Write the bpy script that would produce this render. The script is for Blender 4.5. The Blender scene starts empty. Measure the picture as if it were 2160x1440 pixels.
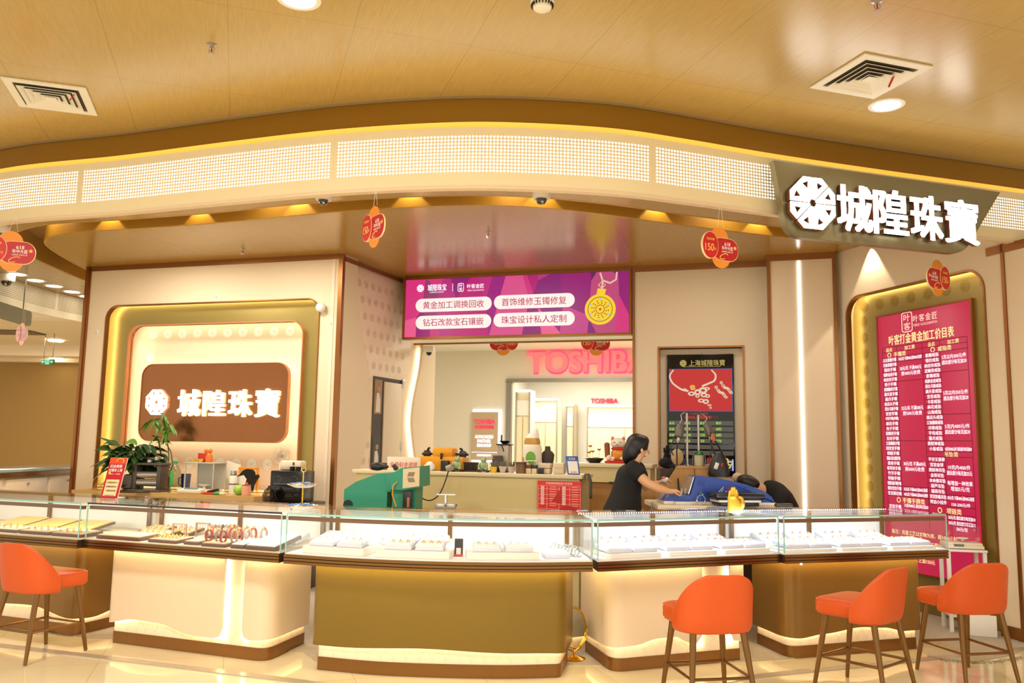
import bpy, bmesh, math, random
from mathutils import Vector, Matrix
random.seed(7)
SC = bpy.context.scene
COL = SC.collection
R_ = math.radians
# ------------------------------------------------------------------ camera
H = 1.5
F = 1770.0
PITCH, ROLL = R_(6.98), R_(0.91)
FW = Vector((0, math.cos(PITCH), math.sin(PITCH)))
UP0 = Vector((0, -math.sin(PITCH), math.cos(PITCH)))
RT0 = Vector((1, 0, 0))
RT = RT0 * math.cos(ROLL) + UP0 * math.sin(ROLL)
UP = -RT0 * math.sin(ROLL) + UP0 * math.cos(ROLL)
EYE = Vector((0, 0, H))
cam = bpy.data.cameras.new('camera')
cam.sensor_width = 36.0
cam.sensor_fit = 'HORIZONTAL'
cam.lens = F / 2160 * 36
cam.clip_start = 0.05
cam.clip_end = 200
camo = bpy.data.objects.new('camera', cam)
COL.objects.link(camo)
camo.matrix_world = Matrix(((RT.x, UP.x, -FW.x, 0), (RT.y, UP.y, -FW.y, 0), (RT.z, UP.z, -FW.z, H), (0, 0, 0, 1)))
SC.camera = camo
SC.view_settings.view_transform = 'Standard'
SC.view_settings.look = 'None'
SC.view_settings.gamma = 1
SC.view_settings.exposure = 0.08
SC.view_settings.use_curve_mapping = False
cy = SC.cycles
cy.max_bounces = 7
cy.diffuse_bounces = 3
cy.glossy_bounces = 3
cy.transmission_bounces = 3
cy.transparent_max_bounces = 24
cy.caustics_reflective = False
cy.caustics_refractive = False
cy.sample_clamp_indirect = 4.0
# ------------------------------------------------------------------ world (the mall's general light) and lamps
WARM = (1.0, 0.80, 0.52)
SOFT = (1.0, 0.92, 0.80)
COOL = (0.72, 0.82, 1.0)
w = bpy.data.worlds.new('mall_light')
SC.world = w
w.use_nodes = True
w.node_tree.nodes['Background'].inputs[0].default_value = (1.0, 0.93, 0.81, 1)
w.node_tree.nodes['Background'].inputs[1].default_value = 1.2


def lamp(name, kind, loc, power, col=WARM, target=None, size=0.1, sizey=None, spot=60, blend=0.6, axis=None):
    l = bpy.data.lights.new(name, kind)
    l.energy = power
    l.color = col
    if kind == 'AREA':
        l.size = size
        if sizey:
            l.shape = 'RECTANGLE'
            l.size_y = sizey
    elif kind == 'SPOT':
        l.spot_size = R_(spot)
        l.spot_blend = blend
        l.shadow_soft_size = size
    else:
        l.shadow_soft_size = size
    o = bpy.data.objects.new(name, l)
    COL.objects.link(o)
    o.location = loc
    if target is not None:
        d = Vector(target) - Vector(loc)
        if axis is None:
            o.rotation_euler = d.to_track_quat('-Z', 'Y').to_euler()
        else:
            z = -d.normalized()
            x = Vector(axis)
            x = (x - z * x.dot(z)).normalized()
            y = z.cross(x)
            m = Matrix((x, y, z)).transposed().to_4x4()
            m.translation = Vector(loc)
            o.matrix_world = m
    return o


# large downlights of the mall hall (ceiling at 3.9 m); most hang behind the camera
for (x, y, p) in ((-3.6, 2.6, 130), (-0.8, 1.6, 110), (2.2, 1.8, 70), (-1.6, -0.8, 100), (1.6, -0.8, 70)):
    lamp('hall_lamp', 'AREA', (x, y, 3.86), p, SOFT, (x, y, 0), 0.9)

# ------------------------------------------------------------------ pixel helpers (photo pixels -> points in the place)
def ray(u, v):
    return FW + RT * ((u - 1080) / F) - UP * ((v - 720) / F)


def atz(u, v, z):
    r = ray(u, v)
    return EYE + r * ((z - H) / r.z)


def aty(u, v, y):
    r = ray(u, v)
    return EYE + r * (y / r.y)


class Frame:
    """a vertical plane: origin p (plan), heading deg of its x axis; local -y faces the viewer"""
    def __init__(s, p, deg):
        s.p = Vector((p[0], p[1], 0))
        s.a = R_(deg)
        s.t = Vector((math.cos(s.a), math.sin(s.a), 0))
        s.n = Vector((math.sin(s.a), -math.cos(s.a), 0))

    def hit(s, u, v, off=0.0):
        """local (x, z) of a photo pixel on the plane moved off metres towards the viewer"""
        r = ray(u, v)
        k = ((s.p + s.n * off - EYE).dot(s.n)) / r.dot(s.n)
        q = EYE + r * k
        return ((q - s.p).dot(s.t), q.z)

    def pt(s, x, y, z):
        """local -> world; y is behind the plane"""
        q = s.p + s.t * x - s.n * y
        return Vector((q.x, q.y, z))


# ------------------------------------------------------------------ materials
def lin(c):
    def f(x):
        x /= 255.0
        return x / 12.92 if x <= 0.04045 else ((x + 0.055) / 1.055) ** 2.4
    return (f(c[0]), f(c[1]), f(c[2]), 1)


MATS = {}


def mat(name, col=(200, 200, 200), rough=0.5, metal=0.0, emit=None, es=0.0, noise=0.0, nscale=8.0, stretch=(1, 1, 1), coat=0.0, bump=0.0, spec=0.5, sample=True):
    if name in MATS:
        return MATS[name]
    m = bpy.data.materials.new(name)
    m.use_nodes = True
    nt = m.node_tree
    b = nt.nodes['Principled BSDF']
    b.inputs['Base Color'].default_value = lin(col)
    b.inputs['Roughness'].default_value = rough
    b.inputs['Metallic'].default_value = metal
    b.inputs['Coat Weight'].default_value = coat
    b.inputs['Coat Roughness'].default_value = 0.08
    b.inputs['Specular IOR Level'].default_value = spec
    if emit:
        b.inputs['Emission Color'].default_value = lin(emit)
        b.inputs['Emission Strength'].default_value = es
        if not sample:
            m.cycles.emission_sampling = 'NONE'
    if noise or bump:
        tc = nt.nodes.new('ShaderNodeTexCoord')
        mp = nt.nodes.new('ShaderNodeMapping')
        mp.inputs['Scale'].default_value = stretch
        nz = nt.nodes.new('ShaderNodeTexNoise')
        nz.inputs['Scale'].default_value = nscale
        nz.inputs['Detail'].default_value = 3
        nt.links.new(tc.outputs['Object'], mp.inputs[0])
        nt.links.new(mp.outputs[0], nz.inputs['Vector'])
        if noise:
            mx = nt.nodes.new('ShaderNodeMix')
            mx.data_type = 'RGBA'
            a = lin(col)
            mx.inputs[6].default_value = tuple(max(0, c * (1 - noise)) for c in a[:3]) + (1,)
            mx.inputs[7].default_value = tuple(min(1, c * (1 + noise)) for c in a[:3]) + (1,)
            nt.links.new(nz.outputs['Fac'], mx.inputs[0])
            nt.links.new(mx.outputs[2], b.inputs['Base Color'])
        if bump:
            bp = nt.nodes.new('ShaderNodeBump')
            bp.inputs['Strength'].default_value = bump
            bp.inputs['Distance'].default_value = 0.002
            nt.links.new(nz.outputs['Fac'], bp.inputs['Height'])
            nt.links.new(bp.outputs[0], b.inputs['Normal'])
    MATS[name] = m
    return m


def glow(name, col, es, sample=True):
    return mat(name, col, 0.6, emit=col, es=es, sample=sample)


def glass_mat(name, tint=(254, 255, 254.5), rough=0.0, refl=1.0):
    if name in MATS:
        return MATS[name]
    m = bpy.data.materials.new(name)
    m.use_nodes = True
    nt = m.node_tree
    nt.nodes.clear()
    out = nt.nodes.new('ShaderNodeOutputMaterial')
    tr = nt.nodes.new('ShaderNodeBsdfTransparent')
    tr.inputs[0].default_value = lin(tint)
    gl = nt.nodes.new('ShaderNodeBsdfGlossy')
    gl.inputs['Roughness'].default_value = rough
    lw = nt.nodes.new('ShaderNodeLayerWeight')
    lw.inputs[0].default_value = 0.5
    pw_ = math_n(nt, 'POWER', lw.outputs['Facing'], 4.0)
    rf = math_n(nt, 'MULTIPLY', math_n(nt, 'ADD', math_n(nt, 'MULTIPLY', pw_, 0.6), 0.03), refl)
    mx = nt.nodes.new('ShaderNodeMixShader')
    nt.links.new(rf, mx.inputs[0])
    nt.links.new(tr.outputs[0], mx.inputs[1])
    nt.links.new(gl.outputs[0], mx.inputs[2])
    nt.links.new(mx.outputs[0], out.inputs[0])
    MATS[name] = m
    return m


def node_mat(name):
    m = bpy.data.materials.new(name)
    m.use_nodes = True
    MATS[name] = m
    return m, m.node_tree, m.node_tree.nodes['Principled BSDF']


def math_n(nt, op, a, b=None, c=None):
    n = nt.nodes.new('ShaderNodeMath')
    n.operation = op
    for i, x in enumerate((a, b, c)):
        if x is None:
            continue
        if isinstance(x, (int, float)):
            n.inputs[i].default_value = x
        else:
            nt.links.new(x, n.inputs[i])
    return n.outputs[0]


def panel_ceiling(name, col, ang, pu, pw, ou, ow, rough, seam=True):
    """laminate ceiling with fine brushed grain and thin panel seams"""
    m, nt, b = node_mat(name)
    tc = nt.nodes.new('ShaderNodeTexCoord')
    mp = nt.nodes.new('ShaderNodeMapping')
    mp.inputs['Rotation'].default_value = (0, 0, -R_(ang))
    nt.links.new(tc.outputs['Object'], mp.inputs[0])
    sx = nt.nodes.new('ShaderNodeSeparateXYZ')
    nt.links.new(mp.outputs[0], sx.inputs[0])
    m2 = nt.nodes.new('ShaderNodeMapping')
    m2.inputs['Scale'].default_value = (90, 5, 1)
    nt.links.new(mp.outputs[0], m2.inputs[0])
    nz = nt.nodes.new('ShaderNodeTexNoise')
    nz.inputs['Scale'].default_value = 1.0
    nz.inputs['Detail'].default_value = 4
    nt.links.new(m2.outputs[0], nz.inputs['Vector'])
    mx = nt.nodes.new('ShaderNodeMix')
    mx.data_type = 'RGBA'
    a = lin(col)
    mx.inputs[6].default_value = tuple(c * 0.84 for c in a[:3]) + (1,)
    mx.inputs[7].default_value = tuple(min(1, c * 1.16) for c in a[:3]) + (1,)
    nt.links.new(nz.outputs['Fac'], mx.inputs[0])
    colr = mx.outputs[2]
    if seam:
        w_ = math_n(nt, 'DIVIDE', math_n(nt, 'SUBTRACT', sx.outputs[1], ow), pw)
        row = math_n(nt, 'FLOOR', w_)
        fw_ = math_n(nt, 'ABSOLUTE', math_n(nt, 'SUBTRACT', math_n(nt, 'FRACT', w_), 0.5))
        u_ = math_n(nt, 'DIVIDE', math_n(nt, 'SUBTRACT', sx.outputs[0], ou), pu)
        fu = math_n(nt, 'ABSOLUTE', math_n(nt, 'SUBTRACT', math_n(nt, 'FRACT', u_), 0.5))
        s1 = math_n(nt, 'GREATER_THAN', fw_, 0.5 - 0.002 / pw)
        s2 = math_n(nt, 'GREATER_THAN', fu, 0.5 - 0.002 / pu)
        s = math_n(nt, 'MAXIMUM', s1, s2)
        my = nt.nodes.new('ShaderNodeMix')
        my.data_type = 'RGBA'
        nt.links.new(s, my.inputs[0])
        nt.links.new(colr, my.inputs[6])
        my.inputs[7].default_value = tuple(c * 0.66 for c in a[:3]) + (1,)
        colr = my.outputs[2]
    nt.links.new(colr, b.inputs['Base Color'])
    b.inputs['Roughness'].default_value = rough
    b.inputs['Specular IOR Level'].default_value = 0.9
    bp = nt.nodes.new('ShaderNodeBump')
    bp.inputs['Strength'].default_value = 0.12
    bp.inputs['Distance'].default_value = 0.002
    nt.links.new(nz.outputs['Fac'], bp.inputs['Height'])
    nt.links.new(bp.outputs[0], b.inputs['Normal'])
    return m


def perforated(name, col, lit, es, lit_col=(255, 250, 235)):
    """sheet with round holes, laid out in the UV map (metres along, metres up)"""
    m, nt, b = node_mat(name)
    uv = nt.nodes.new('ShaderNodeUVMap')
    sx = nt.nodes.new('ShaderNodeSeparateXYZ')
    nt.links.new(uv.outputs[0], sx.inputs[0])
    P = 0.0243
    u, v = sx.outputs[0], sx.outputs[1]
    fu = math_n(nt, 'SUBTRACT', math_n(nt, 'FRACT', math_n(nt, 'DIVIDE', u, P)), 0.5)
    fv = math_n(nt, 'SUBTRACT', math_n(nt, 'FRACT', math_n(nt, 'DIVIDE', v, P)), 0.5)
    d = math_n(nt, 'SQRT', math_n(nt, 'ADD', math_n(nt, 'MULTIPLY', fu, fu), math_n(nt, 'MULTIPLY', fv, fv)))
    hole = math_n(nt, 'LESS_THAN', d, 0.31)
    lo = math_n(nt, 'GREATER_THAN', v, P * 4)
    hi = math_n(nt, 'LESS_THAN', v, P * 15)
    pu = math_n(nt, 'FRACT', math_n(nt, 'DIVIDE', u, P * 94))
    g1 = math_n(nt, 'GREATER_THAN', pu, 1.0 / 94)
    gap = math_n(nt, 'MULTIPLY', g1, math_n(nt, 'LESS_THAN', pu, 93.0 / 94))
    hole = math_n(nt, 'MULTIPLY', math_n(nt, 'MULTIPLY', hole, gap), math_n(nt, 'MULTIPLY', lo, hi))
    seam = math_n(nt, 'LESS_THAN', pu, 0.0006)
    mx = nt.nodes.new('ShaderNodeMix')
    mx.data_type = 'RGBA'
    mx.inputs[6].default_value = lin(col)
    mx.inputs[7].default_value = lin((255, 245, 220) if lit else (120, 95, 60))
    nt.links.new(hole, mx.inputs[0])
    my = nt.nodes.new('ShaderNodeMix')
    my.data_type = 'RGBA'
    nt.links.new(math_n(nt, 'MULTIPLY', seam, 0.3), my.inputs[0])
    nt.links.new(mx.outputs[2], my.inputs[6])
    my.inputs[7].default_value = lin((150, 110, 70))
    nt.links.new(my.outputs[2], b.inputs['Base Color'])
    b.inputs['Roughness'].default_value = 0.45
    if lit:
        b.inputs['Emission Color'].default_value = lin(lit_col)
        nt.links.new(math_n(nt, 'MULTIPLY', hole, es), b.inputs['Emission Strength'])
        m.cycles.emission_sampling = 'NONE'
    return m


def facets(name, cols, scale, es, rough=0.35):
    """screen backdrop of slanting colour facets, given off as light"""
    m, nt, b = node_mat(name)
    tc = nt.nodes.new('ShaderNodeTexCoord')
    mp = nt.nodes.new('ShaderNodeMapping')
    mp.inputs['Scale'].default_value = scale
    mp.inputs['Rotation'].default_value = (0, R_(35), 0)
    nt.links.new(tc.outputs['Object'], mp.inputs[0])
    vo = nt.nodes.new('ShaderNodeTexVoronoi')
    vo.inputs['Scale'].default_value = 1.0
    nt.links.new(mp.outputs[0], vo.inputs['Vector'])
    sp = nt.nodes.new('ShaderNodeSeparateXYZ')
    nt.links.new(vo.outputs['Color'], sp.inputs[0])
    cr = nt.nodes.new('ShaderNodeValToRGB')
    cr.color_ramp.interpolation = 'LINEAR'
    els = cr.color_ramp.elements
    els[0].color = lin(cols[0])
    els[1].color = lin(cols[-1])
    for i, c in enumerate(cols[1:-1]):
        e = els.new((i + 1) / (len(cols) - 1))
        e.color = lin(c)
    nt.links.new(sp.outputs[0], cr.inputs[0])
    b.inputs['Base Color'].default_value = lin((30, 10, 15))
    nt.links.new(cr.outputs[0], b.inputs['Emission Color'])
    b.inputs['Emission Strength'].default_value = es
    b.inputs['Roughness'].default_value = rough
    return m


# ------------------------------------------------------------------ mesh builder
def rrect(x0, x1, z0, z1, r, n=6, open_bottom=False):
    """rounded rectangle loop, counter-clockwise in (x,z); open_bottom keeps the lower corners square"""
    pts = []
    for (cx, cz, a0, rr) in ((x1 - r, z0 + r, -90, 0 if open_bottom else r), (x1 - r, z1 - r, 0, r), (x0 + r, z1 - r, 90, r), (x0 + r, z0 + r, 180, 0 if open_bottom else r)):
        if rr == 0:
            pts += [((x1 if a0 == -90 else x0), z0)] * 1
            continue
        for i in range(n + 1):
            a = R_(a0 + 90 * i / n)
            pts.append((cx + r * math.cos(a), cz + r * math.sin(a)))
    return pts


class G:
    def __init__(s):
        s.v, s.f = [], []

    def add(s, vs, fs, m=None):
        o = len(s.v)
        s.v += [tuple((m @ Vector(p)) if m else p) for p in vs]
        s.f += [tuple(i + o for i in f) for f in fs]
        return s

    def box(s, c, d, bev=0.0, rot=None, seg=2):
        x, y, z = d[0] / 2, d[1] / 2, d[2] / 2
        vs = [(-x, -y, -z), (x, -y, -z), (x, y, -z), (-x, y, -z), (-x, -y, z), (x, -y, z), (x, y, z), (-x, y, z)]
        fs = [(0, 3, 2, 1), (4, 5, 6, 7), (0, 1, 5, 4), (1, 2, 6, 5), (2, 3, 7, 6), (3, 0, 4, 7)]
        if bev > 0:
            b = bmesh.new()
            bv = [b.verts.new(p) for p in vs]
            for f in fs:
                b.faces.new([bv[i] for i in f])
            bmesh.ops.bevel(b, geom=list(b.edges), offset=min(bev, x * .98, y * .98, z * .98), segments=seg, affect='EDGES', profile=0.5)
            b.verts.index_update()
            vs = [tuple(v.co) for v in b.verts]
            fs = [tuple(v.index for v in f.verts) for f in b.faces]
            b.free()
        m = Matrix.Translation(Vector(c))
        if rot is not None:
            m = m @ rot.to_4x4()
        return s.add(vs, fs, m)

    def prism(s, pts, vec):
        """flat polygon (3d points) swept by vec"""
        n = len(pts)
        vec = Vector(vec)
        vs = [Vector(p) for p in pts] + [Vector(p) + vec for p in pts]
        fs = [tuple(range(n))[::-1], tuple(range(n, 2 * n))]
        fs += [(i, (i + 1) % n, n + (i + 1) % n, n + i) for i in range(n)]
        return s.add(vs, fs)

    def xz(s, pts, y0, y1):
        return s.prism([(p[0], y0, p[1]) for p in pts], (0, y1 - y0, 0))

    def xy(s, pts, z0, z1):
        return s.prism([(p[0], p[1], z0) for p in pts], (0, 0, z1 - z0))

    def ring(s, outer, inner, y0, y1):
        """frame between two loops of equal length, in the xz plane, from y0 to y1"""
        n = len(outer)
        vs = [(p[0], y0, p[1]) for p in outer] + [(p[0], y0, p[1]) for p in inner] + [(p[0], y1, p[1]) for p in outer] + [(p[0], y1, p[1]) for p in inner]
        fs = []
        for i in range(n):
            j = (i + 1) % n
            fs += [(i, j, n + j, n + i), (2 * n + i, 3 * n + i, 3 * n + j, 2 * n + j), (i, 2 * n + i, 2 * n + j, j), (n + i, n + j, 3 * n + j, 3 * n + i)]
        return s.add(vs, fs)

    def strip(s, path, z0, z1, th, out=None):
        """vertical wall of thickness th along a plan path (th to the left of travel)"""
        n = len(path)
        P = [Vector((p[0], p[1])) for p in path]
        Q = []
        for i in range(n):
            a = P[max(i - 1, 0)]
            b = P[min(i + 1, n - 1)]
            d = (b - a).normalized()
            Q.append(P[i] + Vector((-d.y, d.x)) * th)
        vs, fs = [], []
        for i in range(n):
            vs += [(P[i].x, P[i].y, z0), (P[i].x, P[i].y, z1), (Q[i].x, Q[i].y, z1), (Q[i].x, Q[i].y, z0)]
        for i in range(n - 1):
            a = 4 * i
            b = a + 4
            fs += [(a, b, b + 1, a + 1), (a + 1, b + 1, b + 2, a + 2), (a + 2, b + 2, b + 3, a + 3), (a + 3, b + 3, b, a)]
        fs += [(0, 1, 2, 3), tuple(4 * (n - 1) + k for k in (3, 2, 1, 0))]
        return s.add(vs, fs)

    def lathe(s, prof, c=(0, 0, 0), seg=20, m=None, sx=1.0, sy=1.0):
        vs, fs = [], []
        n = len(prof)
        for i in range(seg):
            a = 2 * math.pi * i / seg
            for (r, z) in prof:
                vs.append((r * math.cos(a) * sx, r * math.sin(a) * sy, z))
        for i in range(seg):
            j = (i + 1) % seg
            for k in range(n - 1):
                fs.append((i * n + k, j * n + k, j * n + k + 1, i * n + k + 1))
        if prof[0][0] > 1e-5:
            fs.append(tuple(i * n for i in range(seg))[::-1])
        if prof[-1][0] > 1e-5:
            fs.append(tuple(i * n + n - 1 for i in range(seg)))
        mm = Matrix.Translation(Vector(c))
        if m is not None:
            mm = mm @ m.to_4x4()
        return s.add(vs, fs, mm)

    def cyl(s, a, b, r, r2=None, seg=14):
        return s.tube([a, b], [r, r if r2 is None else r2], seg)

    def tube(s, path, r, seg=8, closed=False):
        P = [Vector(p) for p in path]
        n = len(P)
        rs = r if isinstance(r, (list, tuple)) else [r] * n
        vs, fs = [], []
        prev = None
        for i in range(n):
            if closed:
                d = (P[(i + 1) % n] - P[i - 1])
            else:
                d = P[min(i + 1, n - 1)] - P[max(i - 1, 0)]
            d.normalize()
            if prev is None:
                x = d.orthogonal().normalized()
            else:
                x = (prev - d * prev.dot(d)).normalized()
            prev = x
            y = d.cross(x)
            for k in range(seg):
                a = 2 * math.pi * k / seg
                vs.append(P[i] + (x * math.cos(a) + y * math.sin(a)) * rs[i])
        m = n if closed else n - 1
        for i in range(m):
            j = (i + 1) % n
            for k in range(seg):
                l = (k + 1) % seg
                fs.append((i * seg + k, i * seg + l, j * seg + l, j * seg + k))
        if not closed:
            fs.append(tuple(range(seg))[::-1])
            fs.append(tuple((n - 1) * seg + k for k in range(seg)))
        return s.add(vs, fs)

    def ball(s, c, r, seg=16, rings=10, m=None):
        rr = r if isinstance(r, (list, tuple)) else (r, r, r)
        prof = [(math.sin(math.pi * i / rings), -math.cos(math.pi * i / rings)) for i in range(rings + 1)]
        prof[0] = (0, -1)
        prof[-1] = (0, 1)
        mm = (m.to_4x4() if m is not None else Matrix()) @ Matrix.Diagonal((rr[0], rr[1], rr[2], 1))
        return s.lathe(prof, c, seg, mm)

    def loft(s, rings, cap=True):
        """list of equal-length closed point loops"""
        n = len(rings[0])
        vs = [p for r in rings for p in r]
        fs = []
        for i in range(len(rings) - 1):
            for k in range(n):
                l = (k + 1) % n
                fs.append((i * n + k, i * n + l, (i + 1) * n + l, (i + 1) * n + k))
        if cap:
            fs += [tuple(range(n))[::-1], tuple((len(rings) - 1) * n + k for k in range(n))]
        return s.add(vs, fs)

    def sheet(s, grid):
        """grid of points, rows of equal length"""
        n = len(grid[0])
        vs = [p for r in grid for p in r]
        fs = [(i * n + k, i * n + k + 1, (i + 1) * n + k + 1, (i + 1) * n + k) for i in range(len(grid) - 1) for k in range(n - 1)]
        return s.add(vs, fs)

    def text(s, body, x, z, h, w=None, y=0.0, align='C', th=0.004, bold=0.0, shear=0.0, spacing=1.0, maxw=None):
        """lettering in the xz plane facing -y; h = height of the body's ink, x = centre/left/right, z = centre"""
        c = bpy.data.curves.new('lettering', 'FONT')
        c.body = body
        c.size = 1
        c.resolution_u = 6 if body.isascii() and h > .05 else 2
        c.space_character = spacing
        c.shear = shear
        o = bpy.data.objects.new('lettering', c)
        me = o.to_mesh()
        vs = [v.co.copy() for v in me.vertices]
        fs = [tuple(p.vertices) for p in me.polygons]
        o.to_mesh_clear()
        bpy.data.objects.remove(o)
        bpy.data.curves.remove(c)
        if not vs:
            return s
        x0, x1 = min(v.x for v in vs), max(v.x for v in vs)
        z0, z1 = min(v.y for v in vs), max(v.y for v in vs)
        kz = h / (z1 - z0)
        kx = kz if w is None else w / (x1 - x0)
        if maxw and kx * (x1 - x0) > maxw:
            kx = maxw / (x1 - x0)
        ox = {'C': (x0 + x1) / 2, 'L': x0, 'R': x1}[align]
        P = [(x + (v.x - ox) * kx, z + (v.y - (z0 + z1) / 2) * kz) for v in vs]
        n = len(P)
        if bold:
            b1, b2 = bold * .8 * h, bold * .5 * h      # heavier strokes: slightly shifted repeats of the same lettering
            for q, (bx_, bz_) in enumerate(((b1, b2), (-b1, -b2), (b1, -b2), (-b1, b2))):
                if th > .005:
                    s.add_thick([(p[0] + bx_, p[1] + bz_) for p in P], fs, y - .0002 * q, th)
                elif q < 2:
                    s.add([(p[0] + bx_, y - max(th, 0) - .0002 - .0001 * q, p[1] + bz_) for p in P], fs)
        if th <= 0:
            return s.add([(p[0], y, p[1]) for p in P], fs)
        return s.add_thick(P, fs, y, th)

    def add_thick(s, P, fs, y, th):
        n = len(P)
        ec = {}
        for f in fs:
            for i in range(len(f)):
                ec[(f[i], f[(i + 1) % len(f)])] = 1
        side = [(a, b) for (a, b) in ec if (b, a) not in ec]
        V = [(p[0], y - th, p[1]) for p in P] + [(p[0], y, p[1]) for p in P]
        return s.add(V, list(fs) + [(a, n + a, n + b, b) for (a, b) in side])

    def build(s, name, m, parent=None, smooth=35, uv=None):
        me = bpy.data.meshes.new(name)
        me.from_pydata([tuple(v) for v in s.v], [], s.f)
        me.materials.append(m)
        if smooth:
            b = bmesh.new()
            b.from_mesh(me)
            bmesh.ops.recalc_face_normals(b, faces=b.faces)
            b.to_mesh(me)
            b.free()
            me.shade_smooth()
            me.set_sharp_from_angle(angle=R_(smooth))
        if uv:
            l = me.uv_layers.new(name='UVMap')
            for p in me.polygons:
                for li in p.loop_indices:
                    l.data[li].uv = uv[me.loops[li].vertex_index]
        o = bpy.data.objects.new(name, me)
        COL.objects.link(o)
        if parent:
            o.parent = parent
        return o


def tag(o, label, cat, group=None):
    o['label'] = label
    o['category'] = cat
    if group:
        o['group'] = group
    return o


def thing(name, label, cat, loc=(0, 0, 0), rotz=0.0, group=None):
    o = bpy.data.objects.new(name, None)
    o.empty_display_size = 0.1
    COL.objects.link(o)
    o.location = loc
    o.rotation_euler = (0, 0, R_(rotz))
    return tag(o, label, cat, group)


def struct(name, g, m, smooth=35, uv=None, frame=None):
    o = g.build(name, m, None, smooth, uv)
    o['kind'] = 'structure'
    if frame:
        put(o, frame)
    return o


def put(o, fr, x=0, y=0, z=0):
    o.location = fr.pt(x, y, z)
    o.rotation_euler = (0, 0, fr.a)
    return o


def dup(root, loc=None, rotz=None, label=None, group=None):
    r = root.copy()
    COL.objects.link(r)
    if loc is not None:
        r.location = loc
    if rotz is not None:
        r.rotation_euler = (0, 0, R_(rotz))
    if label:
        r['label'] = label
    if group:
        r['group'] = group
    for ch in list(root.children):
        c = ch.copy()
        COL.objects.link(c)
        c.parent = r
        for gc in ch.children:
            d = gc.copy()
            COL.objects.link(d)
            d.parent = c
    return r


def catmull(pts, n=8):
    P = [Vector((p[0], p[1])) for p in pts]
    P = [P[0] * 2 - P[1]] + P + [P[-1] * 2 - P[-2]]
    out = []
    for i in range(1, len(P) - 2):
        for k in range(n):
            t = k / n
            a, b, c, d = P[i - 1], P[i], P[i + 1], P[i + 2]
            q = 0.5 * ((2 * b) + (c - a) * t + (2 * a - 5 * b + 4 * c - d) * t * t + (3 * b - a - 3 * c + d) * t ** 3)
            out.append((q.x, q.y))
    out.append((P[-2].x, P[-2].y))
    return out


def emblem(g, cx, cz, R, y=0.0, th=0.02, hole=True):
    """octagonal emblem of eight petals, each with a triangular opening"""
    def pt(r, deg):
        return (cx + r * math.cos(R_(deg)), cz + r * math.sin(R_(deg)))
    ap = R * math.cos(R_(22.5))
    for k in range(8):
        a0, a1 = 45 * k, 45 * k + 45
        am = a0 + 22.5
        gp = 1.6
        I1, I2 = pt(R * .14, a0 + 8), pt(R * .14, a1 - 8)
        O1, O2 = pt(ap, a0 + gp), pt(ap, a1 - gp)
        V = pt(R, am)
        if hole:
            H1, H2, H3 = pt(R * .52, am), pt(R * .80, a0 + 12), pt(R * .80, a1 - 12)
            P = [I1, O1, V, O2, I2, H1, H2, H3]
            F_ = [(0, 1, 6, 5), (1, 2, 6), (2, 3, 7), (2, 7, 6), (3, 4, 5, 7), (4, 0, 5)]
            edges = [(0, 1), (1, 2), (2, 3), (3, 4), (4, 0), (5, 6), (6, 7), (7, 5)]
        else:
            P = [I1, O1, V, O2, I2]
            F_ = [(0, 1, 2, 3, 4)]
            edges = [(0, 1), (1, 2), (2, 3), (3, 4), (4, 0)]
        n = len(P)
        vs = [(p[0], y - th, p[1]) for p in P] + [(p[0], y, p[1]) for p in P]
        g.add(vs, list(F_) + [tuple(i + n for i in f)[::-1] for f in F_] + [(a, b, n + b, n + a) for a, b in edges])
    return g


def emblem_lines(g, cx, cz, R, y=0.0, th=0.004, wd=0.008):
    """the same emblem as thin raised lines"""
    def pt(r, deg):
        return Vector((cx + r * math.cos(R_(deg)), cz + r * math.sin(R_(deg))))

    def seg(a, b):
        d = (b - a).normalized()
        q = Vector((-d.y, d.x)) * wd / 2
        g.xz([a - q, b - q, b + q, a + q], y - th, y)
    for k in range(8):
        a = 45 * k
        seg(pt(R, a + 22.5), pt(R, a + 67.5))
        seg(pt(R * .2, a + 5), pt(R * .9, a + 5))
        seg(pt(R * .2, a - 5), pt(R * .9, a - 5))
        seg(pt(R * .5, a + 22.5), pt(R * .82, a + 10))
        seg(pt(R * .5, a + 22.5), pt(R * .82, a + 35))
    return g

# ================================================================== shared materials
m_beige = mat('beige_wall_cloth', (228, 208, 178), 0.75, noise=0.05, nscale=60)
m_cream = mat('cream_lacquer', (236, 214, 186), 0.45)
m_white = mat('white_paint', (240, 236, 228), 0.5)
m_bronze = mat('bronze_metal', (150, 98, 52), 0.32, 0.75, noise=0.08, nscale=4, stretch=(1, 1, 30))
m_brown = mat('brown_band_metal', (150, 110, 24), 0.4, 0.35)
m_olive = mat('olive_gold_metal', (150, 132, 72), 0.36, 0.5, noise=0.04, nscale=40)
m_copper = mat('copper_lining', (196, 132, 84), 0.35, 0.5)
m_dark = mat('dark_plastic', (26, 24, 24), 0.4)
m_grey = mat('grey_metal', (120, 116, 112), 0.35, 0.7)
m_steel = mat('brushed_steel', (190, 186, 180), 0.28, 0.9)
m_gold = mat('polished_gold', (236, 190, 70), 0.18, 1.0)
m_ledw = glow('led_warm', (255, 238, 200), 13.0)
m_ledgold = glow('led_niche_rim', (255, 236, 186), 14.0)
m_leds = glow('led_warm_soft', (255, 214, 150), 5.0)
m_ledc = glow('led_white', (246, 246, 255), 9.0)
m_letter = glow('lit_lettering', (255, 252, 248), 3.2)
m_lamp = glow('lamp_disc', (255, 246, 226), 9.0)
m_glass = glass_mat('clear_glass')
m_edge = mat('glass_edge', (150, 205, 195), 0.15, emit=(120, 190, 180), es=0.0)
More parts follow.
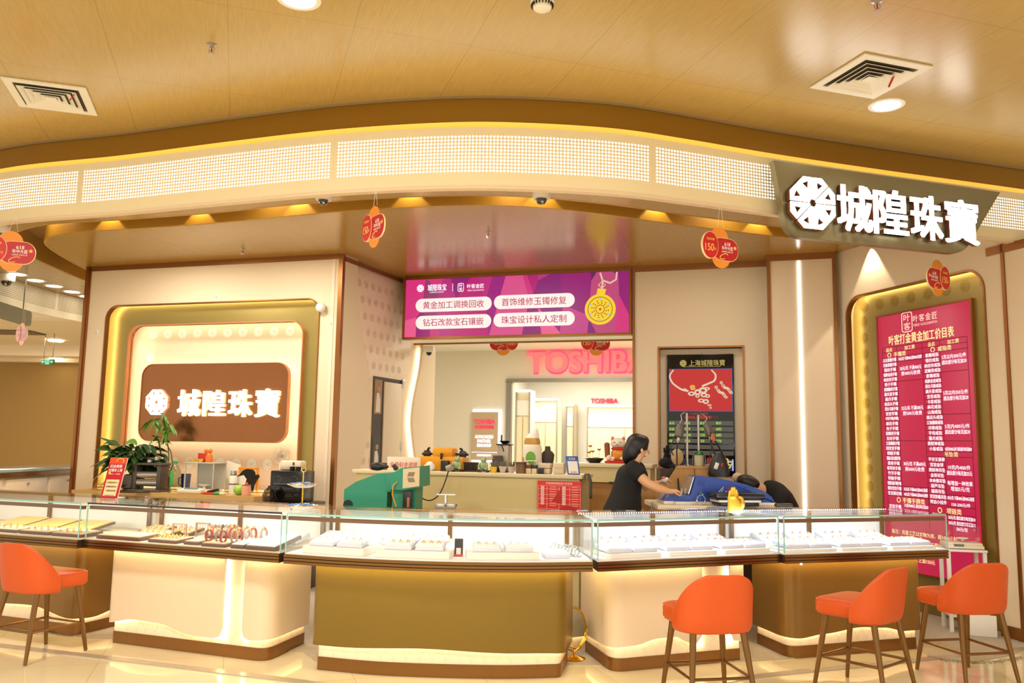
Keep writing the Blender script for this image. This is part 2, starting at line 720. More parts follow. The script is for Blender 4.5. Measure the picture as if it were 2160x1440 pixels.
m_tan_ceiling = panel_ceiling('tan_ceiling_laminate', (186, 158, 96), 18, 0.70, 1.25, 1.23, 4.70, 0.24)
m_inner_ceiling = panel_ceiling('brown_ceiling_laminate', (172, 134, 60), -16.5, 1.6, 1.3, 0.3, 0.2, 0.2)
m_fascia = perforated('perforated_lit_fascia', (244, 230, 196), True, 2.0)
m_fascia_off = perforated('perforated_fascia', (236, 222, 192), False, 0)
m_red = mat('promo_red', (196, 24, 26), 0.5)
m_orange_print = mat('promo_orange', (240, 150, 52), 0.5)
m_wood = mat('light_wood', (196, 150, 90), 0.5, noise=0.15, nscale=6, stretch=(6, 6, 0.6))

# ================================================================== the setting: floor and ceilings
g = G().box((0, 8, -0.05), (44, 46, 0.1))
m, nt, b = node_mat('polished_beige_tile')
tc = nt.nodes.new('ShaderNodeTexCoord')
br = nt.nodes.new('ShaderNodeTexBrick')
br.offset = 0
br.inputs['Color1'].default_value = lin((242, 230, 196))
br.inputs['Color2'].default_value = lin((238, 225, 188))
br.inputs['Mortar'].default_value = lin((205, 180, 140))
br.inputs['Scale'].default_value = 1.0
br.inputs['Mortar Size'].default_value = 0.002
br.inputs['Brick Width'].default_value = 0.8
br.inputs['Row Height'].default_value = 0.8
mp = nt.nodes.new('ShaderNodeMapping')
mp.inputs['Rotation'].default_value = (0, 0, R_(-18))
nt.links.new(tc.outputs['Object'], mp.inputs[0])
nt.links.new(mp.outputs[0], br.inputs['Vector'])
nt.links.new(br.outputs[0], b.inputs['Base Color'])
b.inputs['Roughness'].default_value = 0.09
b.inputs['Coat Weight'].default_value = 0.4
b.inputs['Coat Roughness'].default_value = 0.03
struct('floor', g, m)

FASC = [(-6.2, 15.0), (-6.45, 13.2), (-6.75, 11.8), (-6.7, 10.2), (-6.2, 8.5), (-5.35, 7.35), (-4.21, 6.71), (-3.11, 6.36), (-2.11, 6.0), (-1.28, 5.73), (-.5, 5.57), (.05, 5.55), (.7, 5.63), (1.24, 5.81), (1.99, 6.10), (3.0, 6.44), (3.89, 6.72), (4.6, 6.95), (6.0, 7.4), (7.5, 7.9)]
fasc = catmull(FASC, 10)


def offset(path, d):
    out = []
    for i, p in enumerate(path):
        a, b_ = Vector(path[max(i - 1, 0)]), Vector(path[min(i + 1, len(path) - 1)])
        t = (b_ - a).normalized()
        out.append((p[0] - t.y * d, p[1] + t.x * d))
    return out


edge = [p for p in offset(fasc, 0.06)]
poly = edge + [(9, 8.4), (9, -7), (-12, -7), (-12, 15)]
struct('ceiling', G().xy(poly, 3.9, 4.0), m_tan_ceiling)
# brown band hanging from the ceiling edge, recessed glowing cove, perforated fascia
struct('trim_1', G().strip(offset(fasc, 0.05), 3.705, 3.9, 0.04), m_brown, 60)
struct('trim_2', G().strip(offset(fasc, 0.045), 3.885, 3.9, -0.012), mat('grey_edge_strip', (150, 128, 96), 0.5), 60)
cove = G().strip(offset(fasc, 0.022), 3.655, 3.706, 0.025).build('cove_light', mat('cove_amber', (240, 190, 90), 0.5, emit=(255, 186, 70), es=0.75, sample=False), None, 60)
tag(cove, 'thin amber light strip running along the top of the perforated fascia', 'strip light')


def fascia(name, path, z0, z1, mm, u0):
    g = G().strip(path, z0, z1, 0.05)
    uv, s = [], u0
    for i in range(len(path)):
        if i:
            s += (Vector(path[i]) - Vector(path[i - 1])).length
        uv += [(s, 0), (s, z1 - z0), (s, z1 - z0), (s, 0)]
    return struct(name, g, mm, 60, uv)


iz = min(range(len(fasc)), key=lambda i: (fasc[i][0] + 1.28) ** 2 + (fasc[i][1] - 5.73) ** 2)
i0 = min(range(len(fasc)), key=lambda i: (fasc[i][0] + 5.9) ** 2 + (fasc[i][1] - 8.0) ** 2)
front = fasc[i0:]
ln = sum((Vector(fasc[i + 1]) - Vector(fasc[i])).length for i in range(i0, iz))
fascia('wall_fascia', front, 3.24, 3.66, m_fascia, -ln + 0.0243 * 94 * 6)
fascia('wall_fascia_side', [(p[0], p[1]) for p in offset(fasc[:i0 + 1], 0.05)][::-1], 3.24, 3.60, m_fascia_off, 0.3)
struct('trim_3', G().strip(offset(front, -0.004), 3.225, 3.245, 0.06), m_cream, 60)

INNER = [(-5.42, 13.0), (-5.42, 11.6), (-5.40, 10.51), (-5.26, 9.45), (-5.05, 8.85), (-4.57, 8.48), (-3.75, 8.25), (-2.78, 7.95), (-1.68, 7.54), (-.65, 7.28), (.05, 7.25), (.72, 7.43), (1.42, 7.72), (2.64, 8.18), (3.6, 8.5)]
inner = catmull(INNER, 10)
SLOT = [(-5.78, 13.0), (-5.76, 11.6), (-5.72, 10.5), (-5.62, 9.5), (-5.35, 8.75), (-4.72, 8.2), (-3.85, 7.95), (-2.88, 7.66), (-1.78, 7.25), (-.72, 6.99), (.06, 6.96), (.83, 7.15), (1.54, 7.44), (2.75, 7.89), (4.2, 8.4)]
slot = catmull(SLOT, 10)
m_slotgold = mat('slot_gold_face', (186, 140, 52), 0.42, 0.2)
struct('ceiling_inner', G().xy(inner + [(3.6, 10.6), (1.6, 13.0)], 3.6, 3.64), m_inner_ceiling)
struct('trim_4', G().strip(offset(inner, -.005), 3.599, 3.86, 0.03), m_slotgold, 60)
struct('trim_5', G().strip(offset(slot, .002), 3.594, 3.86, -0.03), m_slotgold, 60)
outer = [p for p in offset(fasc, 0.05) if p[0] < 4.6]
struct('ceiling_outer', G().xy(outer + slot[::-1], 3.595, 3.63), m_inner_ceiling)
struct('ceiling_slot', G().xy([(-7.0, 15), (-7.0, 8), (-4.2, 6.9), (0, 5.7), (4.4, 7.1), (4.4, 11), (1.6, 15)], 3.86, 3.89), m_inner_ceiling)

# ================================================================== the setting: walls
FLW = Frame((-5.24, 10.23), -16.2)      # left wall
FBK = Frame((-1.37, 10.52), -16.5)      # back wall
FSD = Frame((-1.92, 9.27), 69.0)        # side wall of the passage
FCO = Frame((2.79, 9.01), -17.3)        # column
FRW = Frame((3.47, 8.92), -72.0)        # right wall
FST = Frame(tuple((FBK.p - FBK.n * 5.5))[:2], -16.5)   # shop across the corridor

LW = 3.43
xl = FLW.hit(213, 810)[0]
xr = FLW.hit(669, 810)[0]
zt = FLW.hit(455, 636)[1]
niche = rrect(xl, xr, 0, zt, 0.17, 8, True)
wide = rrect(xl - .07, xr + .07, 0, zt + .07, 0.22, 8, True)
g = G().xz([(LW, 0)] + niche + [(0, 0), (0, 3.6), (LW, 3.6)], 0, 0.05)
g.xz([(LW, 0)] + wide + [(0, 0), (0, 3.6), (LW, 3.6)], 0.05, 0.45)
struct('wall_left', g, m_beige, frame=FLW)
struct('trim_6', G().ring(niche, rrect(xl + .012, xr - .012, 0, zt - .012, 0.16, 8, True), -0.012, 0.05), m_bronze, frame=FLW)
hx0 = FLW.hit(277, 715, -.14)[0]
hx1 = FLW.hit(642, 715, -.14)[0]
hz = FLW.hit(460, 683, -.14)[1]
hole = rrect(hx0, hx1, 0, hz, 0.16, 8, True)
struct('wall_niche', G().ring(rrect(xl - .07, xr + .07, 0, zt + .07, 0.22, 8, True), hole, 0.14, 0.18), m_olive, frame=FLW)
struct('trim_7', G().ring(rrect(hx0 - .012, hx1 + .012, 0, hz + .012, 0.17, 8, True), hole, 0.09, 0.181), m_copper, frame=FLW)
struct('wall_niche_back', G().box(((hx0 + hx1) / 2, 0.40, 1.5), (hx1 - hx0 + .5, 0.04, 3.0)), mat('niche_cream', (224, 200, 172), .6), frame=FLW)
eg = G()
for k in range(11):
    emblem_lines(eg, hx0 + .12 + k * (hx1 - hx0 - .24) / 10, hz - .07, .06, 0.38, .002)
    emblem_lines(eg, hx0 + .12 + k * (hx1 - hx0 - .24) / 10, 1.22, .06, 0.38, .002)
for k in range(6):
    for x in (hx0 + .1, hx1 - .1):
        emblem_lines(eg, x, 1.4 + k * .22, .06, 0.38, .002)
struct('trim_8', eg, m_white, frame=FLW)
led = thing('niche_lighting', 'hidden warm light strips edging the left wall niche and its frame', 'strip light', FLW.pt(0, 0, 0), -16.2)
G().ring(rrect(xl - .05, xr + .05, .93, zt + .05, 0.21, 8, True), rrect(xl - .02, xr + .02, .93, zt + .02, 0.18, 8, True), 0.051, 0.054).build('light_strip', m_ledgold, led)
G().ring(rrect(hx0 - .06, hx1 + .06, .93, hz + .06, 0.2, 8, True), rrect(hx0 - .02, hx1 + .02, .93, hz + .02, 0.18, 8, True), 0.182, 0.186).build('light_strip', m_ledw, led)
# wall trims
struct('trim_9', G().box((LW / 2, -0.004, 3.57), (LW + .02, 0.02, 0.06)), m_bronze, frame=FLW)
struct('trim_10', G().box((-0.02, 0.2, 1.8), (0.04, 0.46, 3.6)).box((0.012, -.004, 1.8), (.024, .02, 3.6)), m_bronze, frame=FLW)
struct('trim_11', G().box((LW + .012, 0.02, 1.8), (0.05, 0.06, 3.6)), m_bronze, frame=FLW)

# passage side wall with a wave-edged recessed panel
SW = FSD.hit(916, 850)[0]
le = [FSD.hit(u, v) for u, v in ((754, 590), (757, 647), (770, 733), (782, 813), (783, 870), (775, 927), (762, 979), (750, 1030))]
re = [FSD.hit(u, v) for u, v in ((892, 735), (887, 780), (877, 830), (872, 863), (870, 897), (875, 947), (882, 1000), (885, 1040))]
le = [(max(p[0], .03), p[1]) for p in le]
le[0] = (le[0][0], 3.52)
lcur = catmull(le, 5)
rcur = catmull([(re[0][0], 2.9)] + re, 5)
struct('wall_passage', G().xz([(0, 0), (0, 3.6), (lcur[0][0], 3.6)] + lcur + [(lcur[-1][0], 0)], 0, 0.03), m_beige, frame=FSD)
struct('wall_passage_end', G().xz([(SW, 0), (SW, 3.0), (rcur[0][0], 3.0)] + rcur + [(rcur[-1][0], 0)], 0, 0.03), m_beige, frame=FSD)
m_pat = mat('embossed_cream_leather', (236, 214, 190), 0.5, noise=0.04, nscale=20, bump=0.3)
g = G().box((SW / 2 - .02, 0.10, 1.8), (SW, 0.04, 3.6))
for i in range(10):
    for j in range(14):
        emblem_lines(g, .1 + i * .16 + (j % 2) * .08, .9 + j * .19, .05, 0.08, .0015, .009)
struct('wall_passage_panel', g, m_pat, frame=FSD)
dl_, dr_ = FSD.hit(785, 850, -.08)[0], FSD.hit(848, 850, -.08)[0]
dtop = FSD.hit(815, 797, -.08)[1]
dw = dr_ - dl_
d_ = thing('passage_door', 'pale door standing ajar in the patterned passage panel, two pictures beside it', 'door', FSD.pt(0, 0, 0), 69)
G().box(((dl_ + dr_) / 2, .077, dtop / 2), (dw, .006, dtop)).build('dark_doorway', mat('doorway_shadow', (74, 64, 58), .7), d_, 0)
lx0 = dl_ + dw * .34
G().box(((lx0 + dr_ - .03) / 2, .066, dtop / 2 - .02), (dr_ - .03 - lx0, .016, dtop - .06), .003).build('leaf', mat('door_leaf_cream', (220, 200, 172), .5), d_)
for z_ in (1.45, 2.25):
    G().box((dr_ - .02, .062, z_), (.05, .02, .11), .003).build('hinge', m_steel, d_)
for z_, c_ in ((2.05, (150, 110, 60)), (1.35, (60, 54, 40))):
    h_ = .42
    xp, wp = dl_ + dw * .16, dw * .24
    p_ = G().box((xp, .072, z_), (wp, .004, h_)).build('picture', mat('picture_tone_%d' % c_[0], c_, .5, noise=.6, nscale=9), d_, 0)
    G().xz([(xp - wp * .3, z_ - h_ * .45), (xp + wp * .3, z_ - h_ * .45), (xp + wp * .28, z_ - .02), (xp + wp * .1, z_ + h_ * .12), (xp - wp * .2, z_ + h_ * .1)], .068, .070).build('dress_shape', mat('picture_white', (214, 206, 196), .6), p_, 0)
    G().xz([(xp + .05 * wp + wp * .2 * math.cos(R_(45 * q)), z_ + h_ * .22 + .035 * math.sin(R_(45 * q))) for q in range(8)], .0675, .0695).build('head_shape', mat('picture_skin', (176, 130, 100), .6), p_, 0)
led = thing('passage_lighting', 'bright wavy strip of light edging the patterned passage panel', 'strip light', FSD.pt(0, 0, 0), 69)
gg = G()
for cur, s in ((rcur, 1), (lcur, -1)):
    g = G()
    cur = [p for p in cur if p[1] < (2.76 if s > 0 else 3.5)]
    n = len(cur)
    vs = [(p[0] + s * .012, 0.032, p[1]) for p in cur] + [(p[0] + s * .05, 0.032, p[1]) for p in cur]
    g.add(vs, [(i, i + 1, n + i + 1, n + i) for i in range(n - 1)])
    g.build('light_strip', m_ledw if s > 0 else m_leds, led)
struct('trim_12', G().box((.72, -0.005, 3.55), (1.36, 0.02, 0.05)), m_bronze, frame=FSD)

# back wall: opening under the screen, right part with the price screen recess
ox = FBK.hit(1335, 850)[0]
RX = FBK.hit(1622, 700)[0]
oz = 2.80
tvx0, tvz1 = FBK.hit(1391, 735)
tvx1 = FBK.hit(1566, 735)[0]
g = G().xz([(ox, 0), (ox, 3.6), (RX, 3.6), (RX, 0), (tvx1, 0), (tvx1, tvz1), (tvx0, tvz1), (tvx0, 0)], 0, 0.12)
g.box(((tvx0 + tvx1) / 2, 0.11, 1.4), (tvx1 - tvx0, 0.02, 2.8))
g.box((ox / 2, 0.17, 3.2), (ox, 0.3, 0.8))
struct('wall_back', g, m_beige, frame=FBK)
struct('trim_13', G().ring([(tvx0 - .02, 0.4), (tvx1 + .02, 0.4), (tvx1 + .02, tvz1 + .02), (tvx0 - .02, tvz1 + .02)], [(tvx0, 0.42), (tvx1, 0.42), (tvx1, tvz1), (tvx0, tvz1)], -0.012, 0.11), m_bronze, frame=FBK)
struct('trim_14', G().box(((ox + RX) / 2, -0.006, 3.565), (RX - ox, 0.02, 0.07)).box((ox / 2, -.006, 3.585), (ox, .02, .03)), m_bronze, frame=FBK)
struct('trim_15', G().box((ox + .012, 0.1, 1.78), (0.026, 0.24, 3.56)), m_bronze, frame=FBK)
struct('ceiling_passage', G().box((ox / 2, 0.17, 2.79), (ox, .32, 0.02)), m_white, frame=FBK)
struct('trim_16', G().box((ox / 2, .335, 2.785), (ox, 0.02, 0.05)), m_bronze, frame=FBK)

# column with the vertical light line, then the right wall
CW = 0.66
struct('wall_column', G().box((CW / 2, 0.2, 1.8), (CW, 0.4, 3.6)), m_beige, frame=FCO)
struct('trim_17', G().box((CW / 2, -0.006, 3.565), (CW, 0.02, 0.07)).box((-.0, 0.1, 1.8), (0.035, 0.24, 3.6)).box((CW + .012, 0.0, 1.8), (0.035, 0.03, 3.6)), m_bronze, frame=FCO)
lx = FCO.hit(1690, 760)[0]
o = G().box((lx, -0.004, 1.77), (0.028, 0.014, 3.5)).build('light_line', mat('line_diffuser', (250, 250, 248), 0.4, emit=(250, 248, 244), es=4.0))
put(o, FCO)
tag(o, 'thin vertical white light line on the beige column right of the screen', 'strip light')
RL, RT_ = 6.0, 2.05      # beyond RT_ the wall passes under the fascia
nx0 = FRW.hit(1790, 810)[0]
nx1 = FRW.hit(2089, 810)[0]
nzt = FRW.hit(1940, 592)[1]
niche = rrect(nx0, nx1, 0, nzt, 0.2, 8, True)
widn = rrect(nx0 - .05, nx1 + .05, 0, nzt + .05, 0.24, 8, True)
tp_ = [(-.05, 0), (-.05, 3.63), (RT_, 3.63), (RT_, 3.235), (RL, 3.235)]
g = G().xz([(RL, 0)] + niche + tp_, 0, 0.04)
g.xz([(RL, 0)] + widn + tp_, 0.04, 0.3)
struct('wall_right', g, m_beige, frame=FRW)
struct('trim_18', G().ring(niche, rrect(nx0 + .015, nx1 - .015, 0, nzt - .015, 0.19, 8, True), -0.012, 0.05), m_bronze, frame=FRW)
g = G().box(((nx0 + nx1) / 2, 0.15, 1.6), (nx1 - nx0 + .2, 0.04, 3.2))
struct('wall_price_niche', g, m_olive, frame=FRW)
eg = G()
for k in range(16):
    emblem_lines(eg, nx0 + .10, .45 + k * .17, .055, 0.13, .002)
    emblem_lines(eg, nx1 - .10, .45 + k * .17, .055, 0.13, .002)
for k in range(8):
    emblem_lines(eg, nx0 + .12 + k * (nx1 - nx0 - .24) / 7, nzt - .11, .055, 0.13, .002)
struct('trim_19', eg, mat('embossed_gold', (150, 126, 54), 0.34, 0.55), frame=FRW)
m_lednp = glow('led_price_niche', (255, 232, 180), 12.0)
led = thing('price_niche_lighting', 'warm light strip hidden in the rim of the price board niche', 'strip light', FRW.pt(0, 0, 0), -72)
G().ring(rrect(nx0 - .04, nx1 + .04, 0, nzt + .04, 0.22, 8, True), rrect(nx0 - .01, nx1 + .01, 0, nzt + .01, 0.2, 8, True), 0.041, 0.044).build('light_strip', m_lednp, led)
ex = FRW.hit(2130, 800)[0]
struct('trim_20', G().box((ex, -.004, 1.62), (0.03, 0.02, 3.24)).box((RT_ + 1.9, -.004, 3.20), (4.0, .02, .07)), m_bronze, frame=FRW)
struct('baseboard_right', G().box((nx1 + 2.2, -.006, .05), (4.4, .02, .10)), m_bronze, frame=FRW)

# ================================================================== beyond: the shop across the corridor
cz = 3.27
dx0 = FST.hit(1079, 900)[0]
dz = FST.hit(1080, 805)[1]
m_shopw = mat('pale_grey_wall', (232, 224, 204), 0.7)
struct('wall_shop', G().xz([(-3, 0), (-3, cz), (6, cz), (6, dz), (dx0, dz), (dx0, 0)], 0, 0.2), m_shopw, frame=FST)
struct('ceiling_corridor', G().box((1.5, -2.6, cz + .05), (9, 5.2, .1)), m_white, frame=FST)
struct('trim_21', G().box((dx0 - .04, -.03, dz / 2), (.10, .08, dz)).box((dx0 + 2, -.03, dz + .02), (4.2, .08, .07)), mat('grey_frame', (150, 146, 138), 0.4, 0.3), frame=FST)
g = G().box((dx0 + 2, 3.2, 1.6), (7, .1, 3.2)).box((dx0 - .6, 1.7, 1.6), (.1, 3.2, 3.2)).box((dx0 + 2, 1.7, dz + .35), (6, 3.2, .05))
m_shopin = mat('white_shop_interior', (248, 244, 234), 0.6)
struct('wall_shop_back', g, m_shopin, frame=FST)
for (x, y) in ((0.6, 1.5), (2.2, 1.5)):
    lamp('shop_lamp', 'AREA', FST.pt(dx0 + x, y, dz + .3), 45, (1, .95, .86), FST.pt(dx0 + x, y, 0), 1.0)
lamp('corridor_lamp', 'AREA', FST.pt(1.2, -2.6, cz - .02), 100, (1, .94, .84), FST.pt(1.2, -2.6, 0), 1.0)

# ================================================================== beyond: the mall to the left
g = G().box((-13, 18.2, 1.55), (16, .2, 3.1))
struct('wall_mall', g, mat('mall_brown_wall', (158, 122, 60), 0.6, noise=0.06, nscale=30, stretch=(1, 1, 12)))
struct('ceiling_mall', G().box((-13, 16, 3.42), (16, 5.0, .1)), mat('mall_ceiling', (226, 206, 176), 0.6))
struct('trim_22', G().box((-13, 13.6, 3.52), (16, .3, .22)).box((-13, 17.4, 3.26), (16, .5, .22)).box((-13, 18.0, 3.16), (16, .25, .14)), mat('mall_bulkhead', (240, 220, 190), 0.5))
o = G().box((-9.3, 15.0, 3.355), (1.5, .55, .02)).build('air_grille', mat('dark_grille', (120, 100, 78), 0.6, noise=0.3, nscale=120))
tag(o, 'dark rectangular air grille in the far mall ceiling above the exit sign', 'vent')
for k, (u, v) in enumerate(((118, 718), (119, 757))):
    p = atz(u, v, 3.36 if k == 0 else 3.14)
    o = G().lathe([(0, 0), (.13, 0), (.14, .015), (0, .015)], (0, 0, 0), 20).build('ceiling_lamp', m_lamp)
    o.location = (p.x, p.y, p.z - .02)
    tag(o, ['small round ceiling lamp beyond the exit sign, the upper one', 'small round ceiling lamp just right of the green exit sign'][k], 'lamp')
lamp('mall_lamp', 'AREA', (-9, 15.5, 3.3), 70, SOFT, (-9, 15.5, 0), 1.2)
lamp('mall_lamp', 'AREA', (-9.5, 11.5, 3.6), 60, SOFT, (-9.5, 11.5, 0), 1.2)

# ================================================================== the five glass showcases
m_deck_white = mat('white_display_board', (246, 244, 242), 0.5)
m_deck_beige = mat('beige_display_board', (226, 208, 180), 0.5)
m_padded = mat('padded_cream_leather', (246, 226, 200), 0.5)
m_trimmetal = mat('counter_trim_metal', (128, 92, 50), 0.24, 0.8)
m_rail = mat('dark_bronze_rail', (118, 82, 50), 0.5, 0.15)
m_groove = mat('dark_groove', (40, 24, 12), 0.6)
m_brass = mat('brass_plinth', (138, 98, 54), 0.3, 0.8, noise=0.06, nscale=5, stretch=(30, 30, 1))
m_goldshell = mat('gold_lacquer_panel', (140, 104, 50), 0.33, 0.45)
m_oliveshell = mat('olive_gold_panel', (132, 106, 40), 0.33, 0.45)
m_railw = mat('white_back_panel', (240, 236, 230), 0.5)
m_darkedge = mat('dark_glass_edge', (46, 40, 50), 0.3)
m_tealedge = mat('teal_glass_edge', (150, 200, 190), 0.15)
ZT, ZG, ZD = 1.03, 0.765, 0.705


def V2(p):
    return Vector((p[0], p[1]))


def fillet(pts, rs, n=6):
    """open plan path with rounded corners"""
    out = [tuple(pts[0])]
    for i in range(1, len(pts) - 1):
        p, a, b_ = V2(pts[i]), V2(pts[i - 1]), V2(pts[i + 1])
        r = rs[i]
        if r <= 0:
            out.append(tuple(p))
            continue
        d1, d2 = (a - p).normalized(), (b_ - p).normalized()
        q1, q2 = p + d1 * r, p + d2 * r
        for k in range(n + 1):
            t = k / n
            out.append(tuple((1 - t) ** 2 * q1 + 2 * t * (1 - t) * p + t * t * q2))
    out.append(tuple(pts[-1]))
    return out


def dense(path, step=0.04):
    out = []
    for a, b_ in zip(path[:-1], path[1:]):
        a, b_ = V2(a), V2(b_)
        n = max(1, int((b_ - a).length / step))
        out += [tuple(a + (b_ - a) * k / n) for k in range(n)]
    return out + [tuple(path[-1])]


def arclen(path):
    s = [0.0]
    for a, b_ in zip(path[:-1], path[1:]):
        s.append(s[-1] + (V2(b_) - V2(a)).length)
    return s


def interp(tab, x):
    for (x0, y0), (x1, y1) in zip(tab[:-1], tab[1:]):
        if x <= x1:
            t = max(0, min(1, (x - x0) / max(1e-6, x1 - x0)))
            t = t * t * (3 - 2 * t)
            return y0 + (y1 - y0) * t
    return tab[-1][1]


def shell(path, wave, ztop, th):
    """panel along a plan path whose lower edge follows wave [(distance, z)]"""
    P = dense(path, 0.03)
    s = arclen(P)
    Q = offset(P, th)
    g = G()
    vs, fs = [], []
    for i, p in enumerate(P):
        z = interp(wave, s[i])
        vs += [(p[0], p[1], z), (p[0], p[1], ztop), (Q[i][0], Q[i][1], ztop), (Q[i][0], Q[i][1], z)]
    for i in range(len(P) - 1):
        a, b_ = 4 * i, 4 * i + 4
        fs += [(a, b_, b_ + 1, a + 1), (a + 1, b_ + 1, b_ + 2, a + 2), (a + 2, b_ + 2, b_ + 3, a + 3), (a + 3, b_ + 3, b_, a)]
    fs += [(0, 1, 2, 3), tuple(4 * (len(P) - 1) + k for k in (3, 2, 1, 0))]
    return g.add(vs, fs)


def padded_lines(path):
    """fan-shaped stitch lines on the padded skirt"""
    P = dense(path, 0.01)
    s = arclen(P)
    L = s[-1]

    def at(d):
        d = max(0, min(L, d))
        i = min(range(len(s)), key=lambda k: abs(s[k] - d))
        return P[i]
    g = G()
    off_ = dict()
    k = 0.0
    while k < L:
        for r, sg in ((.11, 1), (.11, -1)):
            pts = []
            for j in range(6):
                a = R_(90 * j / 5)
                d = k + sg * (r - r * math.cos(a))
                if 0 <= d <= L:
                    q = at(d)
                    pts.append((q[0], q[1], .085 + r * math.sin(a)))
            if len(pts) > 1:
                g.tube(pts, .0012, 4)
        k += .085
    return g


def showcase(key, label, front, back, base, bs, shellm, waves, top_dark, deckm, power, lcol, channel=None, sides=(True, True), ledrow=None):
    """front/back: plan polylines left to right; base: plan path of the plinth (left side, front, right side)"""
    t = thing('glass_showcase', label, 'display case', (0, 0, 0), 0, 'showcases of the jewellery counter')
    plan = list(front) + list(back)[::-1]
    # base: plinth, padded core, outer shell(s)
    back_pts = [base[0], base[-1]]
    bp = base
    core = offset(bp, 0.006)
    G().xy(list(bp), 0, 0.085).build('plinth', m_brass, t, 50)
    G().xy(list(core), 0.085, ZD - .002).build('padded_base', m_padded, t, 50)
    padded_lines(core).build('stitching', mat('stitch_beige', (236, 212, 182), 0.6), t)  # stitch lines slightly darker than the padding
    sh = offset(bp, -0.034)
    P = dense(sh, 0.01)
    s = arclen(P)
    cuts = [(0, s[-1])] if not channel else [(0, channel[0]), (channel[1], s[-1])]
    for ci, (a, b_) in enumerate(cuts):
        seg = [P[i] for i in range(len(P)) if a <= s[i] <= b_]
        wv = [(x - a, z) for x, z in waves[ci]]
        shell(seg, wv, ZD - .012, 0.02).build('front_panel', shellm, t, 50)
        sq = offset(seg, 0.022)
        # light ribbon behind the lower edge of the panel
        D = dense(sq, 0.05)
        sd = arclen(D)
        vs, n = [], len(D)
        for i, p in enumerate(D):
            z = interp(wv, sd[i])
            vs += [(p[0], p[1], z + .012), (p[0], p[1], z + .026)]
        G().add(vs, [(2 * i, 2 * i + 2, 2 * i + 3, 2 * i + 1) for i in range(n - 1)]).build('light_strip', m_skirtled, t, 0)
        if channel:
            ex_ = sq[-1] if ci == 0 else sq[0]
            e2 = sq[-3] if ci == 0 else sq[2]
            G().add([(ex_[0], ex_[1], .13), (e2[0], e2[1], .13), (e2[0], e2[1], .68), (ex_[0], ex_[1], .68)], [(0, 1, 2, 3)]).build('light_strip', m_skirtled, t, 0)
        # under-counter ribbon washing the panel from above
        A, B = offset(seg, -0.05), offset(seg, -0.03)
        A, B = dense(A, .1), dense(B, .1)
        n = min(len(A), len(B))
        G().add([(p[0], p[1], ZD - .012) for p in A[:n]] + [(p[0], p[1], ZD - .012) for p in B[:n]], [(i, i + 1, n + i + 1, n + i) for i in range(n - 1)]).build('light_strip', m_underled if shellm is m_cream else m_undergold, t, 0)
    # metal trim with two grooves, display board
    g = G()
    big = offset(front, -0.012)
    for z0, z1 in ((ZD, .722), (.727, .742), (.747, ZG)):
        g.xy(list(big) + list(back)[::-1], z0, z1)
    g.build('metal_trim', m_trimmetal, t, 40)
    G().xy(list(offset(front, 0.0)) + list(back)[::-1], ZD + .002, ZG - .002).build('groove', m_groove, t, 0)
    G().xy(plan, ZG + .0005, ZG + .008).build('display_board', deckm, t, 0)
    # glass
    G().strip(offset(front, 0.002), ZG + .008, ZT - .011, 0.006).build('front_glass', m_glass, t, 40)
    for on, a, b_ in ((sides[0], front[0], back[0]), (sides[1], front[-1], back[-1])):
        if not on:
            continue
        c_ = (V2(front[len(front) // 2]) - V2(a)).normalized() * 0.004
        a2, b2 = V2(a) + c_, V2(b_) + c_
        G().strip([tuple(a2), tuple(b2)] if on else [], ZG + .008, ZT - .011, 0.006).build('side_glass', m_glass, t, 0)
        g = G().cyl((a2.x, a2.y, ZG + .008), (a2.x, a2.y, ZT - .011), .005, seg=6)
        g.build('glass_edge', m_tealedge, t, 0)
    G().xy(plan, ZT - .010, ZT).build('top_glass', m_glass, t, 0)
    G().strip(offset(front, -0.003), ZT - .011, ZT + .0005, 0.003).build('glass_edge', m_darkedge if top_dark else m_tealedge, t, 0)
    # front rail with its light ribbon, back panel and rail
    fr_ = offset(front, 0.02)
    G().strip(fr_, .981, 1.006, 0.03).build('top_rail', m_rail, t, 40)
    rb = offset(front, 0.052)
    G().strip(rb, .984, .996, 0.002).build('light_strip', m_ledrail if lcol is SOFT else m_ledrailc, t, 0)
    bo = offset(back, -0.02)
    G().strip(bo, ZG + .008, 1.0, 0.018).build('back_panel', m_railw, t, 0)
    G().strip(offset(back, -0.022), 1.0, ZT - .011, 0.03).build('back_rail', m_trimmetal, t, 0)
    bl = dense(offset(back, -0.034), 0.02)
    sb = arclen(bl)
    for f_ in (0.02, 0.5, 0.98):
        g = G()
        i = min(range(len(sb)), key=lambda k: abs(sb[k] - f_ * sb[-1]))
        g.box((bl[i][0], bl[i][1], (ZG + 1.0) / 2), (.03, .02, .235), 0, Matrix.Rotation(math.atan2(back[-1][1] - back[0][1], back[-1][0] - back[0][0]), 3, 'Z'))
        g.build('post', m_trimmetal, t, 0)
    if ledrow:
        g = G()
        for i in range(0, len(bl)):
            g.box((bl[i][0], bl[i][1], 1.008), (.008, .008, .01))
        g.build('light_row', ledrow, t, 0)
    a, b_ = V2(front[0]), V2(front[-1])
    c = (V2(back[0]) + V2(back[-1])) / 2
    mid = (a + b_) / 2
    ax = (b_ - a).normalized()
    nn = (c - mid).normalized()
    p = mid + nn * .10
    q = mid + nn * .36
    o = lamp('showcase_lamp', 'AREA', (p.x, p.y, .992), power, lcol, (q.x, q.y, .77), (b_ - a).length * .92, .02, axis=(ax.x, ax.y, 0))
    return t


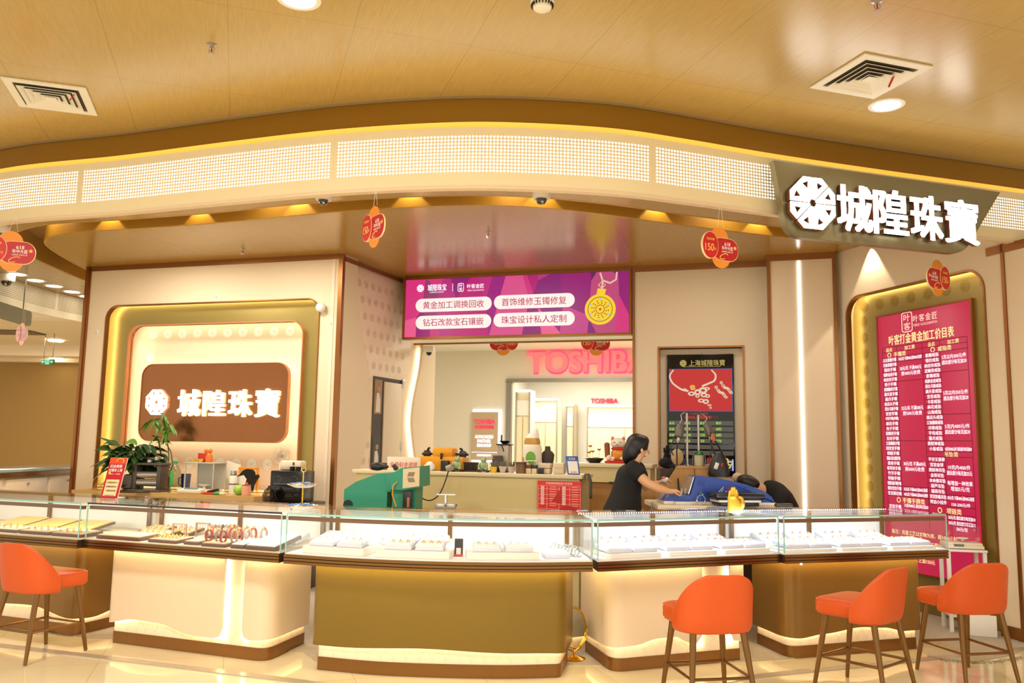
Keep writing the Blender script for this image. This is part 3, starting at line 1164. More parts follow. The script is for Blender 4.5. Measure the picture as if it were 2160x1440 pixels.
m_skirtled = glow('led_skirt', (255, 228, 176), 40.0)
m_underled = glow('led_under_counter', (255, 222, 160), 16.0)
m_undergold = glow('led_under_gold', (255, 226, 150), 34.0)
m_ledrail = glow('led_rail_warm', (255, 240, 205), 3.0)
m_ledrailc = glow('led_rail_white', (240, 244, 255), 3.0)
m_ledrow = glow('led_row', (240, 244, 255), 4.0, False)


def inset_base(front, back, l, fr, r, rad, depth=.5):
    """plinth plan path: back-left, front-left, front-right, back-right, inset from the counter outline"""
    a, b_ = V2(front[0]), V2(front[-1])
    t_ = (b_ - a).normalized()
    n_ = Vector((-t_.y, t_.x))
    fl = a + t_ * l + n_ * fr
    frr = b_ - t_ * r + n_ * fr
    return fl, frr, t_, n_


S1F, S1B = [(-4.9, 6.87), (-3.87, 6.48), (-3.105, 6.19)], [(-5.0, 7.75), (-4.3, 7.50), (-2.86, 6.93)]
S2F, S2B = [(-3.08, 6.235), (-1.50, 5.64)], [(-2.82, 6.92), (-1.33, 6.36)]
S3F = catmull([(-1.465, 5.625), (-1.09, 5.495), (-.62, 5.395), (-.22, 5.37), (.15, 5.40), (.535, 5.475)], 6)
S3B = catmull([(-1.30, 6.35), (-.6, 6.26), (.02, 6.21), (.46, 6.20)], 5)
S4F, S4B = [(.565, 5.475), (1.895, 6.02)], [(.49, 6.215), (1.66, 6.70)]
S5F, S5B = [(1.92, 5.985), (3.29, 6.43)], [(1.70, 6.74), (3.15, 7.20)]

fl, fr2, t_, n_ = inset_base(S1F, S1B, .1, .34, .02, .1)
c = Vector((-3.28, 6.60))
b1 = fillet([tuple(fl + n_ * .4), tuple(fl), tuple(c), tuple(c + n_ * .42)], [0, 0, .10, 0])
L1 = arclen(offset(b1, -.034))[-1]
sc1 = showcase('a', 'glass showcase at the far left, gold base, trays of gold jewellery inside', S1F, S1B, b1, 0, m_goldshell,
               [[(0, .17), (.8, .17), (1.5, .20), (1.95, .13), (2.1, .125), (2.3, .15), (2.6, .17)]], False, m_deck_beige, 5, SOFT, None, (False, True))
A, B = Vector((-2.92, 6.43)), Vector((-1.64, 5.945))
t_ = (B - A).normalized()
n_ = Vector((-t_.y, t_.x))
b2 = fillet([tuple(A + n_ * .48), tuple(A), tuple(B), tuple(B + Vector((.13, .52)))], [0, 0.01, .11, 0])
sc2 = showcase('b', 'glass showcase with a dark top edge and cream base, second from the left', S2F, S2B, b2, 0, m_cream,
               [[(0, .15), (.5, .15), (.75, .19), (.95, .185), (1.3, .125), (1.47, .125), (1.52, .14), (1.545, .2)], [(1.70, .2), (1.72, .15), (1.76, .14), (2.0, .15), (2.5, .15)]], True, m_deck_beige, 6, SOFT, (1.545, 1.70), ledrow=None)
b3 = [(-1.20, 6.1), (-1.262, 5.78)] + catmull([(-1.262, 5.78), (-.85, 5.67), (-.42, 5.63), (0, 5.63), (.35, 5.68)], 5)[1:-1] + [(.35, 5.68), (.42, 6.05)]
b3 = fillet(b3, [0, .02] + [0] * (len(b3) - 4) + [.04, 0, 0][:2] + [0])
sc3 = showcase('c', 'curved glass showcase in the middle with an olive gold base', S3F, S3B, b3, 0, m_oliveshell,
               [[(0, .165), (.5, .165), (1.1, .185), (1.7, .165), (2.4, .15)]], False, m_deck_white, 6.5, SOFT)
A, B = Vector((.70, 5.82)), Vector((1.66, 6.19))
t_ = (B - A).normalized()
n_ = Vector((-t_.y, t_.x))
b4 = fillet([tuple(A + Vector((-.13, .55))), tuple(A), tuple(B), tuple(B + n_ * .42)], [0, .11, .01, 0])
sc4 = showcase('d', 'glass showcase with a cream base, second from the right, gold hand on top', S4F, S4B, b4, 0, m_cream,
               [[(0, .15), (.55, .16), (.72, .17), (.92, .205), (1.05, .205), (1.18, .155), (1.22, .155), (1.25, .18), (1.27, .22)], [(1.50, .2), (1.52, .15), (1.6, .14), (2.2, .15)]], False, m_deck_white, 8, COOL, (1.27, 1.50), ledrow=m_ledrow)
A, B = Vector((2.03, 6.26)), Vector((3.13, 6.64))
t_ = (B - A).normalized()
n_ = Vector((-t_.y, t_.x))
b5 = fillet([tuple(A + Vector((-.10, .45))), tuple(A), tuple(B), tuple(B + n_ * .4)], [0, .10, .01, 0])
sc5 = showcase('e', 'glass showcase at the far right end with a gold base and white trays', S5F, S5B, b5, 0, m_goldshell,
               [[(0, .15), (.4, .15), (.55, .145), (.75, .165), (1.1, .195), (1.3, .18), (1.5, .145), (2.2, .15)]], False, m_deck_white, 8, COOL, ledrow=m_ledrow)

o = G().ball((0, 0, 0), .009, 10, 8).build('lamp_bead', m_lamp, sc5)
p = aty(1690, 1189, 6.12)
o.location = (p.x, p.y, ZD - .016)
# ------------------------------------------------------------------ trays and jewellery
m_tray_w = mat('white_tray', (222, 226, 246), 0.6)
m_pad_w = mat('white_pad', (248, 246, 246), 0.8)
m_tray_b = mat('brown_tray', (104, 70, 54), 0.5)
m_pad_b = mat('beige_pad', (222, 190, 150), 0.8)
m_riser = mat('white_riser', (246, 238, 226), 0.5)
m_jewel = mat('gold_jewellery', (228, 178, 70), 0.25, 0.9)
m_rose = mat('rose_gold_jewellery', (222, 160, 120), 0.25, 0.9)
m_silver = mat('silver_jewellery', (226, 222, 214), 0.25, 0.9)
ORD = ['first', 'second', 'third', 'fourth', 'fifth', 'sixth', 'seventh', 'eighth', 'ninth', 'tenth']
_ring = {}
RINGS = [0]


def ring_obj(mm):
    if mm.name not in _ring:
        pts = [(.009 * math.cos(R_(30 * k)), 0, .005 + .009 * math.sin(R_(30 * k))) for k in range(12)]
        g = G().tube(pts, .0024, 5, True).box((0, 0, .0155), (.010, .008, .006), .002, None, 1)
        o = g.build('ring', mm)
        _ring[mm.name] = [o, False]
    r = _ring[mm.name]
    if not r[1]:
        r[1] = True
        return r[0]
    d = r[0].copy()
    COL.objects.link(d)
    return d


def place(front, back, a, d):
    """point inside a showcase: a along the front 0..1, d metres behind the front"""
    s = arclen(front)
    x = a * s[-1]
    for i in range(len(s) - 1):
        if x <= s[i + 1] + 1e-9:
            t = (x - s[i]) / (s[i + 1] - s[i])
            p = V2(front[i]) * (1 - t) + V2(front[i + 1]) * t
            dr = (V2(front[i + 1]) - V2(front[i])).normalized()
            break
    nn = Vector((-dr.y, dr.x))
    q = p + nn * d
    return q, math.degrees(math.atan2(dr.y, dr.x))


def tray(front, back, a, d, z, w, dp, h, where, mt, mp, grid=None, rm=None, tilt=0.0, rot=0.0, short=None):
    q, ang = place(front, back, a, d)
    t = thing('jewellery_tray', where, 'tray', (q.x, q.y, z), ang + rot, 'jewellery trays')
    rt = Matrix.Rotation(R_(tilt), 3, 'X')
    z0 = h / 2 + abs(math.sin(R_(tilt))) * dp / 2
    G().box((0, 0, z0), (w, dp, h), .003, rt).build('tray_base', mt, t)
    up = rt @ Vector((0, 0, h / 2 + .0025))
    G().box((up.x, up.y, z0 + up.z), (w - .016, dp - .016, .006), .002, rt).build('pad', mp, t)
    if grid:
        nx, ny = grid
        for i in range(nx):
            for j in range(ny):
                if RINGS[0] >= 290:
                    return t
                RINGS[0] += 1
                lp = Vector(((i + .5) / nx - .5, (j + .5) / ny - .5, 0))
                lp = Vector((lp.x * (w - .03), lp.y * (dp - .03), 0))
                lp = rt @ Vector((lp.x, lp.y, h / 2 + .004))
                wp = Matrix.Rotation(R_(ang + rot), 3, 'Z') @ Vector((lp.x, lp.y, z0 + lp.z))
                o = ring_obj(rm)
                o.location = (q.x + wp.x, q.y + wp.y, z + wp.z)
                o.rotation_euler = (0, 0, R_(ang + rot + random.uniform(-12, 12)))
                tag(o, 'ring on ' + (short or where), 'ring', 'rings on ' + (short or where))
    return t


def riser(front, back, a, d, w, dp, h, label, z=None):
    q, ang = place(front, back, a, d)
    o = G().box((0, 0, h / 2), (w, dp, h), .003).build('display_riser', m_riser)
    o.location = (q.x, q.y, ZD + .0685 if z is None else z)
    o.rotation_euler = (0, 0, R_(ang))
    tag(o, label, 'display stand', 'risers under the trays')
    return o


ZB = ZG + .0082
for i, a in enumerate((.19, .50, .81)):
    riser(S5F, S5B, a, .16, .40, .25, .022, f'low white riser in far right showcase, {ORD[i]} from left', ZB)
    for k in (0, 1):
        tray(S5F, S5B, a + (k - .5) * .135, .165, ZB + .0225, .180, .19, .026, f'white tray, {ORD[i*2+k]} from left in front row of far right showcase', m_tray_w, m_pad_w, (3, 2), m_jewel, 4)
for i, a in enumerate((.16, .36, .57, .80)):
    tray(S5F, S5B, a, .47, ZB, .24, .22, .03, f'white tray, {ORD[i]} from left in rear row of far right showcase', m_tray_w, m_pad_w, (3, 2), m_rose if i < 3 else m_silver, 14)
for i, a in enumerate((.215, .525, .835)):
    riser(S4F, S4B, a, .17, .38, .27, .03, f'low white riser in showcase under the gold hand, {ORD[i]} from left', ZB)
    for k in (0, 1):
        tray(S4F, S4B, a + (k - .5) * .135, .175, ZB + .0305, .18, .20, .026, f'white tray, {ORD[i*2+k]} from left, front row of showcase under gold hand', m_tray_w, m_pad_w, (3, 2), m_rose if i else m_silver, 4)
for i, a in enumerate((.27, .46, .65, .85)):
    tray(S4F, S4B, a, .48, ZB, .25, .22, .03, f'white tray, {ORD[i]} from left, rear row of showcase under gold hand', m_tray_w, m_pad_w, (3, 2), m_rose, 12)
for i, (a, w_) in enumerate(((.16, .38), (.43, .42), (.72, .40), (.90, .0))):
    if w_:
        riser(S3F, S3B, a, .19, w_ + .06, .27, .045, f'cream stepped riser in the curved middle showcase, {ORD[i]} from left', ZB)
        for k in (0, 1):
            tray(S3F, S3B, a + (k - .5) * .105, .20, ZB + .0455, .18, .25, .022, f'white tray, {ORD[i*2+k]} from left in curved showcase front row', m_tray_w, m_pad_w, (3, 2), m_jewel if i < 2 else m_silver, 12)
tray(S3F, S3B, .90, .17, ZB, .16, .15, .03, 'small white tray by the bangles at the right end of the curved showcase', m_tray_w, m_pad_w, None, None, 5)
for i, a in enumerate((.10, .27, .42)):
    tray(S3F, S3B, a + .06, .52, ZB, .22, .16, .03, f'white tray, {ORD[i]} from left in curved showcase rear row', m_tray_w, m_pad_w, (3, 2), m_jewel, 14)
# bangles on a roll at the right end of the curved showcase
for k in range(8):
    q, ang = place(S3F, S3B, .925 + k * .007, .36 - k * .033)
    o = G().tube([(.033 * math.cos(R_(24 * j)), 0, .038 + .033 * math.sin(R_(24 * j))) for j in range(15)], .0045, 7, True).build('bangle', m_silver if k % 3 else mat('grey_jade', (150, 170, 170), 0.2))
    o.location = (q.x, q.y, ZB)
    o.rotation_euler = (0, 0, R_(ang + 20))
    tag(o, f'pale bangle standing at the right end of the curved showcase, {ORD[k]} from the back', 'bangle', 'bangles in a row in the curved showcase')
# black ring box with price card
q, ang = place(S3F, S3B, .572, .22)
t = thing('ring_box', 'open black box with a white price card and red foot in the middle showcase', 'box', (q.x, q.y, ZB), ang)
G().box((0, .01, .055), (.055, .03, .11), .004).build('box_body', m_dark, t)
G().box((0, -.008, .03), (.03, .004, .045)).build('price_card', m_white, t)
G().box((0, -.012, .006), (.056, .04, .012), .003).build('foot', m_red, t)
# necklaces lying over the front of the third riser
for k in range(5):
    q, ang = place(S3F, S3B, .665 + k * .018, .10)
    g = G().tube([(.012 * math.sin(j * 1.4) * (j / 9), -.004 - .012 * j * .1, .088 - .006 * j) for j in range(10)], .0013, 5)
    o = g.build('chain_necklace', m_silver)
    o.location = (q.x, q.y, ZB)
    o.rotation_euler = (0, 0, R_(ang))
    tag(o, f'thin silver chain hanging over the riser edge, {ORD[k]} from left', 'necklace', 'chains hanging over the riser edge')

# second showcase: brown trays, bracelets, bangle stands
def btray(F_, B_, a, d, w, dp, lab, grid, z=ZB, tilt=3, h=.02):
    return tray(F_, B_, a, d, z, w, dp, h, lab, m_tray_b, m_pad_b, grid, m_jewel, tilt)


btray(S2F, S2B, .16, .13, .40, .20, 'brown tray with two columns at the front left of the second showcase', None, h=.024)
btray(S2F, S2B, .20, .34, .30, .18, 'brown tray with gold bits at the rear left of the second showcase', (5, 2), tilt=6)
btray(S2F, S2B, .40, .12, .25, .18, 'brown tray with crowded gold rings in the second showcase front row', (7, 4))
btray(S2F, S2B, .545, .11, .13, .14, 'small brown tray with a lifted lid in the second showcase', None)
btray(S2F, S2B, .665, .12, .20, .20, 'brown tray with leather bangle stands in the second showcase', None)
tray(S2F, S2B, .785, .12, ZB, .11, .20, .024, 'small white tray with a brown rim beside the bangle stands', m_tray_b, m_pad_w, (2, 3), m_silver, 6)
tray(S2F, S2B, .90, .16, ZB, .24, .30, .026, 'large white tray with a brown rim at the right of the second showcase', m_tray_b, m_pad_w, (3, 3), m_silver, 10)
tray(S2F, S2B, .84, .46, ZB, .26, .18, .03, 'white stud tray at the rear right of the second showcase', m_tray_w, m_pad_w, None, None, 12)
for i, a in enumerate((.04, .20)):
    btray(S2F, S2B, a + .06, .53, .22, .17, f'brown tray, {ORD[i]} from left in rear row of the second showcase', (4, 2), tilt=10)
# earring frames
for i, (a, d) in enumerate(((.33, .33), (.39, .46))):
    q, ang = place(S2F, S2B, a, d)
    t = thing('earring_stand', ['lower brown frame hung with earrings in the second showcase', 'taller brown frame hung with earrings behind the lower one'][i], 'display stand', (q.x, q.y, ZB), ang)
    G().box((-.06, 0, .05), (.01, .01, .1)).box((.06, 0, .05), (.01, .01, .1)).box((0, 0, .1), (.13, .01, .01)).build('frame', mat('taupe_frame', (150, 116, 96), 0.5), t)
    for k in range(5):
        G().tube([(-.045 + .0225 * k, -.002, .095), (-.045 + .0225 * k, -.002, .06)], .0015, 5).ball((-.045 + .0225 * k, -.002, .055), .004, 8, 6).build('earring', m_jewel, t)
# bracelet cushions
m_cush = mat('grey_velvet', (150, 132, 122), 0.8)
for i, (a, d, L) in enumerate(((.50, .46, .22), (.585, .32, .24))):
    q, ang = place(S2F, S2B, a, d)
    t = thing('bracelet_cushion', ['grey roll with striped bracelets in the second showcase, the rear one', 'grey roll with red and gold bracelets in the second showcase, the front one'][i], 'display stand', (q.x, q.y, ZB), ang + 38)
    G().box((0, 0, .014), (L, .075, .028), .004).build('cushion_base', m_tray_b, t)
    G().cyl((-L / 2, 0, .062), (L / 2, 0, .062), .034, seg=18).build('roll', m_cush, t)
    for k in range(7):
        x = -L / 2 + .03 + k * (L - .06) / 6
        G().tube([(x, .0375 * math.cos(R_(24 * j)), .062 + .0375 * math.sin(R_(24 * j))) for j in range(15)], .0055, 6, True).build('bracelet', [m_jewel, mat('red_beads', (170, 60, 44), .3), m_jewel, mat('black_beads', (40, 36, 36), .3), m_silver][(k + i) % 5], t)
spots = [(.615, .08), (.655, .10), (.69, .075), (.725, .115), (.70, .22), (.755, .20), (.64, .27), (.685, .33), (.73, .31), (.775, .33)]
for k, (a, d) in enumerate(spots):
    q, ang = place(S2F, S2B, a, d)
    t = thing('bangle_stand', f'upright bangle strap on the brown tray, {ORD[k]} counted from the front left', 'display stand', (q.x, q.y, ZB + .024), ang + 60, 'bangle stands in the second showcase')
    G().tube([(.022 * math.cos(R_(24 * j)), 0, .042 + .04 * math.sin(R_(24 * j))) for j in range(15)], [.008] * 15, 6, True).build('strap', [mat('red_strap', (150, 62, 44), .5), m_cush][k % 2], t)
    G().ball((0, 0, .084), (.010, .010, .012), 10, 6).build('clasp', m_jewel, t)
# far left showcase
for i, a in enumerate((.36, .53, .70, .87)):
    btray(S1F, S1B, a + .03, .16, .30, .20, f'brown card tray, {ORD[i]} from left in far left showcase', (4, 3))
for i, a in enumerate((.42, .60, .78)):
    tray(S1F, S1B, a, .46, ZB, .32, .26, .02, f'tray of yellow gold chains, {ORD[i]} from left in rear row of the far left showcase', m_tray_b, mat('yellow_gold_chains', (236, 196, 110), 0.4, 0.2, noise=.25, nscale=60, stretch=(8, .3, 1)), None, None, 10)

# ================================================================== signs and screens
GLOWS = {}


def em(col, es=1.0):
    k = (col, es)
    if k not in GLOWS:
        GLOWS[k] = mat('shown_colour_%d' % len(GLOWS), tuple(int(c * .35) for c in col), 0.4, emit=col, es=es, sample=False)
    return GLOWS[k]


def chars(g, fr, boxes, off, y, th, bold=0.006):
    for ch, u0, u1, v0, v1 in boxes:
        x0, z1 = fr.hit(u0, (v0 + v1) / 2, off)[0], fr.hit((u0 + u1) / 2, v0, off)[1]
        x1, z0 = fr.hit(u1, (v0 + v1) / 2, off)[0], fr.hit((u0 + u1) / 2, v1, off)[1]
        g.text(ch, (x0 + x1) / 2, (z0 + z1) / 2, z1 - z0, x1 - x0, y, 'C', th, bold)


# hanging shop sign in front of the fascia
FSG = Frame((2.035, 5.96), 17.3)
t = thing('shop_sign', 'big grey metal shop sign with glowing white characters in front of the fascia', 'sign', FSG.pt(0, 0, 0), 17.3)
a, b_, c, d = FSG.hit(1632, 338), FSG.hit(2110, 405), FSG.hit(2032, 536), FSG.hit(1662, 498)
low = fillet([a, d, c, b_], [0, .12, .12, 0], 6)
G().xz(low[::-1], 0, 0.06).build('sign_panel', mat('sign_grey_metal', (142, 134, 104), 0.36, 0.6, noise=0.08, nscale=2), t)
cx, czz = FSG.hit(1715, 428, .05)
R0 = (FSG.hit(1763, 428, .05)[0] - FSG.hit(1667, 428, .05)[0]) / 2 * 1.06
g = G()
emblem(g, cx, czz, R0, -.045, .008)
g.build('emblem', m_letter, t, 0)
WORD = [('城', 1768, 1839, 392, 487), ('隍', 1845, 1914, 402, 494), ('珠', 1923, 1987, 414, 504), ('寶', 1995, 2063, 423, 513)]
m_return = mat('letter_return', (120, 70, 40), 0.5)
for k, wd in enumerate(WORD):
    g = G()
    chars(g, FSG, [wd], .05, -.045, .008, .03)
    g.build('character', m_letter, t, 0)
    g = G()
    chars(g, FSG, [wd], .05, -.01, .035, .03)
    g.build('character_return', m_return, t, 0)
g = G()
emblem(g, cx, czz, R0 * 1.01, -.01, .034)
g.build('emblem_return', m_return, t, 0)

# bronze plaque in the left niche
t = thing('shop_plaque', 'bronze plaque with glowing emblem and white characters in the left wall niche', 'sign', FLW.pt(0, 0, 0), -16.2)
x0, x1 = FLW.hit(297, 850, -.2)[0], FLW.hit(606, 850, -.2)[0]
z1, z0 = FLW.hit(455, 767, -.2)[1], FLW.hit(455, 931, -.2)[1]
G().xz(rrect(x0, x1, z0, z1, .15, 8), .20, .23).build('plaque_panel', mat('dark_bronze_mirror', (150, 96, 56), 0.22, 0.85, noise=.06, nscale=2, stretch=(4, 1, .6)), t)
G().ring(rrect(x0 - .008, x1 + .008, z0 - .008, z1 + .008, .155, 8), rrect(x0, x1, z0, z1, .15, 8), .19, .24).build('rim', m_copper, t)
G().ring(rrect(x0 + .02, x1 - .02, z0 + .02, z1 - .02, .13, 8), rrect(x0 + .05, x1 - .05, z0 + .05, z1 - .05, .11, 8), .242, .246).build('light_strip', m_ledw, t)
g = G()
cx, czz = FLW.hit(331, 848, -.19)
emblem(g, cx, czz, .165, .185, .008)
g.build('emblem', m_letter, t, 0)
for wd in (('城', 376, 421, 822, 877), ('隍', 429, 474, 823, 877), ('珠', 483, 530, 822, 878), ('寶', 539, 588, 820, 879)):
    g = G()
    chars(g, FLW, [wd], -.185, .185, .008, .03)
    g.build('character', m_letter, t, 0)

# wide advertising screen above the passage
OFF = .02
t = thing('advertising_screen', 'wide purple and pink advertising screen with four white captions above the passage', 'screen', FBK.pt(0, 0, 0), -16.5)


def bx(u, v):
    return FBK.hit(u, v, OFF)


x0, x1 = bx(855, 650)[0], bx(1327, 635)[0]
z1, z0 = bx(1090, 581)[1], bx(1090, 706)[1]
G().ring([(x0 - .03, z0 - .03), (x1 + .03, z0 - .03), (x1 + .03, z1 + .03), (x0 - .03, z1 + .03)], [(x0, z0), (x1, z0), (x1, z1), (x0, z1)], -.035, 0.0).build('frame', m_bronze, t, 0)
G().box(((x0 + x1) / 2, -.01, (z0 + z1) / 2), (x1 - x0, .02, z1 - z0)).build('display', facets('screen_purple', [(190, 20, 110), (120, 16, 110), (222, 50, 120), (150, 20, 120), (236, 90, 140), (92, 20, 84)], (3.4, 1, 1.0), 0.95), t, 0)
g, gt = G(), G()
for (u0, u1, v0, v1, s) in ((876, 1036, 625, 659, '黄金加工调换回收'), (1041, 1211, 617, 653, '首饰维修玉镯修复'), (876, 1035, 661, 696, '钻石改款宝石镶嵌'), (1040, 1211, 655, 691, '珠宝设计私人定制')):
    a, b_ = bx((u0 + u1) / 2, (v0 + v1) / 2)
    wd = bx(u1, (v0 + v1) / 2)[0] - bx(u0, (v0 + v1) / 2)[0]
    ht = .17
    g.xz(rrect(a - wd / 2, a + wd / 2, b_ - ht / 2, b_ + ht / 2, ht / 2 - .001, 8), -.0225, -.0205)
    gt.text(s, a, b_, .095, wd * .80, -.0228, 'C', .001, .012)
g.build('caption_pill', em((255, 226, 218), 1.05), t, 0)
gt.build('lettering', em((176, 40, 90), .9), t, 0)
g = G()
a, b_ = bx(887, 608)
emblem(g, a, b_, .05, -.0206, .001, True)
a, b_ = bx(922, 606)
g.text('城隍珠宝', a, b_, .085, .25, -.0206, 'C', .001, .02)
a, b_ = bx(921, 616)
g.text('CHENGHUANG', a, b_, .018, .19, -.0206, 'C', .001)
a, b_ = bx(955, 606)
g.box((a, -.021, b_), (.006, .001, .1))
a, b_ = bx(972, 606)
g.ring(rrect(a - .04, a + .04, b_ - .055, b_ + .055, .02, 4), rrect(a - .033, a + .033, b_ - .048, b_ + .048, .015, 4), -.0215, -.0205)
g.text('叶', a, b_ + .022, .04, .045, -.0206, 'C', .001, .02)
g.text('客', a, b_ - .022, .04, .045, -.0206, 'C', .001, .02)
a, b_ = bx(1003, 603)
g.text('叶客金匠', a, b_, .055, .22, -.0206, 'C', .001, .02)
a, b_ = bx(1003, 612)
g.text('YEKE GOLDSMITH', a, b_, .018, .22, -.0206, 'C', .001)
g.build('logo', em((255, 240, 250), 1.1), t, 0)
a, b_ = bx(1266, 652)
g = G().xz([(a + .185 * math.cos(R_(k * 15)), b_ + .185 * math.sin(R_(k * 15))) for k in range(24)], -.024, -.0205)
g.xz([(a - .05, b_ + .15), (a + .05, b_ + .15), (a + .07, b_ + .24), (a - .03, b_ + .25)], -.024, -.0205)
g.build('pendant_picture', em((238, 196, 40), 1.0), t, 0)
g = G()
g.ring([(a + .15 * math.cos(R_(k * 15)), b_ + .15 * math.sin(R_(k * 15))) for k in range(24)], [(a + .142 * math.cos(R_(k * 15)), b_ + .142 * math.sin(R_(k * 15))) for k in range(24)], -.025, -.024)
g.ring([(a + .055 * math.cos(R_(k * 15)), b_ + .055 * math.sin(R_(k * 15))) for k in range(24)], [(a + .047 * math.cos(R_(k * 15)), b_ + .047 * math.sin(R_(k * 15))) for k in range(24)], -.025, -.024)
for k in range(12):
    for r in (.075, .1):
        q = (a + r * math.cos(R_(30 * k + r * 200)), b_ + r * math.sin(R_(30 * k + r * 200)))
        g.box((q[0], -.0245, q[1]), (.014, .001, .014))
g.build('pendant_pattern', em((150, 96, 10), .8), t, 0)
g = G()
for k in range(6):
    q = (a + .125 * math.cos(R_(60 * k + 30)), b_ + .125 * math.sin(R_(60 * k + 30)))
    g.xz([(q[0] + .013 * math.cos(R_(j * 60)), q[1] + .013 * math.sin(R_(j * 60))) for j in range(6)], -.0258, -.024)
g.build('blue_stones', em((120, 190, 240), 1.0), t, 0)
g = G().box((a, -.0248, b_), (.026, .001, .026)).box((a + .03, -.0245, b_ + .30), (.055, .001, .04))
g.build('red_stone', em((210, 30, 70), 1.0), t, 0)
g = G().tube([(a + .02, -.021, b_ + .24), (a + .03, -.021, b_ + .34), (a + .0, -.021, z1 - .01)], .012, 5)
g.tube([(a + .04, -.021, b_ + .34), (a + .12, -.021, b_ + .31), (a + .19, -.021, b_ + .35), (a + .2, -.021, z1 - .01)], .012, 5)
g.tube([(a + .02, -.021, b_ + .25), (a - .02, -.021, b_ + .29), (a + .02, -.021, b_ + .33), (a + .06, -.021, b_ + .29)], .008, 5, True)
g.build('cord_picture', em((226, 190, 160), .9), t, 0)

# price screen in the recess of the back wall
TY = -.10
t = thing('price_screen', 'tall black price screen with a red jewellery picture in the right wall recess', 'screen', FBK.pt(0, 0, 0), -16.5)


def tx(u, v):
    return FBK.hit(u, v, -.05)


x0, x1 = tx(1407, 850)[0], tx(1549, 850)[0]
z1, z0 = tx(1478, 747)[1], tx(1478, 1003)[1]
W = x1 - x0
G().box(((x0 + x1) / 2, .075, (z0 + z1) / 2), (W, .05, z1 - z0), .004).build('screen_body', mat('black_screen', (12, 12, 12), 0.15), t)
Y = .0495
g = G()
a, b_ = tx(1441, 766)
emblem(g, a, b_, .04, Y, .001)
a, b_ = tx(1491, 765)
g.text('上海城隍珠寶', a, b_, .07, .40, Y, 'C', .001, .012)
a, b_ = tx(1480, 773)
g.box((a, Y - .001, b_), (.42, .001, .004))
g.build('title_lettering', em((190, 170, 90), .8), t, 0)
a0, b0 = tx(1411, 778)
a1, b1_ = tx(1546, 868)
G().box(((a0 + a1) / 2, Y - .001, (b0 + b1_) / 2), (a1 - a0, .002, b0 - b1_)).build('picture_border', em((90, 80, 150), .7), t, 0)
G().box(((a0 + a1) / 2, Y - .0025, (b0 + b1_) / 2), (a1 - a0 - .02, .002, b0 - b1_ - .02)).build('red_picture', mat('red_silk_picture', (60, 4, 6), .4, emit=(206, 12, 20), es=.75, sample=False, noise=.2, nscale=4), t, 0)
g = G()


def nk(u, v):
    return tx(1380 + u / 5.145, 730 + v / 5.145)


chain = [(205, 262), (170, 320), (190, 385), (235, 430), (300, 470), (360, 485)]
chain2 = [(625, 262), (665, 310), (655, 370), (600, 400), (530, 430)]
for cpts in (chain, chain2):
    cp = catmull(cpts, 5)
    for i, p in enumerate(cp):
        q = nk(*p)
        r = .010 + .006 * (i / len(cp))
        g.xz([(q[0] + r * math.cos(R_(j * 60 + i * 20)), q[1] + r * .8 * math.sin(R_(j * 60 + i * 20))) for j in range(6)], Y - .006, Y - .003)
for (u, v, r, e) in ((405, 515, 40, .6), (470, 500, 34, 1), (530, 480, 46, .8), (575, 460, 30, .6), (470, 540, 24, .8), (540, 530, 36, .7), (510, 590, 36, .6), (560, 600, 34, .8), (580, 540, 26, .8), (600, 640, 22, .5), (612, 668, 14, .8), (420, 460, 26, .6), (330, 470, 24, .5)):
    q = nk(u, v)
    r = r / 5.145 * .0053
    rot = u * 7
    g.ring([(q[0] + r * math.cos(R_(j * 30 + rot)), q[1] + r * e * math.sin(R_(j * 30 + rot))) for j in range(12)], [(q[0] + r * .5 * math.cos(R_(j * 30 + rot)), q[1] + r * e * .4 * math.sin(R_(j * 30 + rot))) for j in range(12)], Y - .008, Y - .004)
for (u, v, du) in ((672, 445, 1), (728, 396, 1)):
    q = nk(u, v)
    g.ring([(q[0] + .018 * math.cos(R_(j * 45)), q[1] + .018 * math.sin(R_(j * 45))) for j in range(8)], [(q[0] + .008 * math.cos(R_(j * 45)), q[1] + .008 * math.sin(R_(j * 45))) for j in range(8)], Y - .007, Y - .004)
    for k in range(9):
        p2 = nk(u + 20 + k * 11, v + 30 + k * 9 + 8 * math.sin(k))
        g.ring([(p2[0] + .02 * math.cos(R_(j * 45)), p2[1] + .014 * math.sin(R_(j * 45))) for j in range(8)], [(p2[0] + .012 * math.cos(R_(j * 45)), p2[1] + .007 * math.sin(R_(j * 45))) for j in range(8)], Y - .007, Y - .004)
g.build('necklace_picture', em((224, 206, 176), .85), t, 0)
q = nk(415, 440)
G().xz([(q[0] + .032 * math.cos(R_(j * 45)), q[1] + .022 * math.sin(R_(j * 45))) for j in range(8)], Y - .009, Y - .0045).build('flower_picture', em((226, 160, 40), .9), t, 0)
g, gt = G(), G()
for r in range(6):
    c0 = tx(1478, 892 + 12.6 * r)
    for k in range(5):
        pass
    g.box(((a0 + a1) / 2, Y - .001, c0[1]), (a1 - a0, .002, .048))
    if r < 4:
        for j, s in enumerate((('品名', '成色', '金价', '售价'), ('足金', '999', '150', '685'), ('足铂', '1000', '150', '685'), ('18K', '750', '50', '370'))[r]):
            q = tx((1417, 1450, 1482, 1516)[j], 892 + 12.6 * r)
            gt.text(s, q[0], q[1], .03, None, Y - .003, 'C', .001, .02)
g.build('table_row', mat('screen_grey_row', (60, 58, 54), .3, emit=(84, 82, 74), es=.45, sample=False), t, 0)
gt.build('green_lettering', em((170, 230, 70), .9), t, 0)
g = G()
q = tx(1474, 872)
g.text('今日金价 实时更新', q[0], q[1], .022, .2, Y, 'C', .001)
q = tx(1478, 880)
g.text('欢迎光临上海城隍珠寶！！！', q[0], q[1], .036, .36, Y, 'C', .001, .015)
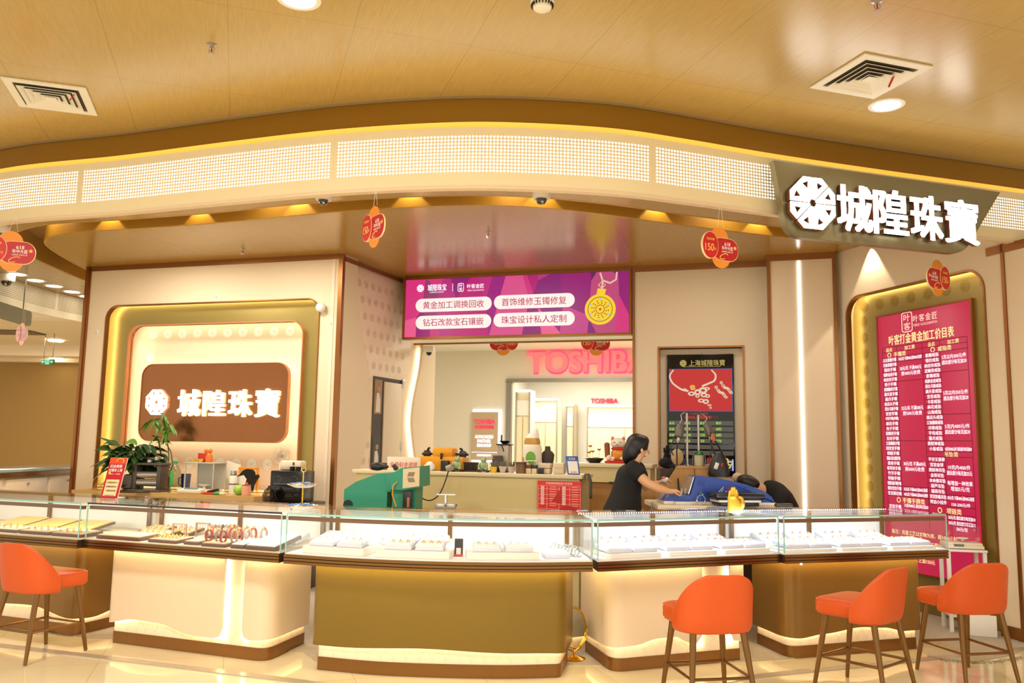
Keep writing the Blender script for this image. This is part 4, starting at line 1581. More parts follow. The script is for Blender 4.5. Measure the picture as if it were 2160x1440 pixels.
g.build('red_lettering', em((220, 30, 20), .8), t, 0)
q0, q1 = tx(1411, 966), tx(1548, 993)
G().box(((q0[0] + q1[0]) / 2, Y - .001, (q0[1] + q1[1]) / 2), (q1[0] - q0[0], .002, q0[1] - q1[1])).build('lower_picture', em((22, 26, 52), .6), t, 0)
G().box((q1[0] - .01, Y - .003, (q0[1] + q1[1]) / 2), (.016, .002, q0[1] - q1[1])).build('picture_edge', em((150, 170, 255), 1.0), t, 0)
g = G()
for (u, v) in ((1527, 977), (1536, 983), (1531, 971), (1540, 977)):
    q = tx(u, v)
    g.ring([(q[0] + .035 * math.cos(R_(j * 45)), q[1] + .028 * math.sin(R_(j * 45))) for j in range(8)], [(q[0] + .018 * math.cos(R_(j * 45)), q[1] + .012 * math.sin(R_(j * 45))) for j in range(8)], Y - .005, Y - .002)
g.build('blossom_picture', em((220, 206, 140), .8), t, 0)
G().box(tuple(Vector((tx(1498, 975)[0], Y - .003, tx(1498, 975)[1]))), (.06, .002, .10)).build('red_card_picture', em((200, 20, 30), .8), t, 0)

# price board in the niche of the right wall
t = thing('price_board', 'tall crimson lit price list board with white tables in the right gold niche', 'sign', FRW.pt(0, 0, 0), -72)


def rx(u, v):
    return FRW.hit(u, v, -.10)


x0, x1 = rx(1857, 850)[0], rx(2057, 850)[0]
z1, z0 = rx(1945, 652)[1], .36
W, HH = x1 - x0, z1 - z0
xc = (x0 + x1) / 2
G().box((xc, .115, (z0 + z1) / 2), (W, .03, HH), .003).build('board', mat('crimson_lightbox', (110, 14, 34), 0.35, emit=(192, 32, 72), es=.80, noise=.1, nscale=1.2), t)
G().ring([(x0 - .018, z0 - .018), (x1 + .018, z0 - .018), (x1 + .018, z1 + .018), (x0 - .018, z1 + .018)], [(x0, z0), (x1, z0), (x1, z1), (x0, z1)], .095, .13).build('frame', m_bronze, t, 0)
Y = .0995
zt_, zb_ = rx(1890, 757.6)[1], rx(1890, 1040)[1]
row = (zt_ - zb_) / 27
C1, C2, C3, C4 = x0 + .13 * W, x0 + .365 * W, x0 + .60 * W, x0 + .82 * W
g, gy, gl = G(), G(), G()
L = x0 + .05 * W
X2, X3, X4, X5 = x0 + .215 * W, x0 + .50 * W, x0 + .685 * W, x0 + .955 * W


def hl(xa, xb, z):
    gl.box(((xa + xb) / 2, Y - .001, z), (xb - xa, .001, .005))


def vl(x, za, zb):
    gl.box((x, Y - .001, (za + zb) / 2), (.004, .001, za - zb))


col1 = ['古法素圈手镯', '光面素圈手镯', '错纹手镯', '纸醉金迷手镯', '树皮纹手镯', '筷子手镯', '素圈雕纹手镯', '满天星手镯', '猫爪手镯', '南瓜头手镯', '莫比乌斯手镯', '宫宫手镯', '卡家手镯(单圈)', '麻花手镯', '包子手镯', '泥鳅背手镯', '拉丝手镯', '江南烟雨手镯', '回宫宫手镯', '韩版手镯', '宽版/立体立雕手镯', '蛋卷手镯', '卷草纹手镯', '竹节手镯', '轮胎手镯', '宽版光面手镯手镯', '锻丝宫宫手镯', '宝宝推拉镯']
for i, s in enumerate(col1):
    z = zt_ - row * i
    g.text(s, C1, z, .037, None, Y, 'C', .001, .02, maxw=.155 * W)
    hl(L, X2, z - row / 2)
col3 = ['素圈戒指', '错纹戒指', '树皮纹戒指', '泥鳅背戒指', '素镯戒指', '纸醉金迷戒指', '莫比乌斯戒指', '满天星戒指', '宫宫戒指', '卡家戒指', '麻花戒指', '山海戒指', '南瓜头戒指', '江南烟雨戒指', '印章戒指', '字母戒指', '猫爪戒指', '黄财神戒指', '小香戒指', None, '平安无事牌', '宫宫金饼', '黄财神吊坠', '金饼吊坠', '本命佛吊坠', '葫芦吊坠', '福袋吊坠', '宫宫奶瓶吊坠', '转运小挂件']
for i, s in enumerate(col3):
    z = zt_ - row * i
    if s:
        g.text(s, C3, z, .037, None, Y, 'C', .001, .02, maxw=.165 * W)
        hl(X3, X4, z - row / 2)
    else:
        gy.text('吊坠类', x0 + .75 * W, z, .05, None, Y, 'C', .001, .02)
        hl(X3, X5, z - row / 2)
zh1, zh2 = zt_ + row * 2.1, zt_ + row
for s, x in (('品名', C1), ('加工费', C2), ('品名', C3), ('加工费', C4)):
    gy.text(s, x, zh1, .041, None, Y, 'C', .001, .02)
gy.text('手镯类', C2 - .13, zh2, .05, None, Y, 'C', .001, .02)
gy.text('戒指类', C4 - .1, zh2, .05, None, Y, 'C', .001, .02)
for x, z in ((C2 - .27, zh2), (C4 - .24, zh2), (C1 + .05, zb_ - row * 1.25), (C4 - .24, zt_ - row * 29.5)):
    gy.ring([(x + .026 * math.cos(R_(j * 30)), z + .026 * math.sin(R_(j * 30))) for j in range(12)], [(x + .018 * math.cos(R_(j * 30)), z + .018 * math.sin(R_(j * 30))) for j in range(12)], Y - .001, Y)
gy.text('叶客打金黄金加工价目表', xc - .02, zt_ + row * 4.0, .10, W * .70, Y, 'C', .001, .025)
for s, i, x in (('20元/克 不满400元\n按400元收费', 2.5, C2), ('25元/克 不满500元\n按500元收费', 10.5, C2), ('30元/克 不满600元\n按600元收费', 21.5, C2), ('5克以内300元/件\n超出部分每克加20', 1.2, C4), ('5克以内350元/件\n超出部分每克加20', 8, C4), ('5克内400元/件\n超出部分每克加20', 14.3, C4), ('10克内400/件\n超出部分每克加25元', 21.9, C4), ('每增加一种效果\n增加5元/克', 24.8, C4)):
    l1, l2 = s.split('\n')
    g.text(l1, x, zt_ - row * (i - .52), .041, None, Y, 'C', .001, .015, maxw=.24 * W)
    g.text(l2, x, zt_ - row * (i + .52), .041, None, Y, 'C', .001, .015, maxw=.24 * W)
for s, i, x in (('10元/克 不满400元按400元收费', 0, C2), ('35元/克 不满600元按600元收费', 26, C2), ('40元/克 不满600元按600元收费', 27, C2), ('10克内500元/件 超出部分每克加30', 18, C4), ('30元/克 不满400元按400元收费', 27, C4), ('150-200元/件', 28.2, C4), ('15克内400元 超出每克加20', 29.2, C2), ('20元/克 超出部分每克加10', 30.6, C4), ('30元/克 超出部分每克加15', 31.6, C4), ('50元/克', 32.6, C4)):
    g.text(s, x, zt_ - row * i, .035, None, Y, 'C', .001, .015, maxw=.255 * W)
gy.text('手镯手牌类', C1 + .24, zb_ - row * 1.25, .052, None, Y, 'C', .001, .02)
gy.text('项链类', C4 - .08, zt_ - row * 29.5, .052, None, Y, 'C', .001, .02)
for s, i in (('宫宫手镯', 29.6), ('串珠手链', 30.8)):
    g.text(s, C1, zt_ - row * i, .037, None, Y, 'C', .001, .02)
for k, s in enumerate(('备注：克重工艺以实物为准，超1000元起', '以上分类定制款式除外，工费另议', '每增加一种款式，工费增加5元/克', '300元起，其余工艺加150元')):
    gy.text(s, x0 + .08 * W, .72 - k * .08, .042, None, Y, 'L', .001, .01, maxw=.78 * W)
hl(L, X5, zh1 + row * .55)
hl(L, X5, zh1 - row * .5)
hl(L, X3, zh2 - row * .5)
hl(X3, X5, zh2 - row * .5)
for i, xa, xb in ((.5, X2, X3), (4.5, X2, X3), (16.5, X2, X3), (25.5, X2, X3), (26.5, X2, X3), (27.5, X2, X3), (3.5, X4, X5), (11.5, X4, X5), (16.5, X4, X5), (18.5, X4, X5), (26.5, X4, X5), (28.6, X4, X5), (30.1, X3, X5), (31.1, X4, X5), (32.1, X4, X5)):
    hl(xa, xb, zt_ - row * i)
ze = zt_ - row * 33.1
for x in (L, X3, X5):
    vl(x, zh1 + row * .55, ze)
for x in (X2, X4):
    vl(x, zh2 - row * .5, zt_ - row * 27.5)
    vl(x, zh1 + row * .55, zh1 - row * .5)
lx_, lz = rx(1913, 679)
gw = G().ring(rrect(lx_ - .07, lx_ + .07, lz - .10, lz + .10, .03, 4), rrect(lx_ - .06, lx_ + .06, lz - .09, lz + .09, .022, 4), Y - .001, Y)
gw.text('叶', lx_, lz + .042, .075, .085, Y, 'C', .001, .01)
gw.text('客', lx_, lz - .042, .075, .085, Y, 'C', .001, .01)
a, b_ = rx(1951, 668)
lw_ = rx(1977, 668)[0] - rx(1926, 668)[0]
gw.text('叶客金匠', a, b_, .07, lw_, Y, 'C', .001, .012, spacing=1.2)
a, b_ = rx(1951, 682)
gw.text('YEKE GOLDSMITH', a, b_, .024, lw_, Y, 'C', .001)
gw.build('logo', em((255, 214, 190), .95), t, 0)
gy.build('gold_lettering', em((255, 232, 160), 1.0), t, 0)
g.build('white_lettering', em((255, 236, 246), 1.15), t, 0)
gl.build('table_lines', em((120, 6, 24), .5), t, 0)

# the shop across the corridor: lit letters, plaque, cupboards
t = thing('shop_letters', 'large glowing red letters on the pale wall of the shop across', 'sign', FST.pt(0, 0, 0), -16.5)
g, g2 = G(), G()
a, b_ = FST.hit(1117, 765)
hgt = FST.hit(1180, 743)[1] - FST.hit(1180, 788)[1]
wid = (FST.hit(1333, 765)[0] - a) / .86
g.text('TOSHIBA', a, b_, hgt * .94, wid * .99, -.05, 'L', .05, .035)
g2.text('TOSHIBA', a - .012, b_, hgt * 1.04, wid * 1.008, -.03, 'L', .03, .05)
g.build('lettering', mat('red_lit_letters', (200, 40, 60), .5, emit=(255, 120, 110), es=1.0, sample=False, noise=.1, nscale=6), t, 0)
g2.build('pink_rim', em((255, 60, 110), 1.3), t, 0)
t = thing('shop_letters', 'small red letters on the back wall inside the shop across', 'sign', FST.pt(0, 3.13, 0), -16.5)
a, b_ = FST.hit(1275, 845, -3.13)
wid = FST.hit(1303, 845, -3.13)[0] - FST.hit(1246, 845, -3.13)[0]
G().text('TOSHIBA', a, b_, .10, wid, 0, 'C', .03, .02).build('lettering', em((240, 60, 90), 1.0), t, 0)
t = thing('partner_plaque', 'grey and bronze lit partner plaque on the pale wall across the corridor', 'sign', FST.pt(0, 0, 0), -16.5)
x0, x1 = FST.hit(996, 930)[0], FST.hit(1052, 930)[0]
z1, z0 = FST.hit(1024, 869)[1], FST.hit(1024, 953)[1]
G().box(((x0 + x1) / 2, -.06, (z0 + z1) / 2), (x1 - x0, .04, z1 - z0)).build('panel', mat('bronze_plaque', (206, 184, 150), .4, .3), t, 0)
G().box(((x0 + x1) / 2, -.06, z0 - .08), (x1 - x0, .04, .14)).build('lower_panel', mat('bronze_plaque', (206, 184, 150), .4, .3), t, 0)
G().box(((x0 + x1) / 2 + .03, -.03, (z0 + z1) / 2 - .07), (x1 - x0 + .04, .02, z1 - z0 + .24)).build('backlight', em((250, 246, 255), 1.6), t, 0)
g, g2 = G(), G()
xm = (x0 + x1) / 2
g.text('TOSHIBA', xm, z1 - .18, .09, .42, -.08, 'C', .012, .012)
g.text('东芝授权经销商', xm, z1 - .28, .07, .38, -.08, 'C', .012, .01)
g2.text('AUTHORIZED', xm, FST.hit(1022, 921)[1], .06, .36, -.08, 'C', .012, .012)
g2.text('PARTNER', xm, FST.hit(1022, 930)[1], .06, .26, -.08, 'C', .012, .012)
g2.text('授权合作伙伴', xm, FST.hit(1022, 939)[1], .06, .28, -.08, 'C', .012, .012)
g2.text('上海东芝电梯有限公司', xm, z0 - .06, .04, .28, -.08, 'C', .012, .01)
g.build('red_lettering', em((250, 50, 90), 1.2), t, 0)
g2.build('white_lettering', em((255, 250, 255), 1.5), t, 0)
m_cupb = mat('ivory_cupboard', (240, 224, 190), 0.5)
m_alu = mat('aluminium_frame', (168, 162, 150), 0.4, 0.4)
for k, (u0, u1, v1, y, lab) in enumerate(((1087, 1118, 822, 1.2, 'tall ivory cupboard with a glazed top, nearest the shop doorway'), (1125, 1176, 840, 2.0, 'wide ivory cupboard with a lit top in the shop across'), (1194, 1211, 852, 2.7, 'narrow ivory cupboard beside the wide one in the shop across'), (1238, 1400, 854, 2.7, 'ivory double cupboard under the small red letters in the shop across'))):
    x0, x1 = FST.hit(u0, 900, -y)[0], FST.hit(u1, 900, -y)[0]
    zz = FST.hit((u0 + u1) / 2, v1, -y)[1]
    t = thing('shop_cupboard', lab, 'cupboard', FST.pt((x0 + x1) / 2, y, 0), -16.5, 'cupboards in the shop across')
    w_ = x1 - x0
    G().box((0, .2, zz / 2), (w_, .36, zz)).build('body', m_cupb, t)
    G().box((0, 0, zz - .02), (w_, .06, .05)).build('lit_top', em((255, 250, 236), 1.3), t, 0)
    n = 2 if w_ > .3 else 1
    for i in range(n):
        G().box(((i + .5 - n / 2) * w_ / n, .005, zz * .40), (w_ / n - .02, .02, zz * .78)).build('door', m_cupb, t, 0)
    G().box((0, .008, zz * .86), (w_ - .02, .02, zz * .12)).build('upper_panel', m_white, t, 0)
    for s in (-1, 1):
        G().box((s * (w_ / 2 - .012), -.005, zz / 2), (.028, .03, zz)).build('frame_post', m_alu, t, 0)

# ================================================================== ceiling fittings
def vent(u, v, lab):
    p = atz(u, v, 3.9)
    t = thing('air_diffuser', lab, 'vent', (p.x, p.y, 3.9), 18, 'square air diffusers')
    sq = lambda r: [(-r, -r), (r, -r), (r, r), (-r, r)]

    def ringxy(r0, z0, r1, z1, th):
        vs = [(x, y, z0) for x, y in sq(r0)] + [(x, y, z1) for x, y in sq(r1)] + [(x, y, z0 + th) for x, y in sq(r0)] + [(x, y, z1 + th) for x, y in sq(r1)]
        fs = []
        for i in range(4):
            j = (i + 1) % 4
            fs += [(i, j, 4 + j, 4 + i), (8 + i, 12 + i, 12 + j, 8 + j), (i, 8 + i, 8 + j, j), (4 + i, 4 + j, 12 + j, 12 + i)]
        return vs, fs
    G().add(*ringxy(.26, -.012, .205, -.012, .01)).build('outer_frame', m_white, t, 0)
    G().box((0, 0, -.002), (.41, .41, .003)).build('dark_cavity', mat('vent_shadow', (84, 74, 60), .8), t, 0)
    for k in range(4):
        r = .185 - k * .042
        G().add(*ringxy(r, -.026, r - .037, -.004, .004)).build('louvre', m_white, t, 0)
    G().box((0, 0, -.022), (.07, .07, .004)).build('centre_plate', m_white, t, 0)
    return t


v1 = vent(109, 203, 'square white air diffuser in the ceiling at the upper left')
v2 = vent(1834, 161, 'square white air diffuser in the ceiling above the shop sign')
p = atz(1872, 166, 3.885)
q = atz(1896, 195, 3.80)
G().box((.10, -.08, -.05), (.012, .005, .10), 0, Matrix.Rotation(.5, 3, 'Y')).build('red_ribbon', m_red, v2)
G().box((.16, -.14, -.035), (.006, .004, .07), 0, Matrix.Rotation(.5, 3, 'Y')).build('red_ribbon', m_red, v1)


def downlight(u, v, lab, r=.12, z=3.9, power=0):
    p = atz(u, v, z)
    t = thing('recessed_downlight', lab, 'ceiling light', (p.x, p.y, z), 0, 'recessed round downlights')
    G().lathe([(r * .78, -.004), (r, -.004), (r * 1.02, 0), (r * .7, 0)], seg=28).build('trim_ring', m_white, t)
    G().lathe([(0, -.006), (r * .76, -.006), (r * .78, -.001), (0, -.001)], seg=28).build('lamp_disc', m_lamp, t)
    if power:
        lamp('downlight', 'SPOT', (p.x, p.y, z - .02), power, SOFT, (p.x, p.y, 0), r, spot=120, blend=.8)
    return t


downlight(630, -2, 'round recessed downlight cut by the top edge of the photo', power=60)
downlight(1870, 222, 'round recessed downlight just below the right air diffuser', power=60)
for k, (u, v) in enumerate(((37, 578), (75, 591), (114, 603), (152, 615), (184, 625))):
    downlight(u, v, f'small round downlight in the left ceiling row, {ORD[k]} from left', .13, 3.595, 10)
downlight(86, 510, 'small downlight inside the ceiling slot at the far left', .07, 3.86)
t = thing('smoke_detector', 'white slotted smoke detector at the top edge of the ceiling', 'smoke detector', tuple(atz(1144, 2, 3.9)), 0)
G().lathe([(.065, 0), (.065, -.012), (.055, -.02), (.05, -.045), (.035, -.055), (0, -.057)], seg=24).build('body', m_white, t)
g = G()
for k in range(20):
    a = R_(18 * k)
    g.box((.056 * math.cos(a), .056 * math.sin(a), -.028), (.012, .006, .016), 0, Matrix.Rotation(a, 3, 'Z'))
g.build('slots', m_dark, t, 0)
for k, (u, v, z, lab) in enumerate(((447, 94, 3.9, 'fire sprinkler in the ceiling right of the left diffuser'), (1850, 2, 3.9, 'fire sprinkler at the top edge above the right diffuser'), (1030, 490, 3.6, 'fire sprinkler under the inner ceiling above the purple screen'), (512, 525, 3.6, 'fire sprinkler under the inner ceiling above the left wall'))):
    p = atz(u, v, z)
    t = thing('fire_sprinkler', lab, 'sprinkler', tuple(p), 0, 'ceiling sprinklers')
    G().lathe([(.03, 0), (.03, -.004), (.012, -.008), (.012, -.02), (0, -.02)], seg=16).build('escutcheon', m_steel, t)
    G().cyl((0, 0, -.02), (0, 0, -.05), .004).build('bulb', mat('red_bulb', (190, 40, 30), .2), t)
    G().tube([(.012, 0, -.018), (.018, 0, -.035), (0, 0, -.055), (-.018, 0, -.035), (-.012, 0, -.018)], .003, 6).build('yoke', m_steel, t)
    G().lathe([(0, -.053), (.02, -.055), (.02, -.058), (0, -.058)], seg=14).build('deflector', m_steel, t)


def dome(u, v, z, lab, r=.07):
    p = atz(u, v, z)
    t = thing('dome_camera', lab, 'security camera', tuple(p), 0, 'dome cameras')
    G().lathe([(0, 0), (r, 0), (r, -r * .75), (r * .92, -r * .9), (0, -r * .9)], seg=24).build('housing', m_white, t)
    G().lathe([(r * .62, -r * .88), (r * .6, -r * 1.15), (r * .42, -r * 1.42), (r * .2, -r * 1.52), (0, -r * 1.54)], seg=20).build('dome', mat('smoked_dome', (30, 26, 30), .08, coat=1.0), t)
    G().ball((r * .1, -r * .3, -r * 1.25), r * .24, 10, 8).build('lens', m_steel, t)
    return t


dome(683, 407, 3.595, 'white dome camera under the perforated fascia, left one', .07)
dome(1142, 403, 3.595, 'white dome camera under the perforated fascia, right one', .075)
dome(15, 579, 3.595, 'white dome camera hanging by the left ceiling downlights', .10)
dome(3, 478, 3.595, 'white camera half cut by the left edge of the photo', .08)
t = thing('dome_camera', 'small white camera in the corner below the purple screen', 'security camera', FSD.pt(FSD.hit(896, 735)[0] - .05, -.09, 2.78), 0)
G().box((0, 0, -.04), (.13, .12, .08), .01).build('housing', m_white, t)
G().lathe([(.04, -.08), (.035, -.10), (.02, -.12), (0, -.124)], seg=16).build('dome', m_dark, t)
t = thing('wall_camera', 'white ball camera at the top right corner of the left niche', 'security camera', FLW.pt(FLW.hit(682, 650)[0], -.06, FLW.hit(682, 650)[1]), 0)
G().ball((0, 0, 0), .055, 16, 12).build('ball_body', m_white, t)
G().cyl((0, .005, 0), (.02, .06, 0), .022).build('mount', m_white, t)
for k, (u, v) in enumerate(((205, 700), (457, 625), (699, 682))):
    x, z = FLW.hit(u, v)
    t = thing('wall_hook', f'tiny adhesive hook on the left wall, {ORD[k]} from left', 'hook', FLW.pt(x, -.002, z), -16.2, 'small wall hooks')
    G().box((0, 0, 0), (.035, .004, .05), .002).build('plate', m_white, t)
    G().tube([(0, -.002, .0), (0, -.012, -.015), (0, -.018, -.008)], .003, 6).build('hook', m_steel, t)

# spot lights hidden in the ceiling slot, grazing its inner face
for k, (u, v) in enumerate(((163, 572), (75, 500), (265, 478), (450, 465), (662, 449), (884, 428), (1128, 428), (1362, 453), (1588, 480))):
    p = atz(u, v, 3.70)
    c = min(inner, key=lambda q: (q[0] - p.x) ** 2 + (q[1] - p.y) ** 2)
    i = inner.index(c)
    a, b_ = inner[max(0, i - 1)], inner[min(len(inner) - 1, i + 1)]
    d = (V2(b_) - V2(a)).normalized()
    nn = Vector((d.y, -d.x))
    o = V2(c) + nn * .06
    lamp('slot_spot', 'SPOT', (o.x, o.y, 3.81), 9, (1, .82, .42), (o.x - nn.x * .006, o.y - nn.y * .006, 3.4), .01, spot=92, blend=.25)
for (x, y) in ((-4.9, 8.55), (-2.3, 7.65), (.0, 7.1), (2.1, 7.8)):
    lamp('slot_fill', 'AREA', (x, y, 3.85), 2.4, (1, .90, .64), (x, y, 0), .25)  # added area lights that brighten the slot, besides its spots
lamp('flank_fill', 'AREA', (-8.2, 11.2, 2.8), 16, SOFT, (-6.0, 11.4, 3.4), .8)  # unseen fill light in mid-air, aimed up at the side fascia
# spot over the price board, and added fill lights below the inner ceiling, which has no lamps
p = FRW.pt(FRW.hit(1838, 520)[0], -.05, 3.58)
lamp('board_spot', 'SPOT', tuple(p), 40, (1, .88, .66), tuple(FRW.pt(FRW.hit(1838, 520)[0], -.05, 1.2)), .02, spot=68, blend=.12)
for (x, y, p_) in ((-4.0, 8.7, 44), (-2.6, 8.2, 40), (-.6, 8.0, 24), (2.0, 8.3, 10)):
    lamp('inner_fill', 'AREA', (x, y, 3.58), p_, SOFT, (x, y, 0), .5)


# ================================================================== hanging promotion cards
m_rim = mat('cream_card_edge', (252, 226, 180), .5)
m_redp = mat('card_red', (190, 18, 30), .45, noise=.2, nscale=6)
m_gold_print = mat('card_gold_print', (250, 206, 110), .5)
m_white_print = mat('card_white_print', (255, 240, 236), .5)


def circ(cx, cz, r, n=28):
    return [(cx + r * math.cos(2 * math.pi * k / n), cz + r * math.sin(2 * math.pi * k / n)) for k in range(n)]


def promo(lab, p, rotz, sc=1.0, mirror=False, num='150', hang=.3):
    s = -1 if mirror else 1
    t = thing('promotion_card', lab, 'hanging sign', tuple(p), rotz, 'hanging promotion cards')
    t.scale = (sc, sc, sc)
    def oval(cx, cz, rx, rz, n=28):
        return [(cx + rx * math.cos(2 * math.pi * k / n), cz + rz * math.sin(2 * math.pi * k / n)) for k in range(n)]
    G().xz(oval(-s * .005, .065, .082, .082), 0, .006).xz(oval(s * .01, -.075, .078, .074), .0005, .0055).build('orange_backing', m_orange_print, t, 0)
    x0, x1 = (-.07, .160) if s > 0 else (-.160, .07)
    G().xz(rrect(x0 - .004, x1 + .004, -.094, .074, .078, 10), -.002, .008).build('card_rim', m_rim, t, 0)
    G().xz(rrect(x0, x1, -.09, .07, .075, 10), -.004, -.002).build('red_panel', m_redp, t, 0)
    G().xz(oval(-s * .092, .008, .072, .098), -.007, .010).build('disc_rim', m_rim, t, 0)
    G().xz(oval(-s * .092, .008, .068, .094), -.009, -.007).build('red_disc', mat('card_disc_red', (206, 28, 26), .45, noise=.2, nscale=6), t, 0)
    g = G()
    g.text('足金克减', -s * .092, .052, .018, .068, -.0092, 'C', .001, .012)
    g.text(num, -s * .092 - .01, -.008, .052, .076, -.0092, 'C', .001, .012)
    g.text('元', -s * .092 + .040, -.018, .018, .018, -.0092, 'C', .001, .015)
    g.tube([(s * .03 + .036 * math.cos(R_(a)), -.004, -.062 + .018 * math.sin(R_(a)) + .012 * math.cos(R_(a))) for a in range(0, 300, 20)], .0035, 6)
    g.build('gold_print', m_gold_print, t, 0)
    g = G()
    xx = s * .062
    g.text('618', xx, .030, .026, .052, -.0042, 'C', .001, .03)
    g.text('年中大促', xx, .000, .03, .10, -.0042, 'C', .001, .025)
    g.text('旧金换新 仅需补工费', xx, -.026, .011, .10, -.0042, 'C', .001, .01)
    g.build('white_print', m_white_print, t, 0)
    g = G()
    star = [(s * .132 + (.018 if k % 2 == 0 else .008) * math.cos(R_(90 + 36 * k)), .008 + (.018 if k % 2 == 0 else .008) * math.sin(R_(90 + 36 * k))) for k in range(10)]
    g.xz(star, -.0055, -.004)
    g.build('gold_star', m_gold_print, t, 0)
    for k in (-1, 1):
        G().cyl((s * .01 + k * .028, .003, .145), (s * .01 + k * .004, .003, .145 + hang / sc), .0012 / sc, seg=5).build('thread', m_white, t, 0)
    return t


def promo_at(lab, u, v, Y, rot, ztop, sc=1.0, mirror=False, num='150'):
    p = aty(u, v, Y)
    return promo(lab, p, rot, sc, mirror, num, max(.05, ztop - p.z - .145 * sc))


promo_at('red and orange promotion card hanging left of the purple screen, seen edge-on', 788, 478, 5.66, -54, 3.24)
promo_at('red and orange promotion card hanging under the fascia left of the shop sign', 1519, 522, 5.86, 26, 3.24)
promo_at('red and orange promotion card hanging in front of the price board', 1979, 586, 6.62, 34, 3.24, 1.0, True)
promo_at('red and orange promotion card cut by the left edge of the photo', 22, 529, 6.55, 18, 3.24, 1.1)
promo_at('small red promotion card hanging far back at the left above the exit sign', 46, 704, 10.2, -38, 3.6, .95)
promo_at('promotion card seen below the purple screen, the left one, 8.8 discount', 1063, 722, 11.8, 0, 3.25, 1.25, True, '8.8折')
promo_at('promotion card seen below the purple screen, the right one', 1256, 722, 11.6, 0, 3.25, 1.25)

# green exit sign hanging in the mall
p = atz(101, 763, 2.62)
p = aty(101, 763, 15.2)
t = thing('exit_sign', 'hanging green running man exit sign with two arrows, far left', 'exit sign', tuple(p), -10)
G().box((0, 0, 0), (.26, .03, .10), .004).build('sign_case', mat('exit_green_dark', (60, 120, 84), .4), t)
g = G().ring(rrect(-.036, .036, -.044, .044, .004, 2), rrect(-.028, .028, -.036, .036, .004, 2), -.019, -.015)
for s in (-1, 1):
    g.xz([(s * .115, 0), (s * .09, .02), (s * .09, .006), (s * .055, .006), (s * .055, -.006), (s * .09, -.006), (s * .09, -.02)], -.019, -.015)
g.box((0, -.017, .0), (.012, .004, .03)).box((.006, -.017, -.02), (.008, .004, .02)).box((-.008, -.017, -.02), (.008, .004, .02)).xz(circ(.002, .023, .008, 10), -.019, -.015)
g.build('lit_symbol', em((150, 255, 190), 1.4), t, 0)
for s in (-1, 1):
    G().cyl((s * .09, 0, .05), (s * .09, 0, 3.37 - p.z), .006, seg=6).build('hanger_rod', m_grey, t)
# back of another hanging shop sign on the side fascia
a, b_ = aty(-25, 655, 10.2), aty(60, 663, 11.2)
t = thing('side_shop_sign', 'back of a grey gold hanging sign panel on the left side fascia', 'sign', ((a.x + b_.x) / 2, (a.y + b_.y) / 2, b_.z - .05), math.degrees(math.atan2(b_.y - a.y, b_.x - a.x)))
G().xz(rrect(-.6, .6, -.10, .10, .05, 5), 0, .05).build('sign_panel', mat('sign_grey_metal', (128, 118, 88), .3), t)
for s in (-.4, .4):
    G().cyl((s, .025, .09), (s, .025, 3.595 - b_.z + .05), .008, seg=6).build('hanger', m_grey, t)

# far left: another drawer counter of the shop
t = thing('drawer_counter', 'cream drawer counter with a glass top at the far left behind the showcase', 'counter', (-5.6, 10.6, 0), 90)
G().box((-.3, .33, .52), (3.6, .62, 1.04), .004).build('body', m_cream, t)
G().box((-.3, .31, 1.07), (3.7, .70, .05), .004).build('dark_trim', m_trimmetal, t)
G().box((-.3, .31, 1.115), (3.66, .68, .035), .004).build('glass_top', mat('grey_glass_top', (150, 165, 160), .1, coat=.5), t)
for k in range(4):
    d = G().box((-1.62 + k * .90, .012, .87), (.82, .03, .30), .004).build('drawer', m_cream, t)
    G().cyl((-1.62 + k * .90, -.005, .96), (-1.62 + k * .90, -.025, .96), .012).build('knob', m_steel, d)

# ================================================================== bar stools
m_orange = mat('orange_leather', (206, 82, 22), 0.42, bump=0.05, nscale=300)
m_leg = mat('bronze_leg', (128, 94, 54), 0.28, 0.85)


